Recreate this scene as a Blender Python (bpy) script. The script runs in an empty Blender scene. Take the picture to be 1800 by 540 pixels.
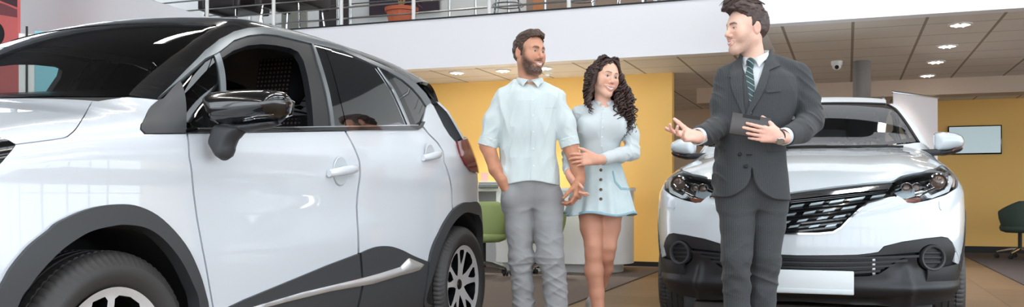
import bpy, math, random
import numpy as np
from mathutils import Vector, Matrix, Euler
from mathutils.geometry import delaunay_2d_cdt
random.seed(5); rng = np.random.default_rng(5)
scn = bpy.context.scene
COL = scn.collection
# ------------------------------------------------------------------ view geometry (the building's axes are the world axes)
TH = math.radians(20.25); FPX = 1600.0; EYE = 0.85; HZ = 350.0
RV = np.array([math.cos(TH), math.sin(TH), 0.0]); FV = np.array([-math.sin(TH), math.cos(TH), 0.0])
def ray(px, py): return (px-900)/FPX*RV + FV + np.array([0, 0, (HZ-py)/FPX])
def at(px, py, D): return ray(px, py)*D + np.array([0, 0, EYE])
def onY(px, py, Y):
    d = ray(px, py); return d*(Y/d[1]) + np.array([0, 0, EYE])
def onX(px, py, X):
    d = ray(px, py); return d*(X/d[0]) + np.array([0, 0, EYE])
def onZ(px, py, Z):
    d = ray(px, py); return d*((Z-EYE)/d[2]) + np.array([0, 0, EYE])
# ------------------------------------------------------------------ materials
def srgb(r, g, b):
    f = lambda c: (c/255/12.92) if c/255 <= 0.04045 else ((c/255+0.055)/1.055)**2.4
    return (f(r), f(g), f(b), 1.0)
def mat(name, col, rough=0.5, metal=0.0, coat=0.0, spec=0.5, bump=None, var=None, trans=0.0, emit=None, sss=0.0, sheen=0.0, ior=1.5, alpha=1.0, attr=None):
    m = bpy.data.materials.new(name); m.use_nodes = True
    nt = m.node_tree; b = nt.nodes['Principled BSDF']
    if len(col) == 3: col = srgb(*col)
    b.inputs['Base Color'].default_value = col
    b.inputs['Roughness'].default_value = rough; b.inputs['Metallic'].default_value = metal
    b.inputs['Coat Weight'].default_value = coat; b.inputs['Coat Roughness'].default_value = 0.02
    b.inputs['Specular IOR Level'].default_value = spec; b.inputs['IOR'].default_value = ior
    b.inputs['Transmission Weight'].default_value = trans; b.inputs['Alpha'].default_value = alpha
    if sss:
        b.inputs['Subsurface Weight'].default_value = sss; b.inputs['Subsurface Radius'].default_value = (0.012, 0.005, 0.003); b.inputs['Subsurface Scale'].default_value = 0.6
    if sheen: b.inputs['Sheen Weight'].default_value = sheen
    if emit: b.inputs['Emission Color'].default_value = srgb(*emit[0]); b.inputs['Emission Strength'].default_value = emit[1]
    tc = nt.nodes.new('ShaderNodeTexCoord')
    src = None
    if attr:
        a = nt.nodes.new('ShaderNodeAttribute'); a.attribute_name = attr; src = a.outputs['Color']
        nt.links.new(src, b.inputs['Base Color'])
    if var:                                    # (scale, amount, stretch)
        n = nt.nodes.new('ShaderNodeTexNoise'); n.inputs['Scale'].default_value = var[0]; n.inputs['Detail'].default_value = 4
        mp = nt.nodes.new('ShaderNodeMapping'); mp.inputs['Scale'].default_value = var[2] if len(var) > 2 else (1, 1, 1)
        nt.links.new(tc.outputs['Object'], mp.inputs['Vector']); nt.links.new(mp.outputs['Vector'], n.inputs['Vector'])
        mr = nt.nodes.new('ShaderNodeMapRange'); mr.inputs['From Min'].default_value = 0.3; mr.inputs['From Max'].default_value = 0.7
        mr.inputs['To Min'].default_value = 1-var[1]; mr.inputs['To Max'].default_value = 1+var[1]; nt.links.new(n.outputs['Fac'], mr.inputs['Value'])
        mx = nt.nodes.new('ShaderNodeMix'); mx.data_type = 'RGBA'; mx.blend_type = 'MULTIPLY'; mx.inputs['Factor'].default_value = 1
        if src: nt.links.new(src, mx.inputs['A'])
        else: mx.inputs['A'].default_value = col
        nt.links.new(mr.outputs['Result'], mx.inputs['B']); nt.links.new(mx.outputs['Result'], b.inputs['Base Color'])
    if bump:                                   # (scale, strength, distance, stretch)
        n = nt.nodes.new('ShaderNodeTexNoise'); n.inputs['Scale'].default_value = bump[0]; n.inputs['Detail'].default_value = 5
        mp = nt.nodes.new('ShaderNodeMapping'); mp.inputs['Scale'].default_value = bump[3] if len(bump) > 3 else (1, 1, 1)
        nt.links.new(tc.outputs['Object'], mp.inputs['Vector']); nt.links.new(mp.outputs['Vector'], n.inputs['Vector'])
        bp = nt.nodes.new('ShaderNodeBump'); bp.inputs['Strength'].default_value = bump[1]; bp.inputs['Distance'].default_value = bump[2]
        nt.links.new(n.outputs['Fac'], bp.inputs['Height']); nt.links.new(bp.outputs['Normal'], b.inputs['Normal'])
    return m
def nodes_of(m): return m.node_tree.nodes, m.node_tree.links, m.node_tree.nodes['Principled BSDF']
# ------------------------------------------------------------------ objects
def tag(o, label=None, cat=None, group=None, kind=None):
    if label: o['label'] = label
    if cat: o['category'] = cat
    if group: o['group'] = group
    if kind: o['kind'] = kind
    return o
def empty(name, loc=(0, 0, 0), rz=0.0, label=None, cat=None, group=None, kind=None):
    o = bpy.data.objects.new(name, None); COL.objects.link(o); o.location = tuple(float(v) for v in loc); o.rotation_euler = (0, 0, rz)
    o.empty_display_size = 0.1
    return tag(o, label, cat, group, kind)
def mk(name, V, Fc, m, parent=None, smooth=True, N=None, colors=None, auto=None, loc=None, rz=0.0):
    me = bpy.data.meshes.new(name)
    V = np.asarray(V, dtype=np.float64)
    if isinstance(Fc, np.ndarray): Fc = Fc.tolist()
    me.from_pydata(V.tolist(), [], Fc); me.update()
    mats = m if isinstance(m, (list, tuple)) else [m]
    for x in mats: me.materials.append(x)
    if smooth: me.polygons.foreach_set('use_smooth', np.ones(len(me.polygons), dtype=bool))
    if colors is not None:
        a = me.color_attributes.new('Col', 'FLOAT_COLOR', 'POINT')
        c = np.ones((len(V), 4), dtype=np.float32); c[:, :3] = colors; a.data.foreach_set('color', c.ravel())
    if N is not None: me.normals_split_custom_set_from_vertices(np.asarray(N).tolist())
    elif auto is not None: me.set_sharp_from_angle(angle=math.radians(auto))
    o = bpy.data.objects.new(name, me); COL.objects.link(o)
    if parent is not None: o.parent = parent
    if loc is not None: o.location = tuple(float(v) for v in loc)
    o.rotation_euler = (0, 0, rz)
    return o
class MB:                                       # collects simple solids into one mesh
    def __init__(s): s.V = []; s.F = []; s.M = []; s.mi = 0
    def add(s, V, F):
        b = len(s.V); s.V += [tuple(float(c) for c in v) for v in V]; s.F += [[i+b for i in f] for f in F]; s.M += [s.mi]*len(F); return s
    def box(s, x0, x1, y0, y1, z0, z1, bev=0.0, M=None):
        b = min(bev, abs(x1-x0)*.45, abs(y1-y0)*.45, abs(z1-z0)*.45)
        if b <= 0:
            V = [(x, y, z) for z in (z0, z1) for (x, y) in ((x0, y0), (x1, y0), (x1, y1), (x0, y1))]
            F = [[3, 2, 1, 0], [4, 5, 6, 7], [0, 1, 5, 4], [1, 2, 6, 5], [2, 3, 7, 6], [3, 0, 4, 7]]
        else:
            V = []; F = []
            cx = []
            for dz, e in ((0, b), (b*.3, b*.3), (b, 0)):
                cx.append((z0+dz, e))
            for dz, e in ((b, 0), (b*.3, b*.3), (0, b)):
                cx.append((z1-dz, e))
            n = 0
            for z, e in cx:
                r = b
                ring = []
                for (sx, sy, a0) in ((1, 1, 0), (-1, 1, 90), (-1, -1, 180), (1, -1, 270)):
                    for k in range(4):
                        a = math.radians(a0+k*30)
                        X = (x1-r if sx > 0 else x0+r)+(r-e)*math.cos(a); Y = (y1-r if sy > 0 else y0+r)+(r-e)*math.sin(a)
                        ring.append((X, Y, z))
                V += ring
            n = 16
            for k in range(len(cx)-1):
                for i in range(n): F.append([k*n+i, k*n+(i+1) % n, (k+1)*n+(i+1) % n, (k+1)*n+i])
            F.append(list(range(n))[::-1]); F.append([(len(cx)-1)*n+i for i in range(n)])
        if M is not None: V = [tuple(M @ Vector(v)) for v in V]
        return s.add(V, F)
    def tube(s, pts, r, n=8, cap=True, closed=False):
        P = [np.array(p, float) for p in pts]; R = r if hasattr(r, '__len__') else [r]*len(P)
        V = []; F = []; up = None; m = len(P)
        for i in range(m):
            if closed: t = P[(i+1) % m]-P[i-1]
            else: t = P[min(i+1, m-1)]-P[max(i-1, 0)]
            t = t/(np.linalg.norm(t)+1e-12)
            if up is None:
                up = np.array([0, 0, 1.]) if abs(t[2]) < .9 else np.array([1., 0, 0])
            a = np.cross(t, up); a /= np.linalg.norm(a)+1e-12; up = np.cross(a, t)
            for k in range(n):
                w = 2*math.pi*k/n; V.append(P[i]+R[i]*(math.cos(w)*a+math.sin(w)*up))
        for i in range(m if closed else m-1):
            j = (i+1) % m
            for k in range(n): F.append([i*n+k, i*n+(k+1) % n, j*n+(k+1) % n, j*n+k][::-1])
        if cap and not closed: F.append(list(range(n))); F.append([(m-1)*n+k for k in range(n)][::-1])
        return s.add(V, F)
    def lathe(s, prof, n=24, axis='z', c=(0, 0, 0), close=True):
        V = []; F = []; m = len(prof)
        for (r, h) in prof:
            for k in range(n):
                w = 2*math.pi*k/n; u, v = r*math.cos(w), r*math.sin(w)
                p = (u, v, h) if axis == 'z' else ((h, u, v) if axis == 'x' else (v, h, u))
                V.append((p[0]+c[0], p[1]+c[1], p[2]+c[2]))
        for i in range(m-1):
            for k in range(n): F.append([i*n+k, i*n+(k+1) % n, (i+1)*n+(k+1) % n, (i+1)*n+k])
        if close:
            F.append(list(range(n))[::-1]); F.append([(m-1)*n+k for k in range(n)])
        return s.add(V, F)
    def prism(s, poly, h0, h1, axis='y'):
        n = len(poly)
        def p3(a, b, h): return {'y': (a, h, b), 'x': (h, a, b), 'z': (a, b, h)}[axis]
        V = [p3(a, b, h0) for a, b in poly]+[p3(a, b, h1) for a, b in poly]
        F = [list(range(n)), [n+i for i in range(n)][::-1]]+[[i, n+i, n+(i+1) % n, (i+1) % n] for i in range(n)]
        return s.add(V, F)
    def build(s, name, m, parent=None, smooth=False, auto=35, **k):
        o = mk(name, s.V, s.F, m, parent, True if smooth or auto else False, auto=auto, **k)
        me = o.data
        bmn = __import__('bmesh').new(); bmn.from_mesh(me); __import__('bmesh').ops.recalc_face_normals(bmn, faces=bmn.faces); bmn.to_mesh(me); bmn.free()
        if any(s.M): me.polygons.foreach_set('material_index', s.M)
        if auto is not None: me.set_sharp_from_angle(angle=math.radians(auto))
        return o
def copy_tree(o, parent=None):
    c = o.copy(); COL.objects.link(c)
    if parent is not None: c.parent = parent
    for ch in [x for x in bpy.data.objects if x.parent == o]: copy_tree(ch, c)
    return c
# ------------------------------------------------------------------ numeric helpers
def pchip(xs, ys):
    x = np.array(xs, float); y = np.array(ys, float); h = np.diff(x); d = np.diff(y)/h
    m = np.zeros_like(y)
    for i in range(1, len(x)-1):
        if d[i-1]*d[i] > 0:
            w1 = 2*h[i]+h[i-1]; w2 = h[i]+2*h[i-1]; m[i] = (w1+w2)/(w1/d[i-1]+w2/d[i])
    m[0] = d[0]; m[-1] = d[-1]
    def f(t):
        t = np.asarray(t, float); k = np.clip(np.searchsorted(x, t)-1, 0, len(x)-2); tt = np.clip(t, x[0], x[-1])
        u = (tt-x[k])/h[k]; u2 = u*u; u3 = u2*u
        r = (2*u3-3*u2+1)*y[k]+(u3-2*u2+u)*h[k]*m[k]+(-2*u3+3*u2)*y[k+1]+(u3-u2)*h[k]*m[k+1]
        return r+(t-tt)*np.where(t > x[-1], m[-1], m[0])
    return f
def smax(a, b, k):
    h = np.clip(k-np.abs(a-b), 0, None)/k; return np.maximum(a, b)+h*h*k*.25
def smin(a, b, k):
    if k <= 0: return np.minimum(a, b)
    h = np.clip(k-np.abs(a-b), 0, None)/k; return np.minimum(a, b)-h*h*k*.25
def catmull(P, n=6, closed=False):
    P = [np.array(p, float) for p in P]; out = []; m = len(P)
    for i in range(m if closed else m-1):
        if closed: a, b, c, d = P[i-1], P[i], P[(i+1) % m], P[(i+2) % m]
        else: a, b, c, d = P[max(i-1, 0)], P[i], P[i+1], P[min(i+2, m-1)]
        for k in range(n):
            t = k/n; out.append(.5*((2*b)+(-a+c)*t+(2*a-5*b+4*c-d)*t*t+(-a+3*b-3*c+d)*t**3))
    if not closed: out.append(P[-1])
    return out
def inside(P, Q):
    x, y = P[:, 0], P[:, 1]; r = np.zeros(len(P), bool); n = len(Q); j = n-1
    for i in range(n):
        xi, yi = Q[i]; xj, yj = Q[j]
        c = ((yi > y) != (yj > y)) & (x < (xj-xi)*(y-yi)/(yj-yi+1e-30)+xi); r ^= c; j = i
    return r
def dist_poly(P, Q):
    d = np.full(len(P), 1e9); n = len(Q)
    for i in range(n):
        a = Q[i]; b = Q[(i+1) % n]; ab = b-a; t = np.clip(((P-a)@ab)/(ab@ab+1e-18), 0, 1)
        d = np.minimum(d, np.linalg.norm(P-(a+t[:, None]*ab), axis=1))
    return d
def resample(Q, s):
    out = []; n = len(Q)
    for i in range(n):
        a = Q[i]; b = Q[(i+1) % n]; L = np.linalg.norm(b-a)
        if L < 1e-6: continue
        k = max(1, int(math.ceil(L/s)))
        for j in range(k): out.append(a+(b-a)*j/k)
    return np.array(out)
def tri_poly(Q, res, holes=()):
    """boundary loop(s) -> (points 2D, triangles, number of boundary points)"""
    Q = resample(np.asarray(Q, float), res)
    loops = [Q]+[resample(np.asarray(h, float), res) for h in holes]
    lo, hi = Q.min(0), Q.max(0)
    gx = np.arange(lo[0]+res*.5, hi[0], res); gy = np.arange(lo[1]+res*.5, hi[1], res*.866)
    G = np.array([(x+(res*.5 if j % 2 else 0), y) for j, y in enumerate(gy) for x in gx]) if len(gx) and len(gy) else np.zeros((0, 2))
    if len(G):
        G = G[inside(G, Q)]
        for L in loops:
            if len(G): G = G[dist_poly(G, L) > res*.45]
        for h in loops[1:]:
            if len(G): G = G[~inside(G, h)]
    pts = np.vstack(loops+([G] if len(G) else [])); faces = []; b = 0; edges = []
    for L in loops:
        faces.append(list(range(b, b+len(L)))); edges += [(b+i, b+(i+1) % len(L)) for i in range(len(L))]; b += len(L)
    r = delaunay_2d_cdt([Vector((float(p[0]), float(p[1]))) for p in pts], edges, [faces[0]], 1, 1e-7)
    V = np.array([(v[0], v[1]) for v in r[0]]); T = [list(f) for f in r[2]]
    for h in loops[1:]:
        c = np.array([V[t].mean(0) for t in T]); k = inside(c, h); T = [t for t, q in zip(T, k) if not q]
    orig = [o[0] if len(o) else -1 for o in r[3]]
    return V, T
def bnd_loops(T):
    cnt = {}
    for t in T:
        for i in range(len(t)): cnt[(t[i], t[(i+1) % len(t)])] = 1
    return [e for e in cnt if (e[1], e[0]) not in cnt]
# ------------------------------------------------------------------ implicit surfaces
class Surf:
    """f(x,y,z) < 0 inside, in the frame of a thing standing at `loc` turned by rz"""
    def __init__(s, f, loc, rz=0.0):
        s.f = f; s.loc = np.array(loc, float); c, q = math.cos(rz), math.sin(rz)
        s.R = np.array([[c, -q, 0], [q, c, 0], [0, 0, 1.]])
    def w2l(s, p): return (np.asarray(p)-s.loc)@s.R
    def grad(s, P, e=2e-3):
        g = np.stack([(s.f(*(P+d).T)-s.f(*(P-d).T)) for d in np.eye(3)*e], 1); return g/(np.linalg.norm(g, axis=1, keepdims=True)+1e-12)
    def hit(s, px, py, dmin=1.0, dmax=14.0):
        """where the sight line through a photo pixel meets the surface (or passes closest)"""
        d = ray(px, py)@s.R; o = s.w2l([0, 0, EYE])
        t = np.linspace(dmin, dmax, 1400); P = o+t[:, None]*d; v = s.f(*P.T)
        k = np.argmax(v < 0)
        if v[k] >= 0: return P[np.argmin(v)]
        a, b = t[max(k-1, 0)], t[k]
        for _ in range(30):
            m = .5*(a+b); p = o+m*d
            if s.f(*p[:, None])[0] < 0: b = m
            else: a = m
        return o+b*d
    def solve(s, U, axis, lo, hi, sign=1):
        """coordinate along axis where f crosses zero, from the outside end"""
        n = len(U); idx = [i for i in range(3) if i != axis]
        def ev(w):
            P = np.zeros((n, 3)); P[:, idx] = U; P[:, axis] = w; return s.f(*P.T)
        W = np.linspace(hi, lo, 90) if sign > 0 else np.linspace(lo, hi, 90)
        a = np.full(n, W[0]); b = np.full(n, W[0]); done = np.zeros(n, bool); best = np.full(n, W[0]); bv = np.full(n, 1e9); prev = W[0]
        for w in W:
            v = ev(np.full(n, w)); new = (v < 0) & ~done; a[new] = prev; b[new] = w; done |= new
            q = (v < bv) & ~done; best[q] = w; bv[q] = v[q]; prev = w
        for _ in range(26):
            m = .5*(a+b); v = ev(m); i = v < 0; b = np.where(i, m, b); a = np.where(i, a, m)
        w = np.where(done, b, best); P = np.zeros((n, 3)); P[:, idx] = U; P[:, axis] = w; return P
AX = {'x': (0, 0.0, 1.3, 1), 'y': (1, -1.3, 1.2, -1), 'z': (2, 0.2, 1.9, 1), 'r': (1, 2.0, 4.2, 1)}
def panel(name, S, poly, m, parent, axis='x', px=True, off=0.0, lip=0.012, res=0.03, mirror=True, holes=(), smooth=False, rng_=None, hitfix=None, dish=None, flip=False, auto_n=True, swap=None):
    """a skin panel cut from the implicit surface S along an outline (photo pixels, or local coords when px=False)"""
    ax, lo, hi, sg = AX[axis]
    if rng_: lo, hi = rng_
    idx = [i for i in range(3) if i != ax]
    def loc2(Q):
        if smooth: Q = catmull(Q, 5, True)
        if px: return np.array([S.hit(*q)[idx] for q in Q])
        return np.array(Q, float)
    Q = loc2(poly); H = [loc2(h) for h in holes]
    V2, T = tri_poly(Q, res, H)
    P = S.solve(V2, ax, lo, hi, sg); N = S.grad(P)
    o_ = off if not callable(off) else off(V2)[:, None]
    P = P+N*o_
    if dish is not None: P = P+N*dish(V2)[:, None]
    a = P[[t[0] for t in T]]; b = P[[t[1] for t in T]]; c = P[[t[2] for t in T]]
    fl = np.einsum('ij,ij->i', np.cross(b-a, c-a), N[[t[0] for t in T]]) < 0
    if fl.mean() > .5: T = [t[::-1] for t in T]
    V = [P]; NN = [N]; F = [list(t) for t in T]; n = len(P)
    if lip:
        E = bnd_loops(F); vs = sorted({i for e in E for i in e}); mp = {v: i for i, v in enumerate(vs)}
        on = np.zeros((len(vs), 3))
        for i, j in E:
            t = P[j]-P[i]; w = np.cross(t, N[i]); on[mp[i]] += w; on[mp[j]] += w
        on /= np.linalg.norm(on, axis=1, keepdims=True)+1e-12
        top = P[vs]; bot = P[vs]-N[vs]*lip
        V += [top, bot]; NN += [on, on]; k = len(vs)
        for i, j in E: F.append([n+mp[j], n+mp[i], n+k+mp[i], n+k+mp[j]])
    V = np.vstack(V); NN = np.vstack(NN)
    pa = parent if isinstance(parent, (list, tuple)) else [parent]*2
    out = [mk(name, V, F, m, pa[0], True, N=NN if auto_n else None)]
    if mirror: out.append(mk(name, V*[-1, 1, 1], [f[::-1] for f in F], m, pa[-1], True, N=NN*[-1, 1, 1] if auto_n else None))
    return out
def both(fn):                                   # the same part on either side of a car: fn(side)
    return [fn(1), fn(-1)]
def nets(f, lo, hi, h, blk=8, lip_k=1.15, colorf=None):
    """surface nets on a sparse grid; returns vertices, quads"""
    lo = np.array(lo, float); hi = np.array(hi, float); n = np.ceil((hi-lo)/h).astype(int)+1; n = ((n+blk-1)//blk)*blk
    nb = n//blk; bx = [lo[i]+(np.arange(nb[i])+.5)*blk*h-h*.5 for i in range(3)]
    C = np.stack(np.meshgrid(*bx, indexing='ij'), -1).reshape(-1, 3)
    v = f(C[:, 0], C[:, 1], C[:, 2]); near = np.abs(v) < blk*h*.87*lip_k+h*2
    D = np.repeat(np.repeat(np.repeat(np.where(v > 0, 1., -1.).reshape(nb), blk, 0), blk, 1), blk, 2).astype(np.float32)
    ids = np.argwhere(near.reshape(nb))
    g = np.stack(np.meshgrid(*[np.arange(blk)]*3, indexing='ij'), -1).reshape(-1, 3)
    for s in range(0, len(ids), 400):
        q = ids[s:s+400]; I = (q[:, None, :]*blk+g[None]).reshape(-1, 3); P = lo+I*h
        D[I[:, 0], I[:, 1], I[:, 2]] = f(P[:, 0], P[:, 1], P[:, 2])
    D[0], D[-1] = 1, 1; D[:, 0], D[:, -1] = 1, 1; D[:, :, 0], D[:, :, -1] = 1, 1
    s = D < 0
    c = [D[i:D.shape[0]-1+i, j:D.shape[1]-1+j, k:D.shape[2]-1+k] for i in (0, 1) for j in (0, 1) for k in (0, 1)]
    sg = [x < 0 for x in c]; cnt = sum(x.astype(np.int8) for x in sg); act = (cnt > 0) & (cnt < 8)
    A = np.argwhere(act); vid = np.full(act.shape, -1, np.int64); vid[act] = np.arange(len(A))
    cv = np.stack([x[act] for x in c], 1).astype(np.float64); co = np.array([(i, j, k) for i in (0, 1) for j in (0, 1) for k in (0, 1)], float)
    acc = np.zeros((len(A), 3)); w = np.zeros(len(A))
    for a in range(8):
        for b in range(a+1, 8):
            if np.abs(co[a]-co[b]).sum() != 1: continue
            x = (cv[:, a] < 0) != (cv[:, b] < 0); t = np.where(x, cv[:, a]/(cv[:, a]-cv[:, b]+1e-30), 0)
            acc += np.where(x[:, None], co[a]+t[:, None]*(co[b]-co[a]), 0); w += x
    V = lo+(A+acc/w[:, None])*h
    Q = []
    for ax in range(3):
        sl0 = [slice(None)]*3; sl1 = [slice(None)]*3; sl0[ax] = slice(0, -1); sl1[ax] = slice(1, None)
        x = s[tuple(sl0)] != s[tuple(sl1)]; E = np.argwhere(x)
        a1, a2 = [(1, 2), (2, 0), (0, 1)][ax]
        E = E[(E[:, a1] > 0) & (E[:, a2] > 0) & (E[:, a1] < D.shape[a1]-1) & (E[:, a2] < D.shape[a2]-1)]
        d1 = np.zeros(3, int); d1[a1] = 1; d2 = np.zeros(3, int); d2[a2] = 1
        q = np.stack([vid[tuple((E-d1-d2).T)], vid[tuple((E-d2).T)], vid[tuple(E.T)], vid[tuple((E-d1).T)]], 1)
        fl = ~s[tuple(E.T)]; q[fl] = q[fl][:, ::-1]; Q.append(q)
    return V, np.vstack(Q)
def polish(f, V, it=2, e=1e-3, cap=.01):
    for _ in range(it):
        v = f(*V.T); g = np.stack([(f(*(V+d).T)-f(*(V-d).T))/(2*e) for d in np.eye(3)*e], 1)
        st = v[:, None]*g/((g*g).sum(1, keepdims=True)+1e-9); L = np.linalg.norm(st, axis=1, keepdims=True)
        V = V-st*np.minimum(1, cap/(L+1e-12))
    return V
# noise -------------------------------------------------------------
def _hash(i, j, k): 
    n = (i*374761393+j*668265263+k*2147483647+144665) & 0x7fffffff
    n = (n ^ (n >> 13))*1274126177 & 0x7fffffff
    return ((n ^ (n >> 16)) & 0xffff)/32767.5-1
def noise(x, y, z):
    xi, yi, zi = np.floor(x).astype(np.int64), np.floor(y).astype(np.int64), np.floor(z).astype(np.int64)
    u, v, w = x-xi, y-yi, z-zi; u, v, w = [t*t*t*(t*(t*6-15)+10) for t in (u, v, w)]
    r = 0
    for a in (0, 1):
        for b in (0, 1):
            for c in (0, 1):
                r = r+_hash(xi+a, yi+b, zi+c)*(u if a else 1-u)*(v if b else 1-v)*(w if c else 1-w)
    return r
# primitives --------------------------------------------------------
def s_cone(p, a, b, ra, rb):
    x, y, z = p; ba = np.array(b, float)-np.array(a, float); L2 = ba@ba
    px, py, pz = x-a[0], y-a[1], z-a[2]; t = np.clip((px*ba[0]+py*ba[1]+pz*ba[2])/(L2+1e-12), 0, 1)
    return np.sqrt((px-t*ba[0])**2+(py-t*ba[1])**2+(pz-t*ba[2])**2)-(ra+(rb-ra)*t)
def s_ell(p, c, r, R=None):
    q = np.stack([p[0]-c[0], p[1]-c[1], p[2]-c[2]], -1)
    if R is not None: q = q@R
    q = q/np.array(r); k = np.linalg.norm(q, axis=-1); k1 = np.linalg.norm(q/np.array(r), axis=-1)
    return k*(k-1)/(k1+1e-9)
def s_box(p, c, b, rr, R=None):
    q = np.stack([p[0]-c[0], p[1]-c[1], p[2]-c[2]], -1)
    if R is not None: q = q@R
    d = np.abs(q)-(np.array(b)-rr); return np.linalg.norm(np.maximum(d, 0), axis=-1)+np.minimum(d.max(-1), 0)-rr
def rotm(rx=0, ry=0, rz=0): return np.array(Euler((math.radians(rx), math.radians(ry), math.radians(rz)), 'XYZ').to_matrix())
# ================================================================== camera, world, lamps
cam = bpy.data.objects.new('camera', bpy.data.cameras.new('camera')); COL.objects.link(cam)
cam.location = (0, 0, EYE); cam.rotation_euler = (math.radians(90), 0, TH)
cam.data.sensor_width = 36; cam.data.lens = 36*FPX/1800; cam.data.shift_y = (HZ-270)/1800; cam.data.clip_end = 200
scn.camera = cam
scn.view_settings.view_transform = 'Standard'; scn.view_settings.look = 'None'; scn.view_settings.gamma = 1; scn.view_settings.use_curve_mapping = False
scn.view_settings.exposure = 1.54
w = bpy.data.worlds.new('daylight'); scn.world = w; w.use_nodes = True
bg = w.node_tree.nodes['Background']; bg.inputs['Color'].default_value = (0.86, 0.93, 1.0, 1); bg.inputs['Strength'].default_value = 1.3
# ================================================================== room materials
M = {}
M['white_wall'] = mat('white painted plaster', (236, 238, 242), .6, bump=(60, .05, .002))
M['white_fascia'] = mat('white fascia board', (240, 241, 246), .55)
M['yellow'] = mat('warm yellow paint', (250, 203, 116), .62, bump=(90, .06, .002), var=(1.2, .02))
M['beige'] = mat('beige plaster', (205, 186, 168), .7, var=(1.5, .03))
M['grey_paint'] = mat('grey painted steel', (122, 118, 114), .5)
M['dark'] = mat('matt black', (14, 15, 18), .6)
M['black_gloss'] = mat('black gloss', (8, 9, 12), .12, coat=.6)
M['chrome'] = mat('polished chrome', (225, 227, 230), .08, 1.0)
M['steel'] = mat('brushed steel', (190, 194, 198), .25, 1.0)
M['white_plastic'] = mat('white plastic', (232, 232, 230), .35)
M['screen'] = mat('lit screen', (160, 176, 180), .25, emit=((170, 190, 196), .22))
M['lamp'] = mat('lit lamp', (255, 250, 240), .5, emit=((255, 244, 225), 7.0))
M['tube'] = mat('lit strip lamp', (255, 255, 255), .5, emit=((255, 250, 242), 9.0))
def tile_mat(name, col, line, sx, sy, lw, rough, var, offs=(0, 0), wood=False):
    m = mat(name, col, rough, spec=.25); N, L, b = nodes_of(m)
    tc = N.new('ShaderNodeTexCoord'); sp = N.new('ShaderNodeSeparateXYZ'); L.new(tc.outputs['Object'], sp.inputs[0])
    outs = []
    for ax, s, o in (('X', sx, offs[0]), ('Y', sy, offs[1])):
        a = N.new('ShaderNodeMath'); a.operation = 'ADD'; a.inputs[1].default_value = o+100*s; L.new(sp.outputs[ax], a.inputs[0])
        d = N.new('ShaderNodeMath'); d.operation = 'DIVIDE'; d.inputs[1].default_value = s; L.new(a.outputs[0], d.inputs[0])
        fr = N.new('ShaderNodeMath'); fr.operation = 'FRACT'; L.new(d.outputs[0], fr.inputs[0])
        c = N.new('ShaderNodeMath'); c.operation = 'LESS_THAN'; c.inputs[1].default_value = lw[0 if ax == 'X' else 1]/s; L.new(fr.outputs[0], c.inputs[0])
        fl = N.new('ShaderNodeMath'); fl.operation = 'FLOOR'; L.new(d.outputs[0], fl.inputs[0]); outs.append((c, fl))
    mxl = N.new('ShaderNodeMath'); mxl.operation = 'MAXIMUM'; L.new(outs[0][0].outputs[0], mxl.inputs[0]); L.new(outs[1][0].outputs[0], mxl.inputs[1])
    cm = N.new('ShaderNodeCombineXYZ'); L.new(outs[0][1].outputs[0], cm.inputs[0]); L.new(outs[1][1].outputs[0], cm.inputs[1])
    wn = N.new('ShaderNodeTexWhiteNoise'); wn.noise_dimensions = '3D'; L.new(cm.outputs[0], wn.inputs['Vector'])
    ns = N.new('ShaderNodeTexNoise'); ns.inputs['Scale'].default_value = 3; ns.inputs['Detail'].default_value = 6
    mp = N.new('ShaderNodeMapping'); mp.inputs['Scale'].default_value = (.6, 6, 1) if wood else (1, 1, 1); L.new(tc.outputs['Object'], mp.inputs[0]); L.new(mp.outputs[0], ns.inputs['Vector'])
    ad = N.new('ShaderNodeMath'); ad.operation = 'ADD'; L.new(wn.outputs['Value'], ad.inputs[0]); L.new(ns.outputs['Fac'], ad.inputs[1])
    mr = N.new('ShaderNodeMapRange'); mr.inputs['From Max'].default_value = 2; mr.inputs['To Min'].default_value = 1-var; mr.inputs['To Max'].default_value = 1+var; L.new(ad.outputs[0], mr.inputs['Value'])
    m1 = N.new('ShaderNodeMix'); m1.data_type = 'RGBA'; m1.blend_type = 'MULTIPLY'; m1.inputs['Factor'].default_value = 1; m1.inputs['A'].default_value = srgb(*col); L.new(mr.outputs[0], m1.inputs['B'])
    m2 = N.new('ShaderNodeMix'); m2.data_type = 'RGBA'; L.new(mxl.outputs[0], m2.inputs['Factor']); L.new(m1.outputs['Result'], m2.inputs['A']); m2.inputs['B'].default_value = srgb(*line)
    L.new(m2.outputs['Result'], b.inputs['Base Color'])
    return m
M['floor'] = tile_mat('brown wood look floor tiles', (122, 100, 78), (74, 60, 48), 1.2, .6, (.006, .006), .48, .22, wood=True)
M['ceiling'] = tile_mat('suspended ceiling tiles', (228, 222, 214), (158, 148, 136), .6, .6, (.026, .014), .75, .05, offs=(.57, .1))
M['carpet'] = mat('grey brown carpet', (112, 100, 92), .95, bump=(220, .6, .01), var=(160, .35))
M['carpet_dark'] = mat('dark grey carpet', (84, 76, 78), .95, bump=(220, .6, .01), var=(160, .25))
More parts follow.
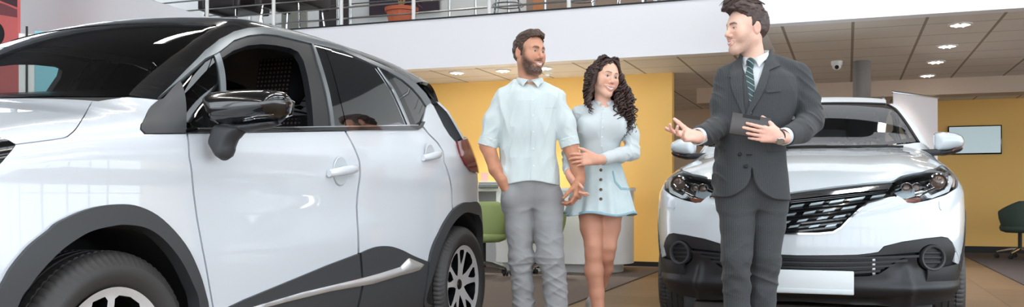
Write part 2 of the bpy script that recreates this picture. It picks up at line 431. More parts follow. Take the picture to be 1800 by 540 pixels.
# ================================================================== the setting
CZ = 2.41                                              # ceiling under the balcony
BZ = 2.985                                              # balcony floor
def box(name, x0, x1, y0, y1, z0, z1, m, bev=0.0, parent=None, **k):
    o = MB().box(x0, x1, y0, y1, z0, z1, bev).build(name, m, parent); return tag(o, **k)
st = dict(kind='structure')
box('floor', -14, 12, -9, 17, -.1, 0, M['floor'], **st)
mb = MB(); mb.box(-14, -.79, 9.9, 17, CZ, CZ+.04); mb.box(-.79, 12, 8.45, 17, CZ, CZ+.04); tag(mb.build('ceiling', M['ceiling']), **st)
box('trim_1', -14, -.865, 9.82, 9.97, CZ-.005, BZ, M['white_fascia'], **st)
mb = MB(); mb.box(-.865, 12, 8.38, 8.53, CZ-.005, BZ+.02); mb.box(-.865, -.72, 8.5, 9.97, CZ-.005, BZ+.02); tag(mb.build('trim_2', M['white_fascia']), **st)
mb = MB(); mb.box(-14, 12, 9.97, 17, BZ-.1, BZ-.004); mb.box(-.72, 12, 8.53, 9.97, BZ-.1, BZ-.004); tag(mb.build('floor_balcony', mat('balcony floor', (120, 116, 112), .5)), **st)
box('trim_5', -14, -.865, 9.80, 9.99, BZ, BZ+.014, M['dark'], **st)
box('wall_back', -14, -2.03, 11.2, 11.34, 0, CZ, M['yellow'], **st)
box('wall_right', 1.25, 12, 15.9, 16.05, 0, CZ, M['yellow'], **st)
box('wall_far', -6, 1.25, 15.9, 16.05, 0, CZ, M['beige'], **st)
box('baseboard_right', 1.25, 12, 15.87, 15.9, 0, .11, M['dark'], **st)
box('baseboard_back', -14, -2.02, 11.175, 11.2, 0, .07, M['dark'], **st)
box('trim_3', -2.0, 2.6, 12.95, 13.35, 2.2, CZ, M['beige'], **st)
mb = MB(); mb.lathe([(.094, 0), (.094, CZ)], 32, c=(*onY(1515, 112, 11.05)[:2], 0)); tag(mb.build('column', M['grey_paint']), **st)
p = onY(1178, 300, 13.0)
# upper storey behind the railing
box('wall_balcony', -14, 12, 14.0, 14.15, BZ, 6.6, mat('grey white wall', (236, 237, 236), .7), **st)
# hall around the photographer: glazed front with mullions, side walls, dark roof with strip lamps
SKY = ((-2.4, -1.6), (.4, 1.2), (3.2, 4.0), (6.0, 6.8), (8.8, 9.6))  # skylights put in for more top light, kept out of the near windscreen's reflection
mb = MB(); xs = [-14]+[v for s_ in SKY for v in s_]+[12]
for i in range(0, len(xs), 2): mb.box(xs[i], xs[i+1], -9, 8, 6.6, 6.7)
mb.box(-14, 12, 8, 17, 6.6, 6.7); tag(mb.build('ceiling_hall', mat('grey roof deck', (110, 112, 116), .8)), **st)
for i, (a_, b_) in enumerate(SKY):
    mb = MB()
    for k in range(9): mb.box(a_, b_, -9+k*2.1-.03, -9+k*2.1+.03, 6.6, 6.66)
    tag(mb.build('window_%d' % (i+20), mat('added skylight frame', (90, 92, 96), .5)), **st)
M['mullion'] = mat('grey window frame', (96, 100, 106), .5)
for i, (x0, x1) in enumerate(((-14, -7.5), (-7.5, -1), (-1, 5.5), (5.5, 12))):
    mb = MB()
    for k in range(4): mb.box(x0+k*1.625-.035, x0+k*1.625+.035, -9.06, -8.94, 0, 6.6)
    for z in (.1, 2.2, 4.3, 6.4): mb.box(x0, x1, -9.05, -8.95, z-.035, z+.035)
    tag(mb.build('window_%d' % (i+1), M['mullion']), **st)
for i, (y0, y1) in enumerate(((-9, -3), (-3, 3), (3, 8.3))):
    mb = MB()
    for k in range(4): mb.box(11.94, 12.06, y0+k*(y1-y0)/4-.035, y0+k*(y1-y0)/4+.035, 0, 6.6)
    for z in (.1, 2.2, 4.3, 6.4): mb.box(11.95, 12.05, y0, y1, z-.035, z+.035)
    tag(mb.build('window_%d' % (i+5), M['mullion']), **st)
box('wall_left', -14.15, -14, -9, 9, 0, 6.6, M['white_wall'], **st)
for i, (x, y0, y1, z0, z1) in enumerate(((12, 8.53, 16, 0, CZ), (12, 8.53, 14, BZ, 6.6), (-14, 9, 14, BZ, 6.6))):  # unseen windows added at the sides so daylight brightens the balcony area
    mb = MB()
    for k in range(6): mb.box(x-.06, x+.06, y0+k*(y1-y0)/5-.035, y0+k*(y1-y0)/5+.035, z0, z1)
    for z in (z0+.05, (z0+z1)/2, z1-.05): mb.box(x-.05, x+.05, y0, y1, z-.035, z+.035)
    tag(mb.build('window_%d' % (i+8), M['mullion']), **st)
# roof beams and strip lamps of the hall; the row over the balcony is added to brighten it
for i, y in enumerate((-6, -2.5, 1, 4.5, 8)):
    box('trim_%d' % (10+i), -14, 12, y-.1, y+.1, 6.1, 6.6, M['mullion'], **st)
n = 0
for x in (-6.0, -2.5, 1.0, 4.5):
    for y in (-3.6, -.2, 3.2, 6.6, 11.0):
        e = empty('ceiling_strip_light', (x, y, 5.9), kind='structure')
        MB().box(-.09, .09, -1.3, 1.3, .02, .09).build('housing', M['white_plastic'], e)
        MB().box(-.07, .07, -1.28, 1.28, 0, .02).build('diffuser', M['tube'], e)
    for q in (-.9, .9): MB().tube([(0, q, .08), (0, q, .72)], .008, 6).build('suspension_rod', M['white_plastic'], e)
# ------------------------------------------------------------------ recessed lamps, camera, smoke detector under the balcony
DL = [(1688, 42, 'first of the recessed ceiling lamps from the front edge, largest, over the right side'), (1665, 80, 'second recessed ceiling lamp back from the front edge on the right'),
      (1645, 108, 'third recessed ceiling lamp back from the front edge on the right'), (1630, 132, 'fourth and farthest recessed ceiling lamp on the right, above the white banner'),
      (803, 127, 'recessed ceiling lamp beside the tail of the near white car'), (884, 123.5, "recessed ceiling lamp just left of the bearded man's head"), (957, 119, "recessed ceiling lamp just right of the bearded man's head")]
def downlight(p, lab):
    e = empty('recessed_lamp', (p[0], p[1], CZ), 0, lab, 'ceiling lamp', 'recessed lamps in the balcony ceiling')
    MB().lathe([(.10, .0), (.104, -.012), (.082, -.014), (.075, .0)], 32, close=False).build('trim_ring', M['white_plastic'], e)
    MB().lathe([(.074, -.004), (.05, -.003), (.0, -.003)], 24, close=False).build('reflector', mat('bright reflector', (210, 205, 195), .15, 1.0), e)
    mb = MB()
    for s in (-1, 1): mb.tube([(s*.028, -.05, -.012), (s*.028, .05, -.012)], .011, 10)
    mb.build('bulb', M['lamp'], e)
    l = bpy.data.lights.new('lamp_light', 'SPOT'); l.energy = 42; l.spot_size = math.radians(100); l.spot_blend = .8; l.shadow_soft_size = .06; l.color = (1, .95, .88)
    lo = bpy.data.objects.new('lamp_light', l); COL.objects.link(lo); lo.parent = e; lo.location = (0, 0, -.03)
for px, py, lab in DL: downlight(onZ(px, py, CZ), lab)
p = onZ(1471, 108, CZ)
e = empty('security_camera', p, 0, 'small white dome security camera hanging under the balcony ceiling', 'camera')
MB().lathe([(.062, 0), (.062, -.035), (.052, -.05)], 28).build('base', M['white_plastic'], e)
mb = MB(); mb.lathe([(.0, -.1), (.025, -.096), (.044, -.08), (.05, -.06), (.05, -.04)], 24, close=False); mb.build('dome', M['white_plastic'], e)
MB().lathe([(.0, -.012), (.022, -.012), (.024, 0)], 16, axis='y', c=(.0, -.04, -.07), close=False).build('lens', M['black_gloss'], e)
p = onZ(963, 126, CZ)
e = empty('smoke_detector', p, 0, 'round cream smoke detector on the ceiling behind the bearded man', 'smoke detector')
MB().lathe([(.06, 0), (.06, -.02), (.045, -.03)], 24).build('base', M['white_plastic'], e)
MB().lathe([(.036, -.03), (.034, -.05), (.02, -.056)], 24).build('sensor_head', M['white_plastic'], e)
# ------------------------------------------------------------------ carpets
def slab(name, poly, z0, z1, m, **k):
    return tag(MB().prism(poly, z0, z1, 'z').build(name, m), **k)
slab('carpet', [(-2.08, 6.4), (-2.08, 11.17), (-13.9, 11.17), (-13.9, 6.4)], 0, .012, M['carpet'], label='grey brown carpet under the white counter and green chairs', cat='carpet')
slab('carpet', [(1.62, 9.5), (11.9, 9.5), (11.9, 15.86), (1.62, 15.86)], 0, .012, M['carpet_dark'], label='dark grey carpet in front of the yellow wall with the screen', cat='carpet')
# ------------------------------------------------------------------ television on the right wall
p0 = onY(1666, 222, 15.86); p1 = onY(1761, 271, 15.86)
e = empty('television', ((p0[0]+p1[0])/2, 15.9, (p0[2]+p1[2])/2), 0, 'flat television with pale lit screen on the yellow wall', 'television')
hw = (p1[0]-p0[0])/2; hh = (p0[2]-p1[2])/2
MB().box(-hw, hw, -.06, -.01, -hh, hh, .008).build('housing', M['black_gloss'], e)
MB().box(-hw+.018, hw-.018, -.064, -.058, -hh+.022, hh-.018).build('screen', M['screen'], e)
MB().box(-.1, .1, -.012, 0, -.1, .1).build('wall_bracket', M['dark'], e)
# ------------------------------------------------------------------ roll-up banner behind the far car
a = at(1569, 162, 9.6); b = at(1649, 169, 10.15)
d = b[:2]-a[:2]; L = np.linalg.norm(d); ang = math.atan2(d[1], d[0]); mz = (a[2]+b[2])/2
e = empty('rollup_banner', ((a[0]+b[0])/2, (a[1]+b[1])/2, 0), ang, 'blank white roll-up banner standing behind the far white car', 'banner')
MB().box(-L/2+.012, L/2-.012, -.002, .002, .08, mz-.01).build('sheet', mat('white banner sheet', (232, 226, 228), .7), e)
MB().box(-L/2-.01, L/2+.01, -.012, .012, mz-.02, mz+.004, .004).build('top_rail', M['steel'], e)
MB().box(-L/2-.02, L/2+.02, -.1, .1, .012, .09, .02).build('base', M['steel'], e)
MB().tube([(0, .03, .08), (0, .03, mz-.02)], .01).build('pole', M['steel'], e)
# ------------------------------------------------------------------ white counter with rounded end
def counter():
    e = empty('counter', (-3.3, 10.3, .012), 0, 'long white counter with a rounded end in front of the yellow wall', 'counter')
    def outline(x0, x1, hy, r, n=14):
        P = [(x0, hy), (x0, -hy)]
        P += [(x1-r+r*math.sin(t), -hy+r-r*math.cos(t)) for t in np.linspace(0, math.pi/2, n)]
        P += [(x1-r+r*math.cos(t), hy-r+r*math.sin(t)) for t in np.linspace(0, math.pi/2, n)]
        return P
    MB().prism(outline(-.55, .98, .40, .38), .1, .93, 'z').build('body', M['white_plastic'], e)
    MB().prism(outline(-1.25, 1.0, .43, .42), .93, .965, 'z').build('worktop', M['white_plastic'], e)
    MB().prism(outline(-.5, .86, .32, .3), .0, .1, 'z').build('plinth', mat('light grey plinth', (200, 200, 196), .5), e)
    MB().box(-1.2, -1.14, -.3, .3, .0, .93).build('end_panel', mat('dark grey panel', (72, 74, 78), .5), e)
    MB().box(-1.14, -.55, .28, .3, .0, .93).build('modesty_panel', M['white_plastic'], e)
    MB().box(-.86, -.82, -.33, -.29, .0, .93).build('leg', mat('dark leg', (46, 50, 56), .5), e)
counter()
q = at(860, 334, 10.6)
e = empty('printer', (q[0], q[1], .977), TH, 'small grey desk printer on the counter beside the car tail', 'printer')
MB().box(-.14, .11, -.12, .12, .0, .045, .01).build('tray', mat('mid grey plastic', (120, 124, 124), .45), e)
MB().box(-.12, .1, -.1, .12, .045, .075, .01).build('body', mat('pale grey plastic', (168, 172, 172), .45), e)
q = at(852, 318, 10.9)
e = empty('note_holder', (q[0], q[1], .977), TH, 'pink note paper in a small stand on the counter', 'note')
MB().box(-.045, .045, -.003, .003, .04, .19).build('note', mat('pink paper', (224, 170, 160), .8), e)
MB().tube([(0, .008, 0), (0, .008, .1)], .004).build('stand', M['steel'], e); MB().box(-.04, .04, -.03, .03, 0, .012).build('base', M['steel'], e)
# ------------------------------------------------------------------ swivel chairs
def tub_chair(loc, rz, fab, lab, back=1.0, grp=None):
    e = empty('swivel_chair', (loc[0], loc[1], .012), rz, lab, 'chair', grp)
    sec = []
    V = []; F = []; n = 26; rows = [(.40, .20, .0), (.43, .24, .0), (.5, .265, 0), (.62, .285, 0), (.76, .295, 0), (.80, .29, 0), (.81, .275, 0), (.80, .262, 0), (.74, .258, 0), (.6, .245, 0), (.5, .225, 0), (.46, .2, 0)]
    for z, r, _ in rows:
        for k in range(n):
            t = math.radians(-115+230*k/(n-1)); s = abs(k/(n-1)*2-1)
            zz = z if z < .5 else .5+(z-.5)*(1-.45*max(0, s-.45)/.55)
            V.append((r*1.02*math.sin(t), r*math.cos(t), zz))
    m = len(rows)
    for i in range(m-1):
        for k in range(n-1): F.append([i*n+k, i*n+k+1, (i+1)*n+k+1, (i+1)*n+k])
    for k in (0, n-1): F.append([i*n+k for i in range(m)])
    mb = MB(); mb.add(V, F); mb.build('backrest', fab, e, auto=60)
    mb = MB(); mb.lathe([(.0, .36), (.18, .365), (.245, .39), (.26, .43), (.25, .47), (.18, .495), (0, .5)], 32, close=False); mb.build('seat', fab, e, auto=70)
    MB().tube([(0, 0, .09), (0, 0, .37)], [.026, .026], 14).build('column', M['dark'], e)
    mb = MB()
    for k in range(5):
        a = math.radians(72*k+18); c, s = math.cos(a), math.sin(a)
        mb.tube([(0, 0, .13), (c*.1, s*.1, .125), (c*.29, s*.29, .085)], [.03, .024, .015], 8)
    mb.build('star_base', M['chrome'], e)
    for k in range(5):
        a = math.radians(72*k+18); c, s = math.cos(a)*.29, math.sin(a)*.29
        mb = MB()
        for w_ in (-.016, .016): mb.lathe([(.0, -.01), (.024, -.01), (.028, 0), (.024, .01), (0, .01)], 14, axis='x', c=(c+w_, s, .03), close=False)
        mb.tube([(c, s, .03), (c, s, .09)], .008, 6); mb.build('caster', M['dark'], e)
    return e
M['green'] = mat('olive green upholstery', (152, 168, 108), .75, bump=(300, .2, .002))
M['green_shaded'] = mat('green upholstery with shade', (62, 78, 70), .7, bump=(300, .2, .002))  # grey-green chair: its shade is put into this darker colour
q = onZ(850, 484, .012); tub_chair(q, TH+math.radians(165), M['green'], 'green swivel chair between the near car and the bearded man', grp='green swivel chairs at the counter')
q = onZ(947, 486, .012); tub_chair(q, TH+math.radians(150), M['green'], "green swivel chair partly hidden behind the bearded man's legs", grp='green swivel chairs at the counter')
q = onZ(1793, 455, .012); tub_chair(q, TH+math.radians(200), M['green_shaded'], 'shaded green swivel chair against the yellow wall, beyond the far car')
# ------------------------------------------------------------------ balcony railing (posts and rails move together: one thing)
e = empty('balcony_railing', (-6, 9.9, BZ+.014), 0, 'steel railing with slim horizontal rails along the balcony edge', 'railing')
def X_at(px, Y): return onY(px, 20, Y)[0]
M['rail'] = mat('satin steel rail', (205, 208, 210), .28, 1.0)
for px in (150, 250, 364, 481, 600, 727, 860, 1000, 1152): MB().tube([(X_at(px, 9.9)+6, 0, 0), (X_at(px, 9.9)+6, 0, 1.05)], .024, 12).build('post', M['white_plastic'], e)
for z in (.1, .24, .37, .5, .64, .78): MB().tube([(-6, 0.03, z), (5.1, 0.03, z)], .010, 8).build('rail', M['rail'], e)
MB().tube([(-6, 0, 1.06), (5.1, 0, 1.06)], .025, 10).build('handrail', M['rail'], e)
e2 = empty('stair_railing', (-6, 11.6, BZ), 0, 'second steel railing further back on the balcony', 'railing')
for px in (440, 594, 616, 790, 836, 894, 958): MB().tube([(X_at(px, 11.6)+6, 0, 0), (X_at(px, 11.6)+6, 0, 1.05)], .02, 10).build('post', M['rail'], e2)
for z in (.12, .3, .5, .7, 1.04): MB().tube([(-4, 0, z), (4.2, 0, z)], .009, 8).build('rail', M['rail'], e2)
# dark armchairs on chrome frames, plant pot, bar stools, posters on the balcony
M['leather'] = mat('dark brown leather', (40, 30, 32), .35, coat=.1)
def lounge_chair(px, W, lab):
    Y = 10.55; x = X_at(px, Y)
    c = empty('armchair', (x, Y, BZ), 0, lab, 'armchair', 'dark leather armchairs behind the railing')
    MB().box(-W/2, W/2, -.33, .3, .47, .66, .04).build('seat', M['leather'], c)
    MB().box(-W/2, W/2, .22, .4, .48, 1.1, .05).build('backrest', M['leather'], c)
    for s in (-1, 1): MB().box(s*W/2-.07 if s > 0 else -W/2-.05, s*W/2+.05 if s > 0 else -W/2+.07, -.34, .36, .45, .88, .03).build('armrest', M['leather'], c)
    for s in (-1, 1):
        for t in (-1, 1): MB().tube([(s*W*.42, t*.28, .48), (s*W*.5, t*.33, 0)], .014, 8).build('leg', M['chrome'], c)
lounge_chair(411, .6, 'dark brown leather armchair behind the railing, nearest the white stair wall'); lounge_chair(515, .66, 'wide dark brown leather armchair behind the railing above the car roof')
q = onY(706, 35, 10.35)
e = empty('potted_plant', (q[0], q[1], BZ), 0, 'leafy plant in a ribbed terracotta pot behind the balcony railing', 'plant')
M['terra'] = mat('terracotta', (196, 104, 72), .7)
mb = MB(); V = []; n = 64
prof = [(.135, 0), (.15, .02), (.18, .2), (.185, .235), (.21, .24), (.215, .285), (.19, .285), (.18, .24)]
F = []
for i, (r, z) in enumerate(prof):
    for k in range(n):
        rr = r*(1+(.022 if (k//2) % 2 else -.01) if i in (1, 2, 3) else r/r) if i in (1, 2, 3) else r
        V.append((rr*math.cos(2*math.pi*k/n), rr*math.sin(2*math.pi*k/n), z))
for i in range(len(prof)-1):
    for k in range(n): F.append([i*n+k, i*n+(k+1) % n, (i+1)*n+(k+1) % n, (i+1)*n+k])
mb.add(V, F); mb.build('pot', M['terra'], e, auto=40)
MB().lathe([(.18, .25), (0, .26)], 24, close=False).build('soil', mat('soil', (60, 44, 34), .9), e)
mb = MB()
for k in range(4): mb.tube([(.03*math.cos(k*1.6), .03*math.sin(k*1.6), .25), (.05*math.cos(k*1.6+.3), .05*math.sin(k*1.6+.3), .8)], .012, 8)
mb.build('stem', mat('tan stems', (190, 160, 110), .7), e)
def leaf(mb, base, az, L, W, droop, up):
    V = []; F = []; n = 9
    for i in range(n):
        t = i/(n-1); x = L*t*math.cos(up); z = L*t*math.sin(up)-droop*t*t; w_ = W*math.sin(math.pi*min(1, t*.93+.05))
        for s in (-1, 0, 1): V.append((base[0]+x*math.cos(az)-s*w_*math.sin(az), base[1]+x*math.sin(az)+s*w_*math.cos(az), base[2]+z+abs(s)*w_*.25))
    for i in range(n-1):
        for s in (0, 1): F.append([i*3+s, i*3+s+1, i*3+s+4, i*3+s+3])
    mb.add(V, F)
mb = MB()
for k in range(16): leaf(mb, (0, 0, .3+.03*k), k*2.4, .34, .05, .2, .5)
tag(mb.build('leaves', mat('dark red green leaves', (110, 46, 52), .5), e), kind='stuff')
def bar_stool(px, lab):
    Y = 10.5; x = X_at(px, Y)
    c = empty('bar_stool', (x, Y, BZ), .3, lab, 'stool', 'chrome legged stools on the balcony')
    for k in range(4):
        a = math.radians(45+90*k); MB().tube([(.24*math.cos(a), .24*math.sin(a), 0), (.12*math.cos(a), .12*math.sin(a), .7)], .014, 8).build('leg', M['chrome'], c)
    MB().lathe([(.17, .7), (.19, .72), (.19, .76), (.15, .78)], 24).build('seat', M['leather'], c)
    mb = MB(); mb.tube([(.19*math.cos(t), .19*math.sin(t), .25) for t in np.linspace(0, 6.283, 25)[:-1]], .009, 8, closed=True); mb.build('foot_ring', M['chrome'], c)
bar_stool(893, 'chrome legged stool behind the railing, above the bearded man'); bar_stool(1022, 'chrome legged stool behind the railing, above the curly haired woman'); bar_stool(1110, 'chrome legged stool at the right end of the railing, nearest the salesman')
def board(name, px0, px1, y0, y1, Y, m, lab, cat):
    a = onY(px0, y1, Y); b = onY(px1, y0, Y)
    return tag(MB().box(a[0], b[0], Y-.02, Y+.02, BZ if cat != 'poster' else a[2], b[2], .0).build(name, m), lab, cat)
board('poster', 650, 772, -30, 29, 13.9, mat('dark plum print', (58, 44, 56), .4), 'dark plum coloured poster on the balcony wall behind the pot', 'poster')
board('cupboard', 562, 612, -60, 48, 12.6, mat('dark grey brown cupboard', (64, 58, 58), .5), 'dark tall cupboard on the balcony behind the railing', 'cupboard')
board('storage_box', 496, 540, 20, 52, 12.0, mat('pale grey storage box', (176, 178, 170), .6), 'pale grey box on the balcony behind the armchairs', 'box')
board('room_divider', 926, 1160, -60, 22, 12.9, mat('pale brown panel', (150, 130, 116), .6), 'pale brown room divider at the back of the balcony', 'divider')
board('storage_box', 938, 958, -10, 14, 12.3, mat('orange brown carton', (196, 132, 86), .7), 'orange brown carton standing by the balcony divider', 'box')
# ------------------------------------------------------------------ blue banner seen through the near car's windscreen
a = at(33, 50, 7.4); b = at(152, 50, 7.6); d = b[:2]-a[:2]; L = np.linalg.norm(d)
e = empty('display_banner', ((a[0]+b[0])/2, (a[1]+b[1])/2, 0), math.atan2(d[1], d[0]), 'pale blue banner with a white edge strip, seen through the windscreen of the near car', 'banner')
MB().box(-L/2+.115, L/2, -.004, .004, .06, a[2]-.01).build('blue_panel', mat('pale blue print', (136, 196, 208), .7), e)
MB().box(-L/2, -L/2+.112, -.004, .004, .06, a[2]-.04).build('white_panel', M['white_plastic'], e)
MB().box(-L/2+.05, -L/2+.066, -.012, .012, .06, a[2]+.02).build('pole', M['dark'], e)
MB().box(-L/2-.02, L/2+.02, -.12, .12, .0, .07, .02).build('base', M['steel'], e)
# ------------------------------------------------------------------ white stair wall, red poster and flag behind the near car
Y = 9.4
P = [onY(32, 200, Y), onY(32, -60, Y), onY(150, -60, Y), onY(263, -1, Y), onY(360, 29, Y), onY(470, 64, Y), onY(470, 200, Y)]
tag(MB().prism([(p[0], p[2]) for p in P], Y, Y+.14, 'y').build('wall_stair', M['white_wall']), **st)
Y = 8.2
a = onY(-40, 120, Y); b = onY(31, -70, Y)
e = empty('red_poster', ((a[0]+b[0])/2, Y, 0), 0, 'large red printed display board with a dark wheel shape, left of the white stair wall', 'poster')
ox = (a[0]+b[0])/2
MB().box(a[0]-ox, b[0]-ox, 0, .04, .012, b[2]).build('board', mat('salmon red print', (226, 112, 112), .5), e)
def patch(pts, m, dy):
    Q = [onY(x, y, Y) for x, y in pts]; MB().prism([(q_[0]-ox, q_[2]) for q_ in Q], -dy, 0, 'y').build('print', m, e)
patch([(-38, -68), (30.5, -68), (30.5, 13), (10, 5), (-38, -14)], mat('dark maroon print', (78, 48, 56), .5), .004)
patch([(-38, -6), (10, 8), (30.5, 17), (30.5, 31), (0, 26), (-38, 18)], mat('mid maroon print', (132, 72, 78), .5), .004)
patch([(-14+22*math.cos(t), 60+24*math.sin(t)) for t in np.linspace(0, 6.2832, 28)[:-1]], M['dark'], .006)
patch([(-14+13*math.cos(t), 60+14*math.sin(t)) for t in np.linspace(0, 6.2832, 28)[:-1]], mat('grey wheel print', (150, 120, 124), .5), .008)
# ================================================================== materials of the cars
M['paint'] = mat('white car paint', (212, 218, 225), .28, coat=1.0, spec=.5)
M['paint2'] = mat('white pearl car paint', (208, 217, 224), .26, coat=1.0, spec=.5)
M['roof_black'] = mat('black roof paint', (16, 15, 15), .16, coat=1.0)
M['clad'] = mat('dark grey textured plastic', (58, 60, 63), .48, bump=(500, .08, .001))
M['clad_dark'] = mat('charcoal plastic', (29, 31, 35), .42, bump=(500, .06, .001))
M['rubber'] = mat('tyre rubber', (58, 57, 57), .5, bump=(140, .1, .002))
M['alloy'] = mat('machined alloy', (222, 222, 224), .3, .35)
M['alloy_dark'] = mat('black alloy pockets', (18, 19, 22), .3, .3)
M['trimgrey'] = mat('satin grey window trim', (118, 124, 128), .3, .5)
M['glass_dark'] = mat('tinted side glass', (10, 12, 14), .03, spec=.9, coat=1.0)
M['seat'] = mat('dark seat fabric', (30, 31, 36), .85, bump=(400, .3, .002))
M['cabin'] = mat('black cabin plastic', (18, 19, 22), .6)
M['liner'] = mat('black underbody', (8, 9, 11), .85)
def glass_mat(name, tint, fac, ior=1.52):
    m = bpy.data.materials.new(name); m.use_nodes = True; N = m.node_tree.nodes; L = m.node_tree.links
    N.remove(N['Principled BSDF']); out = N['Material Output']
    t = N.new('ShaderNodeBsdfTransparent'); t.inputs[0].default_value = tint
    g = N.new('ShaderNodeBsdfGlossy'); g.inputs['Roughness'].default_value = .01; g.inputs[0].default_value = (1, 1, 1, 1)
    f = N.new('ShaderNodeFresnel'); f.inputs[0].default_value = ior
    mr = N.new('ShaderNodeMapRange'); mr.inputs['To Min'].default_value = fac*.0; mr.inputs['To Max'].default_value = 1; L.new(f.outputs[0], mr.inputs[0])
    mx = N.new('ShaderNodeMixShader'); L.new(mr.outputs[0], mx.inputs[0]); L.new(t.outputs[0], mx.inputs[1]); L.new(g.outputs[0], mx.inputs[2]); L.new(mx.outputs[0], out.inputs[0])
    return m
M['windshield'] = glass_mat('windscreen glass', (.62, .68, .66, 1), 0)
M['clearglass'] = glass_mat('clear lamp glass', (.93, .95, .96, 1), 0, 1.28)
M['tintglass'] = glass_mat('dark privacy glass', (.10, .11, .12, 1), 0)
M['lens_red'] = mat('dark red lamp lens', (120, 14, 20), .08, coat=1.0)
M['amber'] = mat('amber reflector', (122, 66, 48), .2, coat=.6)
# dotted seat cloth
m = mat('dotted seat cloth', (30, 31, 36), .85); N, L, b = nodes_of(m)
tc = N.new('ShaderNodeTexCoord'); mp = N.new('ShaderNodeMapping'); mp.inputs['Scale'].default_value = (46, 0, 46); mp.inputs['Location'].default_value = (0, .0, 0)
ck = N.new('ShaderNodeTexVoronoi'); ck.inputs['Scale'].default_value = 1; ck.inputs['Randomness'].default_value = 0
mr = N.new('ShaderNodeMath'); mr.operation = 'LESS_THAN'; mr.inputs[1].default_value = .27
mx = N.new('ShaderNodeMix'); mx.data_type = 'RGBA'; mx.inputs['A'].default_value = srgb(30, 31, 36); mx.inputs['B'].default_value = srgb(128, 100, 92)
L.new(tc.outputs['Object'], mp.inputs[0]); L.new(mp.outputs[0], ck.inputs['Vector']); L.new(ck.outputs['Distance'], mr.inputs[0]); L.new(mr.outputs[0], mx.inputs['Factor']); L.new(mx.outputs['Result'], b.inputs['Base Color'])
M['dots'] = m
# ================================================================== wheels
def make_wheel(R=.345, rr=.236, hw=.108, two_tone=True, rot=90):
    """wheel on the +x side, hub at the origin, outer face to +x: a tyre with its rim, cap and brake as sub-parts"""
    t = []
    prof = [(rr-.012, -hw+.03), (rr, -hw+.012), (rr+.04, -hw-.004), (R-.045, -hw-.004), (R-.018, -hw+.01), (R-.004, -hw+.028)]
    g = [(-.055, .009), (-.018, .009), (.018, .009), (.055, .009)]
    for c, w_ in g:
        prof += [(R, c-w_*.6), (R-.008, c-w_*.45), (R-.008, c+w_*.45), (R, c+w_*.6)]
    prof += [(R-.004, hw-.028), (R-.018, hw-.01), (R-.045, hw+.004), (rr+.06, hw+.006), (rr+.03, hw+.003), (rr+.004, hw-.012), (rr-.012, hw-.03)]
    n = 240; V = []; F = []
    for r, h in prof:
        for k in range(n):
            q = r-(.0045 if (k % 3 == 0 and abs(h) > .03 and r > R-.03) else 0)
            a = 2*math.pi*k/n+h*1.2*(1 if r > R-.03 else 0)*.4; V.append((h, q*math.cos(a), q*math.sin(a)))
    m = len(prof)
    for i in range(m-1):
        for k in range(n): F.append([i*n+k, i*n+(k+1) % n, (i+1)*n+(k+1) % n, (i+1)*n+k])
    tyre = mk('wheel', V, F, M['rubber'], None, True, auto=38)
    # alloy face
    def pol(r, d): return (r*math.cos(math.radians(d)), r*math.sin(math.radians(d)))
    holes = []
    for k in range(5):
        c = rot+72*k; d = c+36
        holes.append([pol(.062, d), pol(.095, d-13), pol(.15, d-17), pol(.195, d-17.5), pol(.206, d-13), pol(.209, d), pol(.206, d+13), pol(.195, d+17.5), pol(.15, d+17), pol(.095, d+13)])
        holes.append([pol(.115, c), pol(.15, c-7.5), pol(.192, c-10), pol(.206, c-7), pol(.207, c+7), pol(.192, c+10), pol(.15, c+7.5)])
    out = [pol(rr-.004, a) for a in np.linspace(0, 360, 97)[:-1]]
    V2, T = tri_poly(out, .014, [np.array(h) for h in holes])
    rad = np.hypot(V2[:, 0], V2[:, 1])
    x = hw-.022-.022*np.clip(1-rad/.2, 0, 1)**1.3+.012*np.clip((rad-.205)/.03, 0, 1)
    P = np.stack([x, V2[:, 0], V2[:, 1]], 1); k = len(P)
    a = P[[q[0] for q in T]]; b_ = P[[q[1] for q in T]]; c_ = P[[q[2] for q in T]]
    if (np.cross(b_-a, c_-a)[:, 0] < 0).mean() > .5: T = [q[::-1] for q in T]
    F = [list(q) for q in T]; nf = len(F)
    E = bnd_loops(F); vs = sorted({i for e in E for i in e}); mp_ = {v: i for i, v in enumerate(vs)}
    sh = np.array([-.034, 0, 0]); VV = np.vstack([P, P[vs], P[vs]*[1, .985, .985]+sh]); q = len(vs)
    for i, j in E: F.append([k+mp_[j], k+mp_[i], k+q+mp_[i], k+q+mp_[j]])
    rim = mk('rim', VV, F, [M['alloy'], M['alloy_dark']], tyre, True, auto=40)
    mi = np.zeros(len(F), int); mi[nf:] = 1; rim.data.polygons.foreach_set('material_index', mi)
    MB().lathe([(rr-.006, hw-.02), (rr-.012, hw-.06), (rr-.03, -hw+.04)], 64, axis='x', close=False).build('barrel', M['alloy_dark'], tyre)
    MB().lathe([(.0, hw-.075), (.15, hw-.075), (.155, hw-.085), (.155, hw-.1), (0, hw-.1)], 48, axis='x', close=False).build('brake_disc', M['steel'], tyre)
    MB().lathe([(.032, hw-.06), (.032, hw-.04), (.027, hw-.034), (0, hw-.032)], 28, axis='x', close=False).build('hub_cap', M['alloy_dark'], tyre)
    mb = MB()
    for j in range(5):
        y, z = pol(.052, rot+36+72*j); mb.lathe([(.011, hw-.06), (.011, hw-.042), (0, hw-.04)], 10, axis='x', c=(0, y, z), close=False)
    mb.build('wheel_nuts', M['dark'], tyre)
    mb = MB(); mb.box(hw-.11, hw-.062, -.06, .06, .1, .165, .012); mb.build('brake_caliper', M['alloy_dark'], tyre)
    return tyre
wheel_proto = make_wheel()
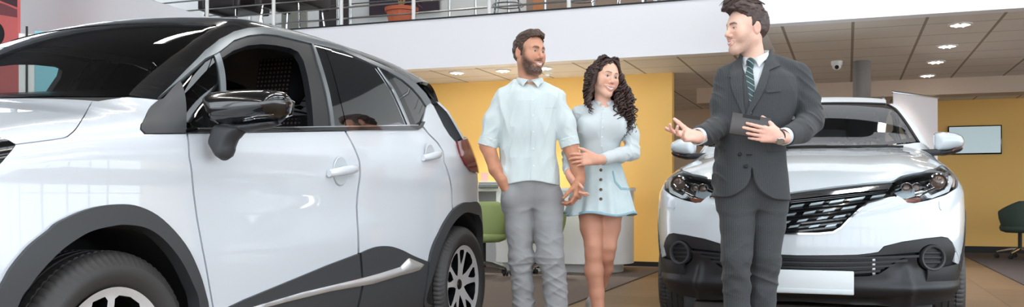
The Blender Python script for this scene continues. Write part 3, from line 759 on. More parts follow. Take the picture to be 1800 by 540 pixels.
def put_wheels(car, hx, y_list, steer=0, rots=(0, 0)):
    first = True
    for y, r in zip(y_list, rots):
        for s in (1, -1):
            w_ = copy_tree(wheel_proto); w_.parent = car; w_.location = (s*hx, y, .345)
            w_.rotation_euler = (math.radians(r), 0, math.radians(180) if s < 0 else 0)
# ================================================================== NEAR CAR (crossover with black roof), front towards the photographer
W1 = pchip([.15, .25, .35, .5, .65, .78, .88, .96, 1.02, 1.08, 1.14, 1.25, 1.4, 1.52, 1.6, 1.7], [.80, .855, .885, .900, .905, .900, .897, .902, .898, .885, .862, .822, .755, .69, .635, .52])
P1 = pchip([-1.0, -.85, -.7, -.5, -.3, 0, .4, 2.3, 2.7, 3.0, 3.25, 3.45, 3.6], [.45, .66, .80, .905, .962, .99, 1, 1, .985, .95, .90, .80, .55])
T1 = pchip([-.95, -.86, -.80, -.72, -.5, -.2, .1, .16, .9, 1.05, 1.25, 1.7, 2.2, 2.8, 3.15, 3.3], [.3, .75, .90, .98, 1.07, 1.14, 1.195, 1.215, 1.615, 1.655, 1.675, 1.69, 1.68, 1.61, 1.53, 1.42])
C1 = pchip([-.9, .0, .14, .3, .9, 1.2, 3.2], [.16, .11, .12, .17, .15, .09, .09])
R1 = pchip([.2, .4, .6, .8, 1.0, 1.15, 1.3, 1.45, 1.58, 1.7], [3.33, 3.42, 3.45, 3.43, 3.40, 3.36, 3.26, 3.14, 3.02, 2.85])
N1 = pchip([.2, .35, .55, .75, .95, 1.2], [-.80, -.87, -.89, -.87, -.80, -.6])
T1s = lambda y: (T1(y+.01)-T1(y-.01))/.02
def f1(x, y, z):
    x, y, z = [np.asarray(v, float) for v in (x, y, z)]
    ax = np.abs(x)
    g1 = (ax-W1(z)*P1(y))*.93
    g2 = (z-(T1(y)-C1(y)*x*x))/np.sqrt(1+np.clip(T1s(y), -3, 3)**2)
    g4 = (y-(R1(z)-.34*x*x))*.85
    g3 = ((N1(z)+.42*x*x)-y)*.8
    f = smax(g1, g2, .10); f = smax(f, g4, .14); f = smax(f, g3, .12)
    return smax(f, .2-z, .05)
CX1, CY1 = -3.0, 2.184
S1 = Surf(f1, (CX1, CY1, 0))
car1 = empty('car', (CX1, CY1, 0), 0, 'white crossover with black roof nearest the camera, filling the left of the picture', 'car')
def h1(*q): return S1.hit(*q)
# --- inner shell that closes the gaps and carries the wheel arches
HUB = (0.03, 2.76)                                     # wheel centres along the body
def shell(f, zmax, hubs, hx, off=.022, rad=.40, ends=(-2, 5)):
    def g(x, y, z):
        d = f(x, y, z)+off
        for hy in hubs:
            dw = np.maximum(np.hypot(y-hy, z-.36)-rad, (hx-.34)-np.abs(x)); d = np.maximum(d, -dw)
        return np.maximum(d, z-(zmax(y) if callable(zmax) else zmax))
    return g
g = shell(f1, lambda y: np.where(y < .2, 1.25, 1.04), HUB, .9); V, Q = nets(g, (-1, -1, .15), (1, 3.6, 1.3), .022)
mk('inner_shell', V, Q, M['liner'], car1)
# --- fender with wheel arch
arch_f_out = [(0, 499), (15, 472), (37, 444), (55, 426), (82, 405), (100, 390), (150, 368), (200, 359.5), (240, 364), (280, 386), (320, 430), (345, 480), (357, 520), (361, 540)]
arch_f_in = [(25, 540), (45, 505), (67, 476), (100, 442), (135, 417), (160, 405), (190, 398), (215, 395.5), (250, 401), (280, 420), (310, 455), (332, 497), (345, 540)]
yz = lambda q: h1(*q)[1:]
AO = [yz(q) for q in arch_f_out]; AI = [yz(q) for q in arch_f_in]
AO = [np.array([-.47, .30]), np.array([-.455, .45])]+AO+[np.array([.445, .36]), np.array([.455, .24])]
AI = [np.array([-.40, .30])]+AI+[np.array([.40, .24])]
AO = catmull(AO, 4); AI = catmull(AI, 4)
seam_f = [yz(q) for q in ((327.5, 235), (331, 275), (338, 330), (345, 385), (355, 440), (366, 500), (373, 540))]
seam_f = seam_f+[np.array([seam_f[-1][0]+.03, .30])]
sail_bl = [yz(q) for q in ((326, 236), (254, 236.5), (246, 228), (247, 219), (278, 176))]
hood_side = [yz((224, 171))]+[yz(q) for q in catmull([(162, 180), (150, 202), (135, 226), (125, 236), (112, 243.5), (75, 249), (28, 255)], 5)]
lamp_edge = [yz(q) for q in ((12, 275), (0, 289))]
fender = hood_side+lamp_edge+[np.array([-.46, .86]), np.array([-.52, .70])]+[p for p in AO[1:-1]]+[np.array([seam_f[-1][0], .3])]+seam_f[::-1][1:]+sail_bl
gap = .004
fen = panel('front_fender', S1, fender, M['paint'], car1, px=False, res=.028)
# --- bumper, nose, lamp of the front end (outside the picture, closes the car)
bump1 = [(-.47, .28), (-.462, .44), (-.525, .69), (-.465, .86), (-.62, .88), (-.80, .86), (-.86, .6), (-.84, .28)]
panel('bumper_side', S1, bump1, M['paint'], car1, px=False, res=.03)
panel('bumper', S1, [(-.72, .5), (-.72, .86), (-.4, .93), (.4, .93), (.72, .86), (.72, .5)], M['paint'], car1, axis='y', px=False, mirror=False, res=.04)
panel('lower_bumper', S1, [(-.72, .24), (-.72, .5), (.72, .5), (.72, .24)], M['clad'], car1, axis='y', px=False, mirror=False, res=.04)
lampP = [yz(q) for q in ((0, 242), (15, 246), (27, 254), (12, 274), (0, 287))]
panel('headlight', S1, lampP+[np.array([-.48, .885]), np.array([-.62, .9]), np.array([-.68, .97]), np.array([-.5, 1.02])], M['black_gloss'], car1, px=False, res=.03)
# --- hood
hs = [h1(*q)[:2] for q in catmull([(160.6, 178.5), (148.8, 200.5), (134, 224), (124, 234.2), (111.5, 241.6), (75, 247), (28, 253)], 5)]
right = [np.array([.70, .17])]+hs+[np.array([.62, -.62]), np.array([.5, -.75])]
rear = [np.array([x, .105+.13*(x/.7)**2]) for x in np.linspace(-.66, .66, 13)]
hood = rear+[hs[0]]+hs[1:]+[np.array([.66, -.5]), np.array([.6, -.68]), np.array([.4, -.78]), np.array([0, -.82])]
hood = hood+[p*[-1, 1] for p in hood[len(rear):-1]][::-1]
panel('hood', S1, hood, M['paint'], car1, axis='z', px=False, mirror=False, res=.035)
# --- cowl, windscreen, roof
ws_edge = [h1(*q)[:2] for q in ((226, 167), (260, 133), (300, 100), (340, 70), (365, 54), (382, 44))]
b0, b1 = ws_edge[0], ws_edge[-1]
cowl_front = [np.array([x, .10+.13*(x/.7)**2]) for x in np.linspace(-.74, .74, 15)]
ws_bottom = [np.array([x, b0[1]-.19*(1-(x/b0[0])**2)]) for x in np.linspace(-b0[0], b0[0], 17)]
ws_top = [np.array([x, b1[1]-.07*(1-(x/b1[0])**2)]) for x in np.linspace(b1[0], -b1[0], 17)]
panel('cowl', S1, cowl_front+[np.array([.76, .34])]+ws_bottom[::-1]+[np.array([-.76, .34])], M['cabin'], car1, axis='z', px=False, mirror=False, res=.03, off=-.006)
ws = ws_bottom+ws_edge[1:-1]+ws_top+[p*[-1, 1] for p in ws_edge[1:-1]][::-1]
panel('windshield', S1, ws, M['windshield'], car1, axis='z', px=False, mirror=False, res=.035, lip=0, off=-.003)
band = [np.array([x, b0[1]-.19*(1-(x/b0[0])**2)+.075]) for x in np.linspace(b0[0]*.97, -b0[0]*.97, 15)]
panel('windshield_frit', S1, ws_bottom+band, M['black_gloss'], car1, axis='z', px=False, mirror=False, res=.03, lip=0, off=-.006)
trim_out = [(277, 175), (300, 153), (330, 122), (360, 91), (385, 71), (410, 57.5), (435, 51), (460, 49.3), (485, 51), (510, 56), (535, 62.5), (560, 70.5), (600, 82.5), (625, 95), (650, 106), (680, 119), (710, 135), (730, 147.5), (747, 165), (757, 181)]
trim_in = [(316, 143.5), (330, 131), (360, 105), (385, 92.5), (410, 72.5), (435, 64), (460, 61), (485, 63), (510, 69), (545, 77.5), (577, 84.5), (600, 90), (625, 101), (650, 112.5), (680, 126), (706, 141), (724, 156), (738, 172), (748, 187)]
pill = [(226, 167), (260, 133), (300, 100), (340, 70), (365, 54), (382, 44), (398, 38), (410, 40), (425, 46), (435, 51), (410, 57.5), (385, 71), (360, 91), (330, 122), (300, 153), (277, 175), (250, 171)]
panel('a_pillar', S1, pill, M['roof_black'], car1, res=.022, lip=.02)
redge = [h1(*q) for q in ((382, 44), (398, 38), (425, 46), (435, 50.5), (460, 49), (485, 50.5), (510, 55.5), (535, 62), (560, 70), (600, 82), (625, 94.5), (650, 105.5), (680, 118.5), (710, 134.5), (730, 147))]
re2 = [p[:2] for p in redge]
rf = re2+[np.array([.6, 3.0]), np.array([.4, 3.1]), np.array([0, 3.14])]
top_mid = [p for p in ws_top][::-1][1:-1]
rf = rf+[p*[-1, 1] for p in rf[:-1]][::-1]+top_mid
panel('roof', S1, rf, M['roof_black'], car1, axis='z', px=False, mirror=False, res=.035, lip=.02)
# --- window trim, sail, pillars and glass
panel('window_trim', S1, trim_out+trim_in[::-1], M['trimgrey'], car1, res=.016, off=.006, lip=.012)
sail = [(316, 142), (325, 234.5), (255, 235.5), (247.5, 228), (248, 219), (279, 177), (287, 175)]
panel('mirror_corner', S1, sail, M['clad'], car1, res=.02, off=.004)
# doors: white skins below the belt
seam_d = [(331, 235.5), (334, 275), (341, 330), (348, 385), (358, 440), (369, 500), (376, 540)]
gap_l = [(605.5, 231), (613.5, 245), (625.5, 270), (630.5, 285), (631.5, 307), (627.5, 338), (625.5, 364), (627.5, 400), (628.5, 446)]
clad_top = [(400, 540), (427, 527), (500, 497), (575, 466), (628.5, 446)]
D1 = [yz(q) for q in seam_d]; D1 += [np.array([D1[-1][0]+.03, .30])]
fd = D1+[np.array([.62, .30])]+[yz(q) for q in clad_top[:-1]]+[yz(q) for q in gap_l[::-1]]
door_f = panel('front_door', S1, fd, M['paint'], car1, px=False, res=.03)
gap_r = [(608.5, 231), (616.5, 245), (628.5, 270), (633.5, 285), (634.5, 307), (630.5, 338), (628.5, 364), (630.5, 400), (632, 445)]
seam_q = [(739, 221), (753.5, 237), (767.5, 251), (777, 265), (779.5, 285), (786, 302), (790, 317), (793, 335), (794.5, 366)]
arch_r_out = [tuple(p) for p in catmull([(795, 370), (789, 375), (778, 392), (770, 408), (759, 431), (752, 459)], 4)]
clad_r = [tuple(p) for p in catmull([(750, 460), (725, 450), (705, 440), (685, 433.5), (667, 433), (650, 437), (632, 445)], 4)]
door_r = panel('rear_door', S1, gap_r+clad_r[::-1][1:]+arch_r_out[::-1]+seam_q[::-1], M['paint'], car1, res=.03)
q_out = [(752, 176), (762, 186), (769, 200), (780, 222), (790, 238), (801, 250)]
tail_in = [(801, 250), (808, 275), (816, 290), (826, 302)]
qp = [(742, 219), (755, 235.5), (770, 250), (779.5, 265), (781.8, 285), (788, 302), (792.5, 317), (795.3, 335), (796.8, 368), (806, 360), (815, 356.5), (830, 357.5), (842, 369)]
Qp = [yz(q) for q in qp]
tl = [yz(q) for q in tail_in]
AR = [yz(q) for q in ((854, 435), (852, 405), (845, 372), (830, 357), (815, 356), (806, 359.5), (795, 369), (778, 392), (770, 408), (759, 431), (752, 459), (742, 525))]
print('tail hits', [tuple(np.round(t, 2)) for t in tl], [tuple(np.round(t, 2)) for t in AR])
qpoly = [yz(q) for q in q_out[:-1]]+tl+[np.array([3.25, 1.0]), np.array([3.28, .8]), np.array([3.26, .62]), np.array([3.20, .60])]+[np.array([3.17, .67]), np.array([3.10, .76]), np.array([3.0, .815])]+[yz(q) for q in ((830, 357.5), (815, 356.5), (806, 360), (796.8, 368))]+[yz(q) for q in qp[:8][::-1]]+[yz(q) for q in ((747, 200), (750, 186))]
panel('rear_quarter_panel', S1, qpoly, M['paint'], car1, px=False, res=.03)
# tail lamp and rear end
tlp = tl+[np.array([3.27, 1.01]), np.array([3.26, 1.16]), np.array([3.13, 1.24])]
panel('tail_lamp', S1, tlp, M['lens_red'], car1, px=False, res=.02, off=.012, lip=.03)
panel('tailgate', S1, [(-.78, .72), (-.79, 1.1), (-.66, 1.4), (-.5, 1.56), (.5, 1.56), (.66, 1.4), (.79, 1.1), (.78, .72)], M['paint'], car1, axis='r', px=False, mirror=False, res=.04)
panel('rear_bumper', S1, [(-.78, .26), (-.78, .7), (.78, .7), (.78, .26)], M['clad'], car1, axis='r', px=False, mirror=False, res=.04)
panel('rear_bumper_side', S1, [(3.19, .28), (3.19, .59), (3.26, .61), (3.4, .62), (3.4, .28)], M['clad'], car1, px=False, res=.03)
# --- wheel-arch mouldings, side cladding, chrome strip
def fair(P, c, lo=.02, up=.03):                         # moulding section: proud in the middle, tucked at both edges
    return P
panel('wheel_arch_trim', S1, AO+AI[::-1], M['clad'], car1, px=False, res=.016, off=.016, lip=.05)
arch_r_in = [(745, 525), (759, 478), (771, 437), (784.5, 407), (792, 395), (803, 382), (817, 373.5), (835, 378), (845, 395), (850, 418)]
ARI = [yz(q) for q in arch_r_in]
RO = [np.array([2.24, .27])]+[yz(q) for q in ((742, 525), (752, 459), (759, 431), (770, 408), (778, 392), (789, 375), (797, 366), (806, 359.5), (815, 356), (825, 356))]+[np.array([2.98, .83]), np.array([3.09, .775]), np.array([3.17, .685]), np.array([3.205, .58]), np.array([3.21, .4])]
RI = [np.array([2.33, .27])]+[yz(q) for q in arch_r_in[:8]]+[np.array([3.0, .745]), np.array([3.08, .68]), np.array([3.125, .58]), np.array([3.13, .4])]
RO = catmull(RO, 4); RI = catmull(RI, 4)
panel('wheel_arch_trim', S1, RO+RI[::-1], M['clad'], car1, px=False, res=.016, off=.016, lip=.05)
low = [(.44, .24), (.44, .30), (.62, .31)]
clad_f = [np.array(q) for q in low]+[yz(q) for q in clad_top[:-1]]+[yz((628.5, 446.5)), yz((632.5, 501)), yz((624, 540))]+[np.array([1.49, .24])]
sideclad = panel('door_cladding', S1, clad_f, M['clad'], car1, px=False, res=.025, off=.010, lip=.02)
clad_rr = [yz((632.5, 446)), *[yz(q) for q in (clad_r[::-1]+[(741, 525)])], np.array([2.235, .24]), np.array([1.5, .24]), yz((628, 540)), yz((636, 501))]
panel('door_cladding', S1, clad_rr, M['clad'], car1, px=False, res=.025, off=.010, lip=.02)
ch_up = [(437, 540), (525, 514), (632, 489), (665, 480), (700, 469), (715, 453.5), (742, 465)]
ch_lo = [(735, 474), (720, 479), (700, 484), (650, 499), (575, 512), (500, 530), (462, 540)]
cp = [np.array([.5, .335])]+[yz(q) for q in ch_up]+[yz(q) for q in ch_lo]+[np.array([.5, .315])]
def ridge(V2, Q=np.array(cp)):
    d = dist_poly(V2, Q); return .016*np.clip(d/.025, 0, 1)
M['strip'] = mat('bright trim strip', (232, 233, 235), .18, .65)
panel('chrome_strip', S1, cp, M['strip'], car1, px=False, res=.010, off=.014, lip=.012, dish=ridge, auto_n=False)
panel('side_sill', S1, [(.44, .205), (.44, .245), (2.24, .245), (2.24, .205)], M['clad_dark'], car1, px=False, res=.03)
# --- belt line
belt = [(325, 227.5), (735, 221.5), (741, 214), (746, 215), (741, 225), (733, 229.5), (580, 230.5), (325, 235)]
panel('belt_trim', S1, belt, M['black_gloss'], car1, res=.012, off=.007, lip=.012)
panel('belt_chrome', S1, [(325, 227), (500, 224.5), (733, 220.5), (733, 222), (500, 226.5), (325, 229)], M['chrome'], car1, res=.008, off=.010, lip=.006)
# --- glass and pillars of the side
quarterlight = [(316.5, 144), (330, 131.5), (360, 105.5), (378, 95.5), (394, 166), (398, 227), (326, 228)]
panel('quarter_light', S1, quarterlight, M['tintglass'], car1, res=.02, off=-.004, lip=0)
panel('window_divider', S1, [(376, 97), (385, 92), (397, 165), (402, 227), (393, 227), (388, 165)], M['trimgrey'], car1, res=.012, off=.002, lip=.02)
frame_o = [(385, 92), (410, 72), (435, 63.5), (460, 60.5), (485, 62.5), (510, 68.5), (546, 77.5), (560, 112), (575, 165), (583, 226)]
frame_i = [(551, 223), (546, 165), (541, 135), (533.5, 107), (524, 91), (510, 84.5), (485, 79.5), (460, 77.5), (435, 80), (410, 89), (390, 102)]
panel('front_window_frame', S1, frame_o+frame_i, M['clad_dark'], car1, res=.014, off=.0, lip=.03)
panel('front_window_seal', S1, [(546, 77), (549, 77), (563, 112), (578, 165), (587, 226), (581, 226), (572, 165), (557, 112)], M['trimgrey'], car1, res=.012, off=.006, lip=.01)
panel('b_pillar', S1, [(549, 78), (566, 81.5), (594, 170), (607, 226), (587, 226), (577, 165), (562, 112)], M['glass_dark'], car1, res=.014, off=.004, lip=.02)
panel('rear_window_frame', S1, [(567, 82), (579, 85), (611, 190), (621, 225.5), (608.5, 226), (595.5, 170)], M['glass_dark'], car1, res=.014, off=.004, lip=.02)
panel('rear_window', S1, [(579.5, 85.5), (600, 90.5), (625, 101.5), (650, 113), (661, 119.5), (688, 160), (716, 223.5), (621.5, 225), (611.5, 190)], M['glass_dark'], car1, res=.02, off=.0, lip=0)
panel('c_pillar', S1, [(661, 119), (680, 126.5), (705, 165), (729, 219), (733, 222), (716, 223.5), (688, 160)], M['black_gloss'], car1, res=.014, off=.005, lip=.02)
panel('rear_quarter_window', S1, [(680.5, 127), (706, 141.5), (724, 156.5), (738, 172.5), (747, 187), (745, 197), (737, 214), (729, 219), (705, 165)], M['glass_dark'], car1, res=.016, off=.0, lip=.01)
panel('window_bead', S1, [(661, 118.5), (664, 119.5), (692, 160), (719, 222), (716, 223), (689, 160)], M['chrome'], car1, res=.008, off=.009, lip=.008)
# --- door handles
def handle(px0, px1, par):
    a = h1(*px0); b = h1(*px1); out = []
    for s, pr in zip((1, -1), par):
        mb = MB(); n = 14; V = []; F = []
        A, B = np.array([a[0]+.0, a[1], a[2]]), np.array([b[0], b[1], b[2]])
        for i in range(n):
            t = i/(n-1); c = A+(B-A)*t; c = c+np.array([.042*math.sin(math.pi*min(1, max(0, t*.9+.05)))**.5-.004, 0, .004*math.sin(math.pi*t)])
            hz = .021*(.7+.3*math.sin(math.pi*min(1, t*.8+.1))); hx = .012
            for k in range(10):
                w_ = 2*math.pi*k/10; V.append((s*(c[0]+hx*math.cos(w_)), c[1], c[2]+hz*math.sin(w_)))
        for i in range(n-1):
            for k in range(10): F.append([i*10+k, i*10+(k+1) % 10, (i+1)*10+(k+1) % 10, (i+1)*10+k])
        F.append(list(range(10))); F.append([(n-1)*10+k for k in range(10)])
        mb.add(V, F); o = mb.build('door_handle', M['paint'], pr, auto=60)
        mid = (A+B)/2; c = S1.solve(np.array([[mid[1], mid[2]]]), 0, 0, 1.3)[0]
        mb = MB(); mb.lathe([(0, .0015), (.05, .0018), (.058, .003), (.062, .0)], 32, axis='x', c=(0, 0, 0), close=False)
        cup = mb.build('handle_recess', mat('handle recess', (198, 206, 211), .3, coat=.8), pr); cup.location = (s*(c[0]+.001), mid[1]-.004, mid[2]); cup.scale = (s, 1.0, 1.05)
        out.append(o)
    return out
hf = handle((574, 305), (623, 297), door_f); handle((740.5, 278), (770, 271), door_r)
k = h1(617, 299)
MB().lathe([(.007, 0), (.007, .004), (0, .004)], 14, axis='x', c=(k[0]+.018, k[1]-.004, k[2]), close=False).build('key_hole', M['dark'], door_f[0])
# --- door mirrors: housing pillowed between a front and a back face
def pillow(name, poly2, to3, depth_f, depth_b, m, parent, res=.012, R=.05, mirror_x=None):
    Q = np.array(catmull(poly2, 5, True)); V2, T = tri_poly(Q, res); d = dist_poly(V2, Q)
    h = np.sqrt(np.clip(1-(1-np.clip(d/R, 0, 1))**2, 0, 1)); n = len(V2)
    A = np.array([to3(u, v, -depth_f*q) for (u, v), q in zip(V2, h)]); B = np.array([to3(u, v, depth_b*q) for (u, v), q in zip(V2, h)])
    V = np.vstack([A, B]); F = [list(t) for t in T]+[[i+n for i in t][::-1] for t in T]
    if mirror_x: V = V*[-1, 1, 1]
    mb = MB(); mb.add(V.tolist(), F); o = mb.build(name, m, parent, auto=None, smooth=True)
    bm = __import__('bmesh').new(); bm.from_mesh(o.data); __import__('bmesh').ops.remove_doubles(bm, verts=bm.verts, dist=.0005); __import__('bmesh').ops.recalc_face_normals(bm, faces=bm.faces); bm.to_mesh(o.data); bm.free()
    return o
YM = .44+CY1
def m1(px, py):
    p = onY(px, py, YM); return np.array([p[0]-CX1, p[2]])
hous = [(369, 180), (374, 168), (390, 160), (435, 156.5), (480, 158.5), (500, 163), (508.5, 175), (507, 193), (500, 207), (486, 213), (430, 219), (386, 219), (375, 200)]
lowr = [(384, 217), (430, 217), (486, 212), (503, 203), (498, 213), (478, 224), (445, 231.5), (432, 232), (400, 224)]
arm = [(384, 218), (425, 218), (433, 231), (421, 241), (413, 252), (408, 268), (401, 281), (388, 281), (379, 268), (371, 252), (375, 236)]
for s in (1, -1):
    to3 = lambda u, v, w_: np.array([u, .44+w_, v])
    body = pillow('door_mirror', [m1(*q) for q in hous], to3, .085, .06, M['roof_black'], car1, R=.055, mirror_x=s < 0)
    pillow('lower_shell', [m1(*q) for q in lowr], to3, .06, .055, M['clad'], body, R=.02, mirror_x=s < 0)
    pillow('mirror_foot', [m1(*q) for q in arm], lambda u, v, w_: np.array([u, .44+w_, v]), .04, .04, M['clad'], body, R=.03, mirror_x=s < 0)
    gl = [m1(*q) for q in ((382, 178), (395, 168), (440, 164), (485, 167), (500, 176), (496, 200), (470, 210), (400, 211))]
    MB().prism([(s*p_[0], p_[1]) for p_ in gl], .497, .504, 'y').build('mirror_glass', M['chrome'], body)
    a_, b_ = m1(450, 214), m1(498, 206)
    mb = MB(); mb.tube([(s*a_[0], .372, a_[1]), (s*(a_[0]+b_[0])/2, .366, (a_[1]+b_[1])/2+.001), (s*b_[0], .385, b_[1])], .005, 8); mb.build('turn_signal', M['clearglass'], body)
# --- cabin
def seat(car, x, y, m_dots):
    mb = MB(); mb.box(x-.25, x+.25, y-.42, y+.12, .55, .74, .07); se = mb.build('front_seat', M['seat'], car)
    R_ = Matrix.Translation((x, y+.12, .68)) @ Matrix.Rotation(math.radians(-14), 4, 'X')
    MB().box(-.245, .245, -.07, .08, 0, .60, .065, M=R_).build('seat_back', M['seat'], se)
    MB().box(-.19, .19, -.078, -.06, .05, .56, .02, M=R_).build('seat_centre', m_dots, se)
    MB().box(-.125, .125, -.06, .065, .66, .90, .05, M=R_).build('headrest', M['seat'], se)
    MB().box(-.105, .09, -.066, -.05, .67, .885, .02, M=R_).build('headrest_cloth', m_dots, se)
    mb = MB()
    for d in (-.06, .06): mb.tube([R_ @ Vector((d, 0, .58)), R_ @ Vector((d, 0, .68))], .008, 8)
    mb.build('headrest_posts', M['steel'], se)
seat(car1, .33, 1.40, M['dots']); seat(car1, -.37, 1.40, M['dots'])
def cabin(car, f, y0, y1, zb):
    MB().box(-.72, .72, y0, y0+.42, .6, zb, .06).build('dashboard', M['cabin'], car)
    MB().box(-.7, .7, 2.0, 2.25, .5, 1.12, .08).build('rear_seat', M['seat'], car)
    MB().box(-.76, .76, y0, y1, .36, .46, .02).build('cabin_floor', M['cabin'], car)
    c = np.array([.37, y0+.5, zb-.03]); mb = MB(); ax = math.radians(65)
    mb.tube([c+np.array([.185*math.cos(t), .185*math.sin(t)*math.cos(ax), .185*math.sin(t)*math.sin(ax)]) for t in np.linspace(0, 2*math.pi, 33)[:-1]], .014, 8, closed=True)
    for t in (0, math.pi, -math.pi/2): mb.tube([c, c+np.array([.18*math.cos(t), .18*math.sin(t)*math.cos(ax), .18*math.sin(t)*math.sin(ax)])], .012, 6)
    mb.tube([c, c+np.array([0, -.18, -.08])], .03, 10); mb.build('steering_wheel', M['cabin'], car)
cabin(car1, f1, .35, 3.0, 1.13)
def head_lining(f, zlo, zhi, y0, y1, name='headlining', car=None, off=.03):
    P = [(x, y) for y in np.linspace(y0, y1, 14) for x in np.linspace(-.58, .58, 9)]
    S = Surf(f, (0, 0, 0)); Q = S.solve(np.array(P), 2, .9, 1.9); Q = Q-np.array([0, 0, off]); F = [[i*9+j, i*9+j+1, (i+1)*9+j+1, (i+1)*9+j] for i in range(13) for j in range(8)]
    mk(name, Q, F, M['cabin'], car)
head_lining(f1, 1, 1.9, 1.05, 2.95, car=car1)
put_wheels(car1, .775, HUB, rots=(14, 0))
# ================================================================== FAR CAR (white crossover seen from the front)
W2 = pchip([.15, .3, .45, .6, .75, .88, .97, 1.05, 1.12, 1.2, 1.3, 1.45, 1.6, 1.7], [.80, .85, .885, .90, .905, .90, .88, .85, .825, .80, .765, .70, .615, .53])
P2 = pchip([-1.0, -.85, -.7, -.55, -.4, -.2, .1, 2.4, 2.8, 3.2, 3.5, 3.7], [.60, .80, .885, .935, .965, .99, 1, 1, .97, .93, .84, .6])
T2 = pchip([-.95, -.86, -.80, -.70, -.55, -.3, 0, .3, .47, .52, 1.4, 1.6, 2.1, 2.8, 3.3, 3.5], [.70, .82, .875, .935, 1.0, 1.075, 1.135, 1.18, 1.208, 1.225, 1.625, 1.665, 1.685, 1.66, 1.57, 1.45])
C2 = pchip([-.9, .0, .45, .6, 1.4, 1.8, 3.3], [.10, .10, .10, .15, .13, .09, .09])
N2 = pchip([.18, .28, .36, .45, .58, .7, .8, .9, 1.0], [-.72, -.79, -.83, -.845, -.845, -.84, -.825, -.79, -.70])
R2 = pchip([.2, .4, .7, 1.0, 1.2, 1.4, 1.6, 1.7], [3.35, 3.45, 3.5, 3.47, 3.4, 3.25, 3.05, 2.9])
T2s = lambda y: (T2(y+.01)-T2(y-.01))/.02
def f2(x, y, z):
    x, y, z = [np.asarray(v, float) for v in (x, y, z)]; ax = np.abs(x)
    g1 = (ax-W2(z)*P2(y))*.93
    g2 = (z-(T2(y)-C2(y)*x*x+.018*np.exp(-((ax-.55)/.12)**2)*np.clip(1-(y-.1)**2/.5, 0, 1)))/np.sqrt(1+np.clip(T2s(y), -3, 3)**2)
    g4 = (y-(R2(z)-.3*x*x))*.85
    g3 = ((N2(z)+.30*x*x+.28*ax**4)-y)*.85
    f = smax(g1, g2, .11); f = smax(f, g4, .14); f = smax(f, g3, .10)
    return smax(f, .2-z, .05)
CX2, CY2 = -.253, 6.10
S2 = Surf(f2, (CX2, CY2, 0))
car2 = empty('car', (CX2, CY2, 0), 0, 'white crossover facing forward behind the salesman, with blank plate and dark bumper', 'car')
def h2(*q): return S2.hit(*q)
xz = lambda q: h2(*q)[[0, 2]]
def merge(objs, name, parent):
    V = []; F = []; mats = []
    for o in objs:
        b = len(V); V += [tuple(v.co) for v in o.data.vertices]; F += [[i+b for i in p.vertices] for p in o.data.polygons]; m_ = o.data.materials[0]
        bpy.data.objects.remove(o)
    return mk(name, V, F, m_, parent, True, auto=40)
HUB2 = (0.0, 2.646)
g = shell(f2, 1.06, HUB2, .9, off=.065, rad=.42); V, Q = nets(g, (-1, -1, .15), (1, 3.7, 1.1), .024)
mk('inner_shell', V, Q, M['liner'], car2)
XA, XE = -.078, .52
def mir(p):                                             # the far half of the grille, its crease sitting behind the salesman
    return np.array([XA-(p[0]-XA)*(XE+XA)/(XE-XA) if p[0] <= XE else -p[0], p[1]])
def sym(pts):                                           # right half outline (traced) plus its mirror image
    P = [xz(q) for q in pts]; return P+[p*[-1, 1] for p in P][::-1]
# --- bumper skin (white): outline between bonnet, lamps, grille and the dark lower bumper
lamp = [(1566.5, 330), (1572.6, 317), (1584, 310), (1621, 302.6), (1646, 295.5), (1662, 291), (1672, 292.4), (1680.5, 304.6), (1684.6, 319), (1682.6, 329), (1662, 342), (1631.6, 351.5), (1607, 356.5), (1595, 355.5), (1585, 347), (1574, 336)]
grille_lo = [(1574, 348), (1552, 351), (1525.5, 358), (1512, 369), (1494, 385.5), (1479, 401), (1465.5, 409), (1437, 412), (1380, 412)]
bump_lo = [(1405, 449), (1454, 449), (1506, 448), (1530, 445.5), (1544, 443), (1553.6, 433), (1585.6, 425), (1627, 419), (1655, 416), (1666, 418), (1674, 426), (1683, 445.5), (1688, 459.5)]
half = grille_lo[::-1]+[(1577, 344), (1585, 348), (1595, 356.5), (1607, 357.5), (1631.6, 352.5), (1662, 343), (1683, 330)]
HL = [xz(q) for q in half]
e1 = [np.array([.80, .98]), np.array([.835, .92])]
sideedge = [np.array([.872, .90]), np.array([.876, .8]), np.array([.872, .7]), np.array([.866, .6]), np.array([.862, .52])]
BL = [xz(q) for q in bump_lo]
R_ = HL+sideedge+BL[::-1]
panel('front_bumper', S2, R_+([mir(p) for p in HL]+[p*[-1, 1] for p in sideedge+BL[::-1]])[::-1], M['paint2'], car2, axis='y', px=False, mirror=False, res=.022, rng_=(-1.3, .4))
# --- dark lower bumper
lo_in = [(1405, 450), (1454, 450), (1506, 449), (1531, 446.5), (1545, 444), (1554, 434), (1585.6, 426), (1627, 420), (1655, 417), (1666, 419), (1673, 427), (1682, 446), (1687, 460.5)]
BI = [xz(q) for q in lo_in]
bot = [np.array([.855, .45]), np.array([.845, .36]), np.array([.80, .29]), np.array([.70, .265]), np.array([.5, .255]), np.array([.3, .255]), np.array([0, .262])]
lowg = [(1405, 452), (1506, 451.5), (1532, 449.5), (1552, 448.5), (1598, 445), (1616, 443.5), (1614, 449), (1600, 452), (1583, 458), (1570, 466), (1557, 475), (1545, 482), (1528, 486), (1500, 487), (1405, 487)]
LG = [xz(q) for q in lowg]
fog = [(1638.5+25*math.cos(t), 453.5+24*math.sin(t)) for t in np.linspace(0, 2*math.pi, 25)[:-1]]
FG = [xz(q) for q in fog]
R_ = BI+bot
body = R_+[p*[-1, 1] for p in R_[:-1]][::-1]
holes = [LG+[p*[-1, 1] for p in LG[:-1]][::-1][:-1], FG, [p*[-1, 1] for p in FG]]
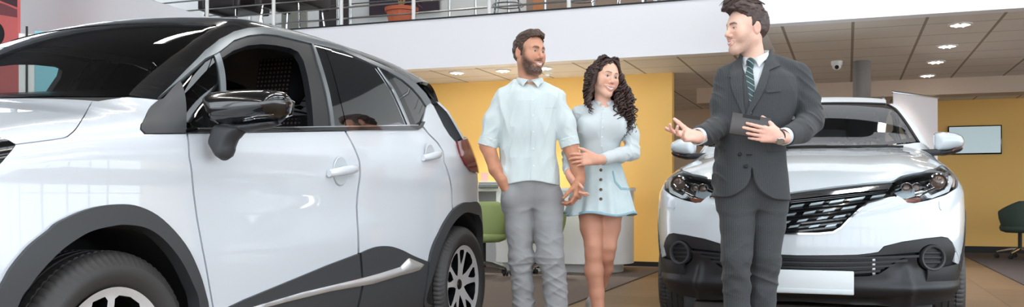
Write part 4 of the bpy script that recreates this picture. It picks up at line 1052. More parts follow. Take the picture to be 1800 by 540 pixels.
def lowdish(V2):
    x = np.abs(V2[:, 0]); z = V2[:, 1]; d = np.zeros(len(V2))
    d += .022*np.exp(-((z-.36)/.035)**2)*np.clip(1.25-np.abs(x-.6)*2.2, 0, 1)           # shelf under the fog lamps
    d += -.02*np.exp(-((z-.47)/.06)**2)*np.clip((x-.45)/.1, 0, 1)
    d += -.03*np.exp(-((z-.275)/.03)**2)*np.clip((.5-x)/.1, 0, 1)
    d += .014*np.exp(-((x-.565)/.02)**2)*np.clip((.50-z)/.05, 0, 1)
    return d
panel('lower_bumper', S2, body, M['clad_dark'], car2, axis='y', px=False, mirror=False, res=.016, holes=holes, dish=lowdish, rng_=(-1.3, .4), auto_n=False, lip=.03)
panel('lower_grille_backing', S2, LG+[p*[-1, 1] for p in LG[:-1]][::-1][:-1], M['liner'], car2, axis='y', px=False, mirror=False, res=.04, off=-.035, lip=0)
def bar(ya, yb, x1, w_, m_, off=0.0):
    """slat across the lower opening: height ya at the middle, yb at its outer end"""
    P = []
    for t in np.linspace(-1, 1, 25): P.append((t*x1, ya+(yb-ya)*abs(t)**2))
    Q = [np.array([x, z+w_]) for x, z in P]+[np.array([x, z-w_]) for x, z in P][::-1]
    return panel('slat', S2, Q, m_, None, axis='y', px=False, mirror=False, res=.02, off=off, lip=.03, auto_n=False)[0]
zc = lambda py: float(xz((1460, py))[1])
sl = []
M['slat_grey'] = mat('dark grey slats', (70, 70, 72), .4)
for py, x1, up in ((454, .62, .012), (463, .56, .016), (472, .49, .018), (482, .42, .02)): sl.append(bar(zc(py), zc(py)+up, x1, .0065, M['clad_dark'], -.004))
for py, x1, up in ((458.5, .56, .012), (467.5, .5, .014), (477, .45, .018)): sl.append(bar(zc(py), zc(py)+up, x1, .0045, M['clad_dark'], -.026))
merge(sl, 'lower_grille', car2)
sensor = panel('radar_strut', S2, [(1536, 452), (1541, 452), (1541, 486), (1536, 486)], M['steel'], car2, axis='y', res=.02, off=-.022, lip=.004)
# fog lamps
for s in (1, -1):
    c = h2(1638.5, 453.5); n_ = S2.grad(c[None])[0]
    Rm = Vector((n_[0]*.5, n_[1], 0)).to_track_quat('Z', 'Y').to_matrix().to_4x4()
    o = empty('fog_lamp', (s*c[0], c[1], c[2])); o.parent = car2
    bpy.data.objects.remove(o)
    a_ = math.atan2(n_[0]*.6, -n_[1])*s
    mb = MB(); mb.lathe([(.070, .03), (.072, -.004), (.067, -.014), (.058, -.012), (.054, .004)], 40, axis='y', close=False); ring = mb.build('fog_lamp', M['clad'], car2); ring.location = (s*(c[0]+.004), c[1]+.004, c[2]); ring.rotation_euler = (0, 0, a_)
    mb = MB(); mb.lathe([(.056, .012), (0, .012)], 32, axis='y', close=False); mb.build('blank_cover', M['clad_dark'], ring)
    mb = MB()
    for z in (-.026, 0, .026): mb.box(-math.sqrt(.054**2-z*z), math.sqrt(.054**2-z*z), .0, .012, z-.008, z+.008, .003)
    mb.build('cover_rib', M['clad_dark'], ring)
# bumper lower flaps
MB().box(.42, .70, -.46, -.43, .17, .27, .01).build('air_flap', M['clad'], car2); MB().box(-.70, -.42, -.46, -.43, .17, .27, .01).build('air_flap', M['clad'], car2)
MB().box(-.62, .62, -.6, -.2, .17, .24, .02).build('undertray', mat('dark undertray', (58, 50, 48), .6), car2)
# --- number plate, blank
pl = [h2(1361, 475), h2(1501, 476), h2(1501, 517), h2(1357, 517)]
yp = -.872; zl, zh = onY(1428, 517, CY2+yp)[2], onY(1428, 475.5, CY2+yp)[2]; xr = onY(1501, 490, CY2+yp)[0]-CX2; xl = -xr
plate = MB().box(xl, xr, yp-.006, yp+.014, zl, zh, .006).build('number_plate', mat('white plate holder', (226, 234, 238), .35), car2)
MB().box(xl+.004, xr-.004, yp-.009, yp-.004, zl+.004, zl+.028, .002).build('plate_rail', mat('white plate rail', (216, 226, 232), .4), plate)
MB().box(xl+.02, xr-.02, yp+.012, -.80, zl+.005, zh-.02).build('plate_carrier', M['clad_dark'], car2)
# --- grille
gr_up = [(1380, 353), (1459, 344), (1503, 339), (1540, 335), (1561, 333.5), (1568, 336), (1577, 344)]
half = [xz(q) for q in gr_up]+[xz(q) for q in grille_lo]
panel('grille_backing', S2, half[:-1]+[mir(p) for p in half[1:-1]][::-1], M['liner'], car2, axis='y', px=False, mirror=False, res=.04, off=-.03, lip=0)
strip = []
def fill(p0, p1, k): return [p0+(p1-p0)*i/k for i in range(k+1)]
for i in range(9):                                      # black slats following the slope of the upper edge
    t = (i+.35)/9; y0 = 349+t*62; x_end = np.interp(y0-349, [0, 8, 20, 36, 52, 63], [1568, 1536, 1516, 1497, 1480, 1462])
    y1 = y0-(x_end-1405)*.115
    a, b = xz((1380, y0+2.9)), xz((x_end, y1)); N_ = 10
    Q = [a+(b-a)*k/N_+np.array([0, .005]) for k in range(N_+1)]+[a+(b-a)*k/N_-np.array([0, .005]) for k in range(N_+1)][::-1]
    for Q in (Q, [mir(p) for p in Q]): strip += panel('slat', S2, Q, M['black_gloss'], None, axis='y', px=False, mirror=False, res=.02, off=-.016, lip=.02, auto_n=False)
merge(strip, 'grille_slats', car2)
M['silver'] = mat('satin silver inserts', (160, 173, 180), .3, .5)
blk = []
for row in ([(1388, 365.5, 26), (1422, 361.5, 27), (1457, 357.5, 28), (1493, 353, 28), (1530, 348.5, 27)], [(1380, 380.5, 20), (1411, 377, 24), (1446, 373, 24), (1478, 369, 28)], [(1374, 394, 16), (1400, 391, 21), (1435, 387, 22), (1464, 384, 24)], [(1385, 401.5, 21), (1421, 401, 21), (1450, 400, 22)]):
    for x, y, L in row:
        s_ = .15; hgt = 3.5
        P = [xz(q) for q in ((x, y), (x+L-4, y-(L-4)*s_), (x+L, y-L*s_-hgt), (x+4, y-4*s_-hgt))]
        for P_ in (P, [mir(p) for p in P]): blk += panel('block', S2, P_, M['silver'], None, axis='y', px=False, mirror=False, res=.015, off=.0, lip=.012, auto_n=False)
merge(blk, 'grille_pattern', car2)
# chrome line above the grille, gloss band below the bonnet, chrome edge below the grille
def strip2(up, lo, m_, name, off, lip=.01, res=.014):
    P = [xz(q) for q in up]+[xz(q) for q in lo]
    k = len(up); U = P[:k]; Lw = P[k:]
    Q = U+Lw+[mir(p) for p in Lw[:-1]][::-1]+[mir(p) for p in U[1:]][::-1]
    return panel(name, S2, Q, m_, car2, axis='y', px=False, mirror=False, res=res, off=off, lip=lip)
strip2([(1380, 340.5), (1437, 332.5), (1503, 324.5), (1566, 319)], [(1570, 322), (1562, 328), (1503, 334), (1459, 339), (1380, 348)], M['dark'], 'bonnet_gap_band', -.008, .03)
strip2([(1380, 347.8), (1459, 338.5), (1503, 333.5), (1562, 327), (1566, 330)], [(1561, 334), (1503, 339.5), (1459, 344.5), (1380, 353.5)], M['chrome'], 'grille_chrome_bar', .008, .02)
strip2([(1380, 409.5), (1437, 409.5), (1464, 407), (1477, 399.5), (1492, 384), (1510, 367.5), (1524.5, 356), (1551, 349.3), (1573, 346.5)], [(1574, 348.5), (1552, 351.5), (1525.5, 358.5), (1512, 369.5), (1494, 386), (1479, 401.5), (1465.5, 409.8), (1437, 412.5), (1405, 412.5)], M['chrome'], 'grille_chrome_edge', .005, .012)
# washer caps and tow-hook cover
panel('washer_cap', S2, [(1650, 354), (1666, 351.5), (1670, 366), (1654, 370), (1651, 366)], M['paint2'], car2, axis='y', res=.012, off=.004, lip=.006)
# --- headlights
HLp = [xz(q) for q in lamp]
def inner(name, pts, m_, off, lip=.006, res=.012, parent=None, an=True):
    return panel(name, S2, pts, m_, parent, axis='y', res=res, off=off, lip=lip, rng_=(-1.3, .4), auto_n=an)
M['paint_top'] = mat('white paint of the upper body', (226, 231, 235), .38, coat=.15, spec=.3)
M['bowl'] = mat('dark chrome lamp bowl', (96, 98, 102), .22, .9)
hl = panel('headlight', S2, HLp, M['bowl'], car2, axis='y', px=False, res=.02, off=-.055, lip=0, rng_=(-1.3, .4))
inner('headlight_brow', [(1573, 319), (1584, 311.5), (1621, 304), (1646, 297), (1660, 293), (1666, 294), (1640, 305), (1600, 313), (1576, 322)], M['roof_black'], -.006, parent=hl)
inner('chrome_band', [(1571, 325), (1600, 316), (1640, 307), (1668, 297), (1671, 301), (1640, 311), (1602, 320), (1574, 330)], M['chrome'], -.016, parent=hl)
inner('inner_reflector', [(1575, 331), (1603, 321), (1611, 325), (1616, 338), (1600, 343), (1588, 343)], M['silver'], -.035, parent=hl)
inner('chrome_fin', [(1612, 332), (1626, 327), (1632, 331), (1622, 338), (1614, 340)], M['chrome'], -.03, parent=hl)
inner('chrome_fin', [(1630, 312), (1642, 308), (1640, 314), (1634, 326), (1628, 330)], M['chrome'], -.034, parent=hl)
inner('turn_reflector', [(1590, 346), (1619, 342), (1626, 346), (1622, 351), (1604, 354), (1596, 352)], M['amber'], -.030, parent=hl)
inner('light_guide', [(1628, 339), (1634, 336), (1640, 341), (1664, 331), (1669, 322), (1670, 306), (1676, 303), (1678, 318), (1672, 335), (1642, 347), (1634, 346)], mat('pale light guide', (226, 230, 232), .2, coat=.8), -.016, lip=.012, parent=hl)
inner('side_reflector', [(1672, 298), (1679, 306), (1682, 318), (1680, 327), (1677, 326), (1679, 315), (1675, 304)], mat('pale amber side reflector', (212, 180, 160), .25, coat=.8), -.012, parent=hl)
for i, s in enumerate((1, -1)):
    for (px, py, r, dp) in ((1651, 321, .043, .05), (1594, 332, .028, .045), (1612, 329, .02, .04)):
        c = h2(px, py); mb = MB(); mb.lathe([(r*1.22, .03), (r*1.25, -.006), (r*1.12, -.012), (r*1.02, .0), (r*1.0, .02)], 32, axis='y', close=False); o = mb.build('projector_ring', M['chrome'], hl[i]); o.location = (s*c[0], c[1]+dp, c[2]); o.rotation_euler = (0, 0, s*math.radians(14))
        mb = MB(); mb.lathe([(r*math.cos(t), .01-r*.55*math.sin(t)) for t in np.linspace(0, math.pi/2, 9)], 28, axis='y', close=False); o = mb.build('projector_lens', mat('warm projector lens', (112, 90, 76), .06, coat=1.0), hl[i]); o.location = (s*c[0], c[1]+dp, c[2]); o.rotation_euler = (0, 0, s*math.radians(14))
panel('headlight_lens', S2, HLp, M['clearglass'], car2, axis='y', px=False, res=.018, off=.0, lip=0, rng_=(-1.3, .4))
we = [h2(*q)[:2] for q in ((1612, 248), (1594, 220), (1571, 190), (1558, 183))]
b0, b1 = we[0], we[-1]; YC = float(h2(1430, 260.5)[1]); DY = float(b0[1])-YC; print('YC', YC, DY, b0, b1)
# --- bonnet with the fender tops, fender sides, cowl
hood_lo = [(1380, 340), (1437, 332), (1503, 324), (1566, 318.5), (1573, 316), (1584, 309.3), (1621, 302), (1646, 295), (1662, 290.5), (1671, 291.5)]
HF = [h2(*q)[:2] for q in hood_lo]
HF = [p for p in HF]
NB = len(HF)
right = HF+[np.array([.855, .12]), np.array([.85, .3]), np.array([.81, .48])]
rear = [np.array([x, YC-.03+DY*(x/b0[0])**2]) for x in np.linspace(.74, -.74, 15)]
panel('bonnet', S2, right+rear+([mir(p) for p in right[1:NB]]+[p*[-1, 1] for p in right[NB:]])[::-1], M['paint2'], car2, axis='z', px=False, mirror=False, res=.026, rng_=(.6, 1.9), lip=.015)
arc = lambda c, r, a0, a1, n: [np.array([c+r*math.cos(math.radians(a)), .36+r*math.sin(math.radians(a))]) for a in np.linspace(a0, a1, n)]
fs = [(-.50, .50), (-.50, .7), (-.44, .86), (-.385, .915), (-.30, .955), (-.08, 1.008), (.02, 1.05), (.1, 1.09), (.3, 1.1), (.55, 1.14), (.7, 1.2), (.8, .7), (.8, .28), (.46, .28)]+[tuple(p) for p in arc(0, .46, 0, 165, 14)]
panel('front_fender', S2, fs, M['paint2'], car2, px=False, res=.04, off=-.003)
panel('wheel_arch_trim', S2, arc(0, .46, -10, 168, 18)+arc(0, .40, -10, 168, 18)[::-1], M['clad_dark'], car2, px=False, res=.03, off=.003, lip=.04)
panel('bumper_side', S2, [(-.66, .28), (-.66, .468), (-.5, .485), (-.405, .49), (-.44, .28)], M['clad_dark'], car2, px=False, res=.03, off=.002)
panel('wheel_arch_trim', S2, arc(HUB2[1], .46, 10, 190, 18)+arc(HUB2[1], .40, 10, 190, 18)[::-1], M['clad_dark'], car2, px=False, res=.03, off=.014, lip=.05)
df = panel('front_door', S2, [(.805, .42), (.805, 1.12), (1.6, 1.14), (1.62, .42)], M['paint2'], car2, px=False, res=.05)
dr = panel('rear_door', S2, [(1.63, .42), (1.61, 1.14), (2.5, 1.18), (2.42, .86), (2.25, .7), (2.18, .42)], M['paint2'], car2, px=False, res=.05)
panel('rear_quarter_panel', S2, [(2.51, 1.18), (2.43, .86)]+[tuple(p) for p in arc(HUB2[1], .46, 120, 10, 10)]+[(3.3, .5), (3.36, 1.0), (3.2, 1.2), (3.0, 1.24)], M['paint2'], car2, px=False, res=.05)
panel('side_sill', S2, [(.47, .25), (.47, .41), (2.18, .41), (2.18, .25)], M['clad_dark'], car2, px=False, res=.05)
panel('rear_window', S2, [(-.70, 1.16), (-.56, 1.46), (.56, 1.46), (.70, 1.16)], M['windshield'], car2, axis='r', px=False, mirror=False, res=.06, lip=0)
panel('tailgate', S2, [(-.76, .5), (-.78, 1.13), (.78, 1.13), (.76, .5)], M['paint2'], car2, axis='r', px=False, mirror=False, res=.06)
panel('rear_bumper', S2, [(-.76, .26), (-.76, .49), (.76, .49), (.76, .26)], M['clad_dark'], car2, axis='r', px=False, mirror=False, res=.06)
# --- windscreen, pillars, roof, side glass
print('windscreen edge', [tuple(np.round(h2(*q), 3)) for q in ((1617, 249), (1596, 219), (1573, 188), (1560, 181.5))], 'roof', np.round(h2(1480, 176), 3), 'cowl', np.round(h2(1460, 262), 3))
wb = [np.array([x, b0[1]-DY*(1-(x/b0[0])**2)]) for x in np.linspace(-b0[0], b0[0], 17)]
TY = float(b1[1])-float(h2(1440, 182)[1]); wt = [np.array([x, b1[1]-TY*(1-(x/b1[0])**2)]) for x in np.linspace(b1[0], -b1[0], 17)]
panel('windshield', S2, wb+we[1:-1]+wt+[p*[-1, 1] for p in we[1:-1]][::-1], M['windshield'], car2, axis='z', px=False, mirror=False, res=.035, lip=0, off=-.002)
panel('cowl', S2, [np.array([x, YC-.06+DY*(x/b0[0])**2]) for x in np.linspace(-.76, .76, 15)]+[p+np.array([0, .02]) for p in wb[::-1]], M['cabin'], car2, axis='z', px=False, mirror=False, res=.03, off=-.016, lip=0)
band = [p+np.array([0, .055]) for p in wb[::-1]]
panel('windshield_frit', S2, [p*[.985, 1] for p in wb]+[p*[.97, 1] for p in band], M['black_gloss'], car2, axis='z', px=False, mirror=False, res=.03, lip=0, off=-.005)
wo = [p+np.array([.018, .0]) for p in we]; wo2 = [p+np.array([.05, .04]) for p in we]
panel('windshield_seal', S2, we+wo[::-1], M['dark'], car2, axis='z', px=False, res=.02, off=.003, lip=.02)
panel('a_pillar', S2, [p+np.array([.016, 0]) for p in we]+[np.array([.60, 1.5]), np.array([.66, 1.3]), np.array([.72, 1.05]), np.array([.79, .75])], M['paint_top'], car2, axis='z', px=False, res=.025, lip=.02)
rt = [p+np.array([0, .012]) for p in wt[::-1]]
panel('roof_seal', S2, [p*[.99, 1]+np.array([0, -.008]) for p in wt[::-1]]+[p+np.array([0, .022]) for p in wt], M['dark'], car2, axis='z', px=False, mirror=False, res=.02, off=.003, lip=.02)
panel('roof', S2, [p+np.array([0, .014]) for p in wt[::-1]]+[np.array([.54, 2.0]), np.array([.54, 2.9]), np.array([.4, 3.25]), np.array([-.4, 3.25]), np.array([-.54, 2.9]), np.array([-.54, 2.0])], M['paint_top'], car2, axis='z', px=False, mirror=False, res=.05, lip=.02)
for s in (1, -1):
    P = S2.solve(np.array([[.52, y] for y in np.linspace(1.75, 3.0, 10)]), 2, .9, 1.9); P[:, 2] += .03; P[0, 2] -= .03; P[-1, 2] -= .03
    MB().tube([(s*p[0], p[1], p[2]) for p in P], .014, 8).build('roof_rail', M['steel'], car2)
panel('side_glass', S2, [(.95, 1.2), (1.35, 1.42), (1.7, 1.54), (2.4, 1.56), (2.95, 1.44), (3.0, 1.26), (2.5, 1.2)], M['tintglass'], car2, px=False, res=.05, lip=0)
panel('window_frame', S2, [(.9, 1.14), (1.3, 1.44), (1.7, 1.585), (2.4, 1.6), (3.05, 1.46), (3.06, 1.25), (2.5, 1.185)], M['clad_dark'], car2, px=False, res=.05, off=-.003, lip=.01, holes=[[(.97, 1.21), (1.35, 1.41), (1.7, 1.53), (2.4, 1.55), (2.93, 1.43), (2.97, 1.27), (2.5, 1.21)]])
P = [S2.solve(np.array([[x, y]]), 2, .9, 1.9)[0]+np.array([0, 0, .012]) for x, y in ((-.62, YC+.12), (-.3, YC+.04), (.05, YC+.02), (.12, YC+.02))]
mb = MB(); mb.tube(P, .008, 8); P = [S2.solve(np.array([[x, y]]), 2, .9, 1.9)[0]+np.array([0, 0, .012]) for x, y in ((-.05, YC+.01), (.3, YC+.03), (.6, YC+.10))]; mb.tube(P, .008, 8); mb.build('wiper', M['dark'], car2)
# --- door mirrors
YM2 = .66+CY2
def m2(px, py):
    p = onY(px, py, YM2); return np.array([p[0]-CX2, p[2]])
hous = [(1640, 250), (1641, 238), (1646, 233), (1664, 232), (1684, 235.5), (1694, 243), (1694.5, 254), (1687, 261), (1665, 265.5), (1645, 267.5), (1642, 262)]
under = [(1643, 264), (1665, 263), (1688, 258), (1692.5, 262), (1684, 268), (1662, 273.5), (1651, 273)]
neck = [(1636, 262), (1648, 259), (1652, 268), (1648, 276), (1634, 276)]
for s in (1, -1):
    t3 = lambda u, v, w_: np.array([u, .66+w_, v])
    bd = pillow('door_mirror', [m2(*q) for q in hous], t3, .09, .06, M['paint2'], car2, R=.06, mirror_x=s < 0)
    pillow('mirror_underside', [m2(*q) for q in under], t3, .07, .055, M['clad_dark'], bd, R=.025, mirror_x=s < 0)
    a_ = m2(1640, 266)
    MB().box(s*(a_[0]-.1), s*(a_[0]+.05), .60, .70, a_[1]-.03, a_[1]+.012, .012).build('mirror_foot', M['clad_dark'], bd)
    a_, b_ = m2(1672, 266), m2(1690, 260)
    MB().tube([(s*a_[0], .60, a_[1]), (s*b_[0], .625, b_[1])], .008, 8).build('turn_signal', M['amber'], bd)
# --- cabin
seat(car2, .36, 1.5, M['seat']); seat(car2, -.36, 1.5, M['seat']); cabin(car2, f2, .62, 3.1, 1.16); head_lining(f2, 1, 1.9, 1.45, 3.1, car=car2)
MB().box(-.1, .1, 1.36, 1.39, 1.46, 1.52, .012).build('rear_view_mirror', M['cabin'], car2)
put_wheels(car2, .775, HUB2)
for o_ in [wheel_proto]+list(wheel_proto.children): bpy.data.objects.remove(o_)
# ================================================================== figures: implicit bodies and clothes, in a frame facing the camera (x right, y away, z up)
def unit(v): v = np.array(v, float); return v/(np.linalg.norm(v)+1e-12)
class U:
    """smooth union of rounded limbs; far-away members are skipped for compact point sets"""
    def __init__(s): s.p = []; s.post = []
    def cone(s, a, b, ra, rb, k=.02):
        a = np.array(a, float); b = np.array(b, float); s.p.append((lambda q: s_cone(q, a, b, ra, rb), (a+b)/2, np.linalg.norm(b-a)/2+max(ra, rb), k, 0)); return s
    def ell(s, c, r, R=None, k=.02, sub=False):
        c = np.array(c, float); s.p.append((lambda q: s_ell(q, c, r, R), c, max(r), k, 1 if sub else 0)); return s
    def fn(s, f, c, R, k=.02, sub=False): s.p.append((f, np.array(c, float), R, k, 1 if sub else 0)); return s
    def chain(s, pts, rad, k=.02):
        for i in range(len(pts)-1): s.cone(pts[i], pts[i+1], rad[i], rad[i+1], k)
        return s
    def add(s, o): s.p += o.p; return s
    def __call__(s, x, y, z):
        x, y, z = [np.asarray(v, float) for v in (x, y, z)]; q = (x, y, z)
        lo = np.array([x.min(), y.min(), z.min()]); hi = np.array([x.max(), y.max(), z.max()]); cul = (hi-lo).max() < .5
        d = np.full(x.shape, .3)
        for f, c, R, k, sub in s.p:
            if cul and np.linalg.norm(np.maximum(np.maximum(lo-c, c-hi), 0))-R > .07: continue
            v = f(q)
            d = smax(d, -v, k) if sub else smin(d, v, k)
        for g in s.post: d = g(d, x, y, z)
        return d
def slices(tab, k_top=.03):
    """torso from a table of (z, cx, cy, half width, half depth)"""
    t = np.array(sorted(tab)); F_ = [pchip(t[:, 0], t[:, i]) for i in range(1, 5)]; z0, z1 = t[0, 0], t[-1, 0]
    def f(q):
        x, y, z = q; zz = np.clip(z, z0, z1); cx, cy, a, b = [g(zz) for g in F_]
        e = 2.3
        r = (np.abs((x-cx)/a)**e+np.abs((y-cy)/b)**e)**(1/e); d = (r-1)*np.minimum(a, b)*.92
        return smax(smax(d, z-z1, k_top), z0-z, .01)
    return f, np.array([t[:, 1].mean(), t[:, 2].mean(), (z0+z1)/2]), max((z1-z0)/2, t[:, 3].max())+t[:, 3].max()*.6
def hand(h, wrist, u, n, side, curl=(15, 15, 15, 15), th=(35, 10), sc=1.0, spread=4, fanz=0.0):
    """palm, four fingers and a thumb; u towards the fingers, n out of the palm, side +1 = right hand"""
    wrist = np.array(wrist, float); u = unit(u); n = np.array(n, float); n = unit(n-u*(n@u)); w = np.cross(u, n)*side
    P = lambda a, b, c: wrist+(u*a+w*b+n*c)*sc
    palm = U()
    for b0, b1 in ((.018, .030), (.007, .011), (-.006, -.010), (-.016, -.029)):
        palm.cone(P(.0, b0*.9, 0), P(.082, b1, 0), .0165*sc, .0125*sc, .012)
    palm.cone(P(.012, .02, .008), P(.045, .034, .012), .016*sc, .014*sc, .014)
    palm.cone(P(-.03, 0, 0), P(.01, 0, 0), .024*sc, .021*sc, .02)
    h.add(palm)
    L = [(.043, .027, .021), (.047, .030, .022), (.043, .028, .021), (.034, .021, .019)]; B = [.030, .010, -.0105, -.029]; A = [.086, .090, .086, .078]; RR = [.0092, .0095, .0090, .0080]
    for i in range(4):
        p = P(A[i]-.006, B[i], 0); ang = 0; sp = math.radians((1.5-i)*spread)
        base = unit(u*math.cos(sp)+w*math.sin(sp)); c = curl[i] if hasattr(curl[i], '__len__') else (curl[i], curl[i]*1.15, curl[i]*.8)
        r = RR[i]*sc
        for j in range(3):
            ang += math.radians(c[j]); d = base*math.cos(ang)+n*math.sin(ang); e = p+d*L[i][j]*sc
            h.cone(p, e, r, r*.90, .006 if j == 0 else .003); p = e; r *= .90
    a0 = math.radians(th[0]); a1 = math.radians(th[1])
    d = unit(u*math.cos(a0)+w*math.sin(a0)+n*math.sin(a1)); p = P(.022, .026, .004); e = p+d*.042*sc
    h.cone(p, e, .0155*sc, .0115*sc, .010)
    d2 = unit(d+u*.25+n*.1); e2 = e+d2*.034*sc; h.cone(e, e2, .0112*sc, .0102*sc, .004)
    d3 = unit(d2+u*.25+n*.1); h.cone(e2, e2+d3*.026*sc, .0102*sc, .0078*sc, .004)
    return h
class Head:
    def __init__(s, c, yaw, pitch, roll, sc, fem=False, smile=1.0, open_=1.0):
        s.c = np.array(c, float); s.R = np.array((Matrix.Rotation(math.radians(yaw), 3, 'Z') @ Matrix.Rotation(math.radians(roll), 3, 'Y') @ Matrix.Rotation(math.radians(pitch), 3, 'X')))
        s.sc = np.array(sc, float)*np.ones(3); s.mn = float(s.sc.min()); s.fem = fem; s.smile = smile; s.open = open_; s.mw = .023+.005*smile
    def loc(s, x, y, z): return [v/s.sc for v in ((np.stack([x-s.c[0], y-s.c[1], z-s.c[2]], -1))@s.R).T] if np.ndim(x) == 1 else None
    def w(s, p): return s.c+s.R@(np.array(p, float)*s.sc)
    def sdf(s):
        u = U(); f = s.fem
        u.ell((0, .018, .034), (.075, .096, .083), k=.02)
        u.ell((0, -.018, .012), (.066 if f else .068, .076, .084), k=.03)
        u.ell((0, -.034, -.045), (.050 if f else .055, .050, .062), k=.03)
        jw = .042 if f else .049
        for sx in (-1, 1):
            u.cone((sx*jw, .012, -.048), (sx*.015, -.064, -.103 if f else -.104), .024 if f else .026, .017 if f else .021, .03)
            u.ell((sx*.043, -.052, -.022), (.025, .027, .022), k=.03)
            u.cone((sx*.014, -.088, .020), (sx*.044, -.072, .021), .006 if f else .009, .007, .02)
            u.ell((sx*.031, -.097, .001), (.019, .0135, .0115), k=.012, sub=True)
            u.ell((sx*.031, -.0735, .001), (.0140, .0140, .0130), k=.003)
            u.cone((sx*.018, -.0855, .0085), (sx*.044, -.0785, .0065), .0035, .003, .004)
        u.ell((0, -.072, -.104), (.018 if f else .022, .018, .016), k=.02)
        nl = .105 if f else .110
        u.cone((0, -.085, .012), (0, -nl, -.030), .0065, .0085 if f else .0095, .014)
        u.ell((0, -nl+.001, -.032), (.0105, .010, .0095), k=.006)
        for sx in (-1, 1): u.ell((sx*.0115, -.094, -.0365), (.0075, .0095, .0075), k=.006)
        for sx in (-1, 1): u.ell((sx*.006, -.101, -.0435), (.0035, .005, .003), k=.004, sub=True)
        sm = s.smile
        for sx in (-1, 1):
            cx, cz = sx*s.mw, -.0635+.0065*sm
            u.chain([(cx, -.0765, cz), (sx*.012, -.0905, -.0625+.0015*sm), (0, -.094, -.0615)], [.0035, .0052, .0056], .006)
            u.chain([(cx, -.0765, cz), (sx*.013, -.0890, -.0735-.004*s.open+.002*sm), (0, -.0925, -.0765-.004*s.open)], [.0035, .0058, .0066], .006)
            u.ell((sx*.047, -.056, -.046), (.015, .014, .018), k=.022)
        u.ell((0, -.0795, -.0675-.001*s.open), (.021, .0085, .0065), k=.003)
        for sx in (-1, 1):
            Re = rotm(0, 0, sx*-18)
            u.ell((sx*.080, .016, -.002), (.0095, .019, .031), Re, k=.006); u.ell((sx*.090, .010, .002), (.006, .010, .017), Re, k=.008, sub=True)
        g = U(); c, R, sc = s.c, s.R, s.sc
        def F_(q):
            p = ((np.stack([q[0]-c[0], q[1]-c[1], q[2]-c[2]], -1))@R)/sc; return u(p[:, 0], p[:, 1], p[:, 2])*sc.min()
        return F_, c, .16*float(sc.max())
    def paint(s, V, base, lip, brow, iris=(58, 40, 30), beard=None, stub=0.0, blush=.12):
        p = ((V-s.c)@s.R)/s.sc; x, y, z = p.T; C = np.tile(np.array(srgb(*base))[:3], (len(V), 1)); n = len(V)
        def mix(m, col): 
            nonlocal C
            m = np.clip(m, 0, 1)[:, None]; C = C*(1-m)+np.array(srgb(*col))[:3]*m
        near = (np.linalg.norm(p, axis=1) < .2); front = near & (y < 0)
        ax = np.abs(x)
        mix(near*blush*2.2*np.exp(-((ax-.043)**2+(z+.03)**2)/.022**2)*(y < -.03), (214, 120, 100))
        mix(near*.25*np.exp(-((ax)**2+(z+.033)**2)/.013**2)*(y < -.09), (214, 120, 100))
        mix(near*.3*np.exp(-((ax-.082)**2+(z)**2)/.03**2)*(y > -.01), (214, 120, 100))
        if beard is not None or stub:
            nz = noise(x*260, y*260, z*120)
            jaw = 1/(1+np.exp(-(-.036-z-.55*np.clip(-y-.03, 0, .1)*1.0+.30*np.clip(ax-.03, 0, .05)*1.2)/.0055))
            must = np.exp(-((z+.051)/.0065)**2)*(ax < .034)*(y < -.06)
            sg = lambda v, w_: 1/(1+np.exp(-np.clip(v/w_, -30, 30)))
            side = sg(ax-.052, .003)*sg(y+.042, .005)*sg(-.004-y, .004)*sg(.022-z, .008)*sg(z+.09, .006)
            low = sg(z+.128, .004); sy = sg(-.006-y, .006)
            m = np.clip(np.maximum(np.maximum(jaw*sy, must), side*.85), 0, 1)*low*near
            lipm = np.exp(-((ax/.028)**2+((z+.071)/.013)**2)**2*1.2)*(y < -.07)
            m = m*(1-np.clip(lipm*1.3, 0, 1)); chk = np.exp(-((ax-.036)**2/.016**2+(z+.028)**2/.022**2))*(y < -.05); m = m*(1-.8*chk)
            if beard is not None: mix(m*np.clip(.88+.16*nz, 0, 1), beard)
            else: mix(m*stub*np.clip(.85+.25*nz, 0, 1), (120, 92, 84))
        # brows
        bz = (.0225 if s.fem else .0195)+.004*np.sin(np.clip((ax-.012)/.04, 0, 1)*math.pi*.8)-.006*np.clip((ax-.04)/.015, 0, 1); bw = (.0036 if s.fem else .0058)*np.clip(1.25-np.abs(ax-.026)/.03, 0.25, 1)
        mix(front*(ax > .011)*(ax < .051)*np.exp(-((z-bz)/bw)**2)*.95, brow)
        # eyes: lid line, white, iris
        ex = ax-.031; hgt = (.0055 if s.fem else .0036)*np.clip(1-(ex/.0142)**2, 0, 1)
        eye = front*(np.abs(ex) < .0142)*(y < -.07); zz = z-.0012
        inn = eye*(np.abs(zz) < hgt)
        mix(eye*np.exp(-((zz-hgt)/(.0021 if s.fem else .0017))**2)*(1.0 if s.fem else .85), (30, 20, 18)); mix(eye*np.exp(-((zz+hgt)/.0012)**2)*.45, (80, 50, 44))
        mix(inn*.95, (206, 200, 196))
        gx = x-np.sign(x)*.031-s.__dict__.get('gaze', 0)
        mix(inn*(np.hypot(gx, zz) < .0064), iris); mix(inn*(np.hypot(gx, zz) < .0026), (8, 8, 8))
        # lips and teeth
        sm = s.smile; t = np.clip(ax/s.mw, 0, 1.05); cz = -.0635+.0065*sm
        up = -.0655*(1-t**2)+cz*t**2+.0; lo = (-.0715-.004*s.open)*(1-t**2)+cz*t**2
        mouth = front*(y < -.068)*(t < 1.02)
        upo = up+.0075*(1-t**1.6); loo = lo-.0095*(1-t**1.8)
        mix(mouth*(z < upo)*(z > loo)*.9, lip)
        ins = mouth*(z < up)*(z > lo)*(t < .96)
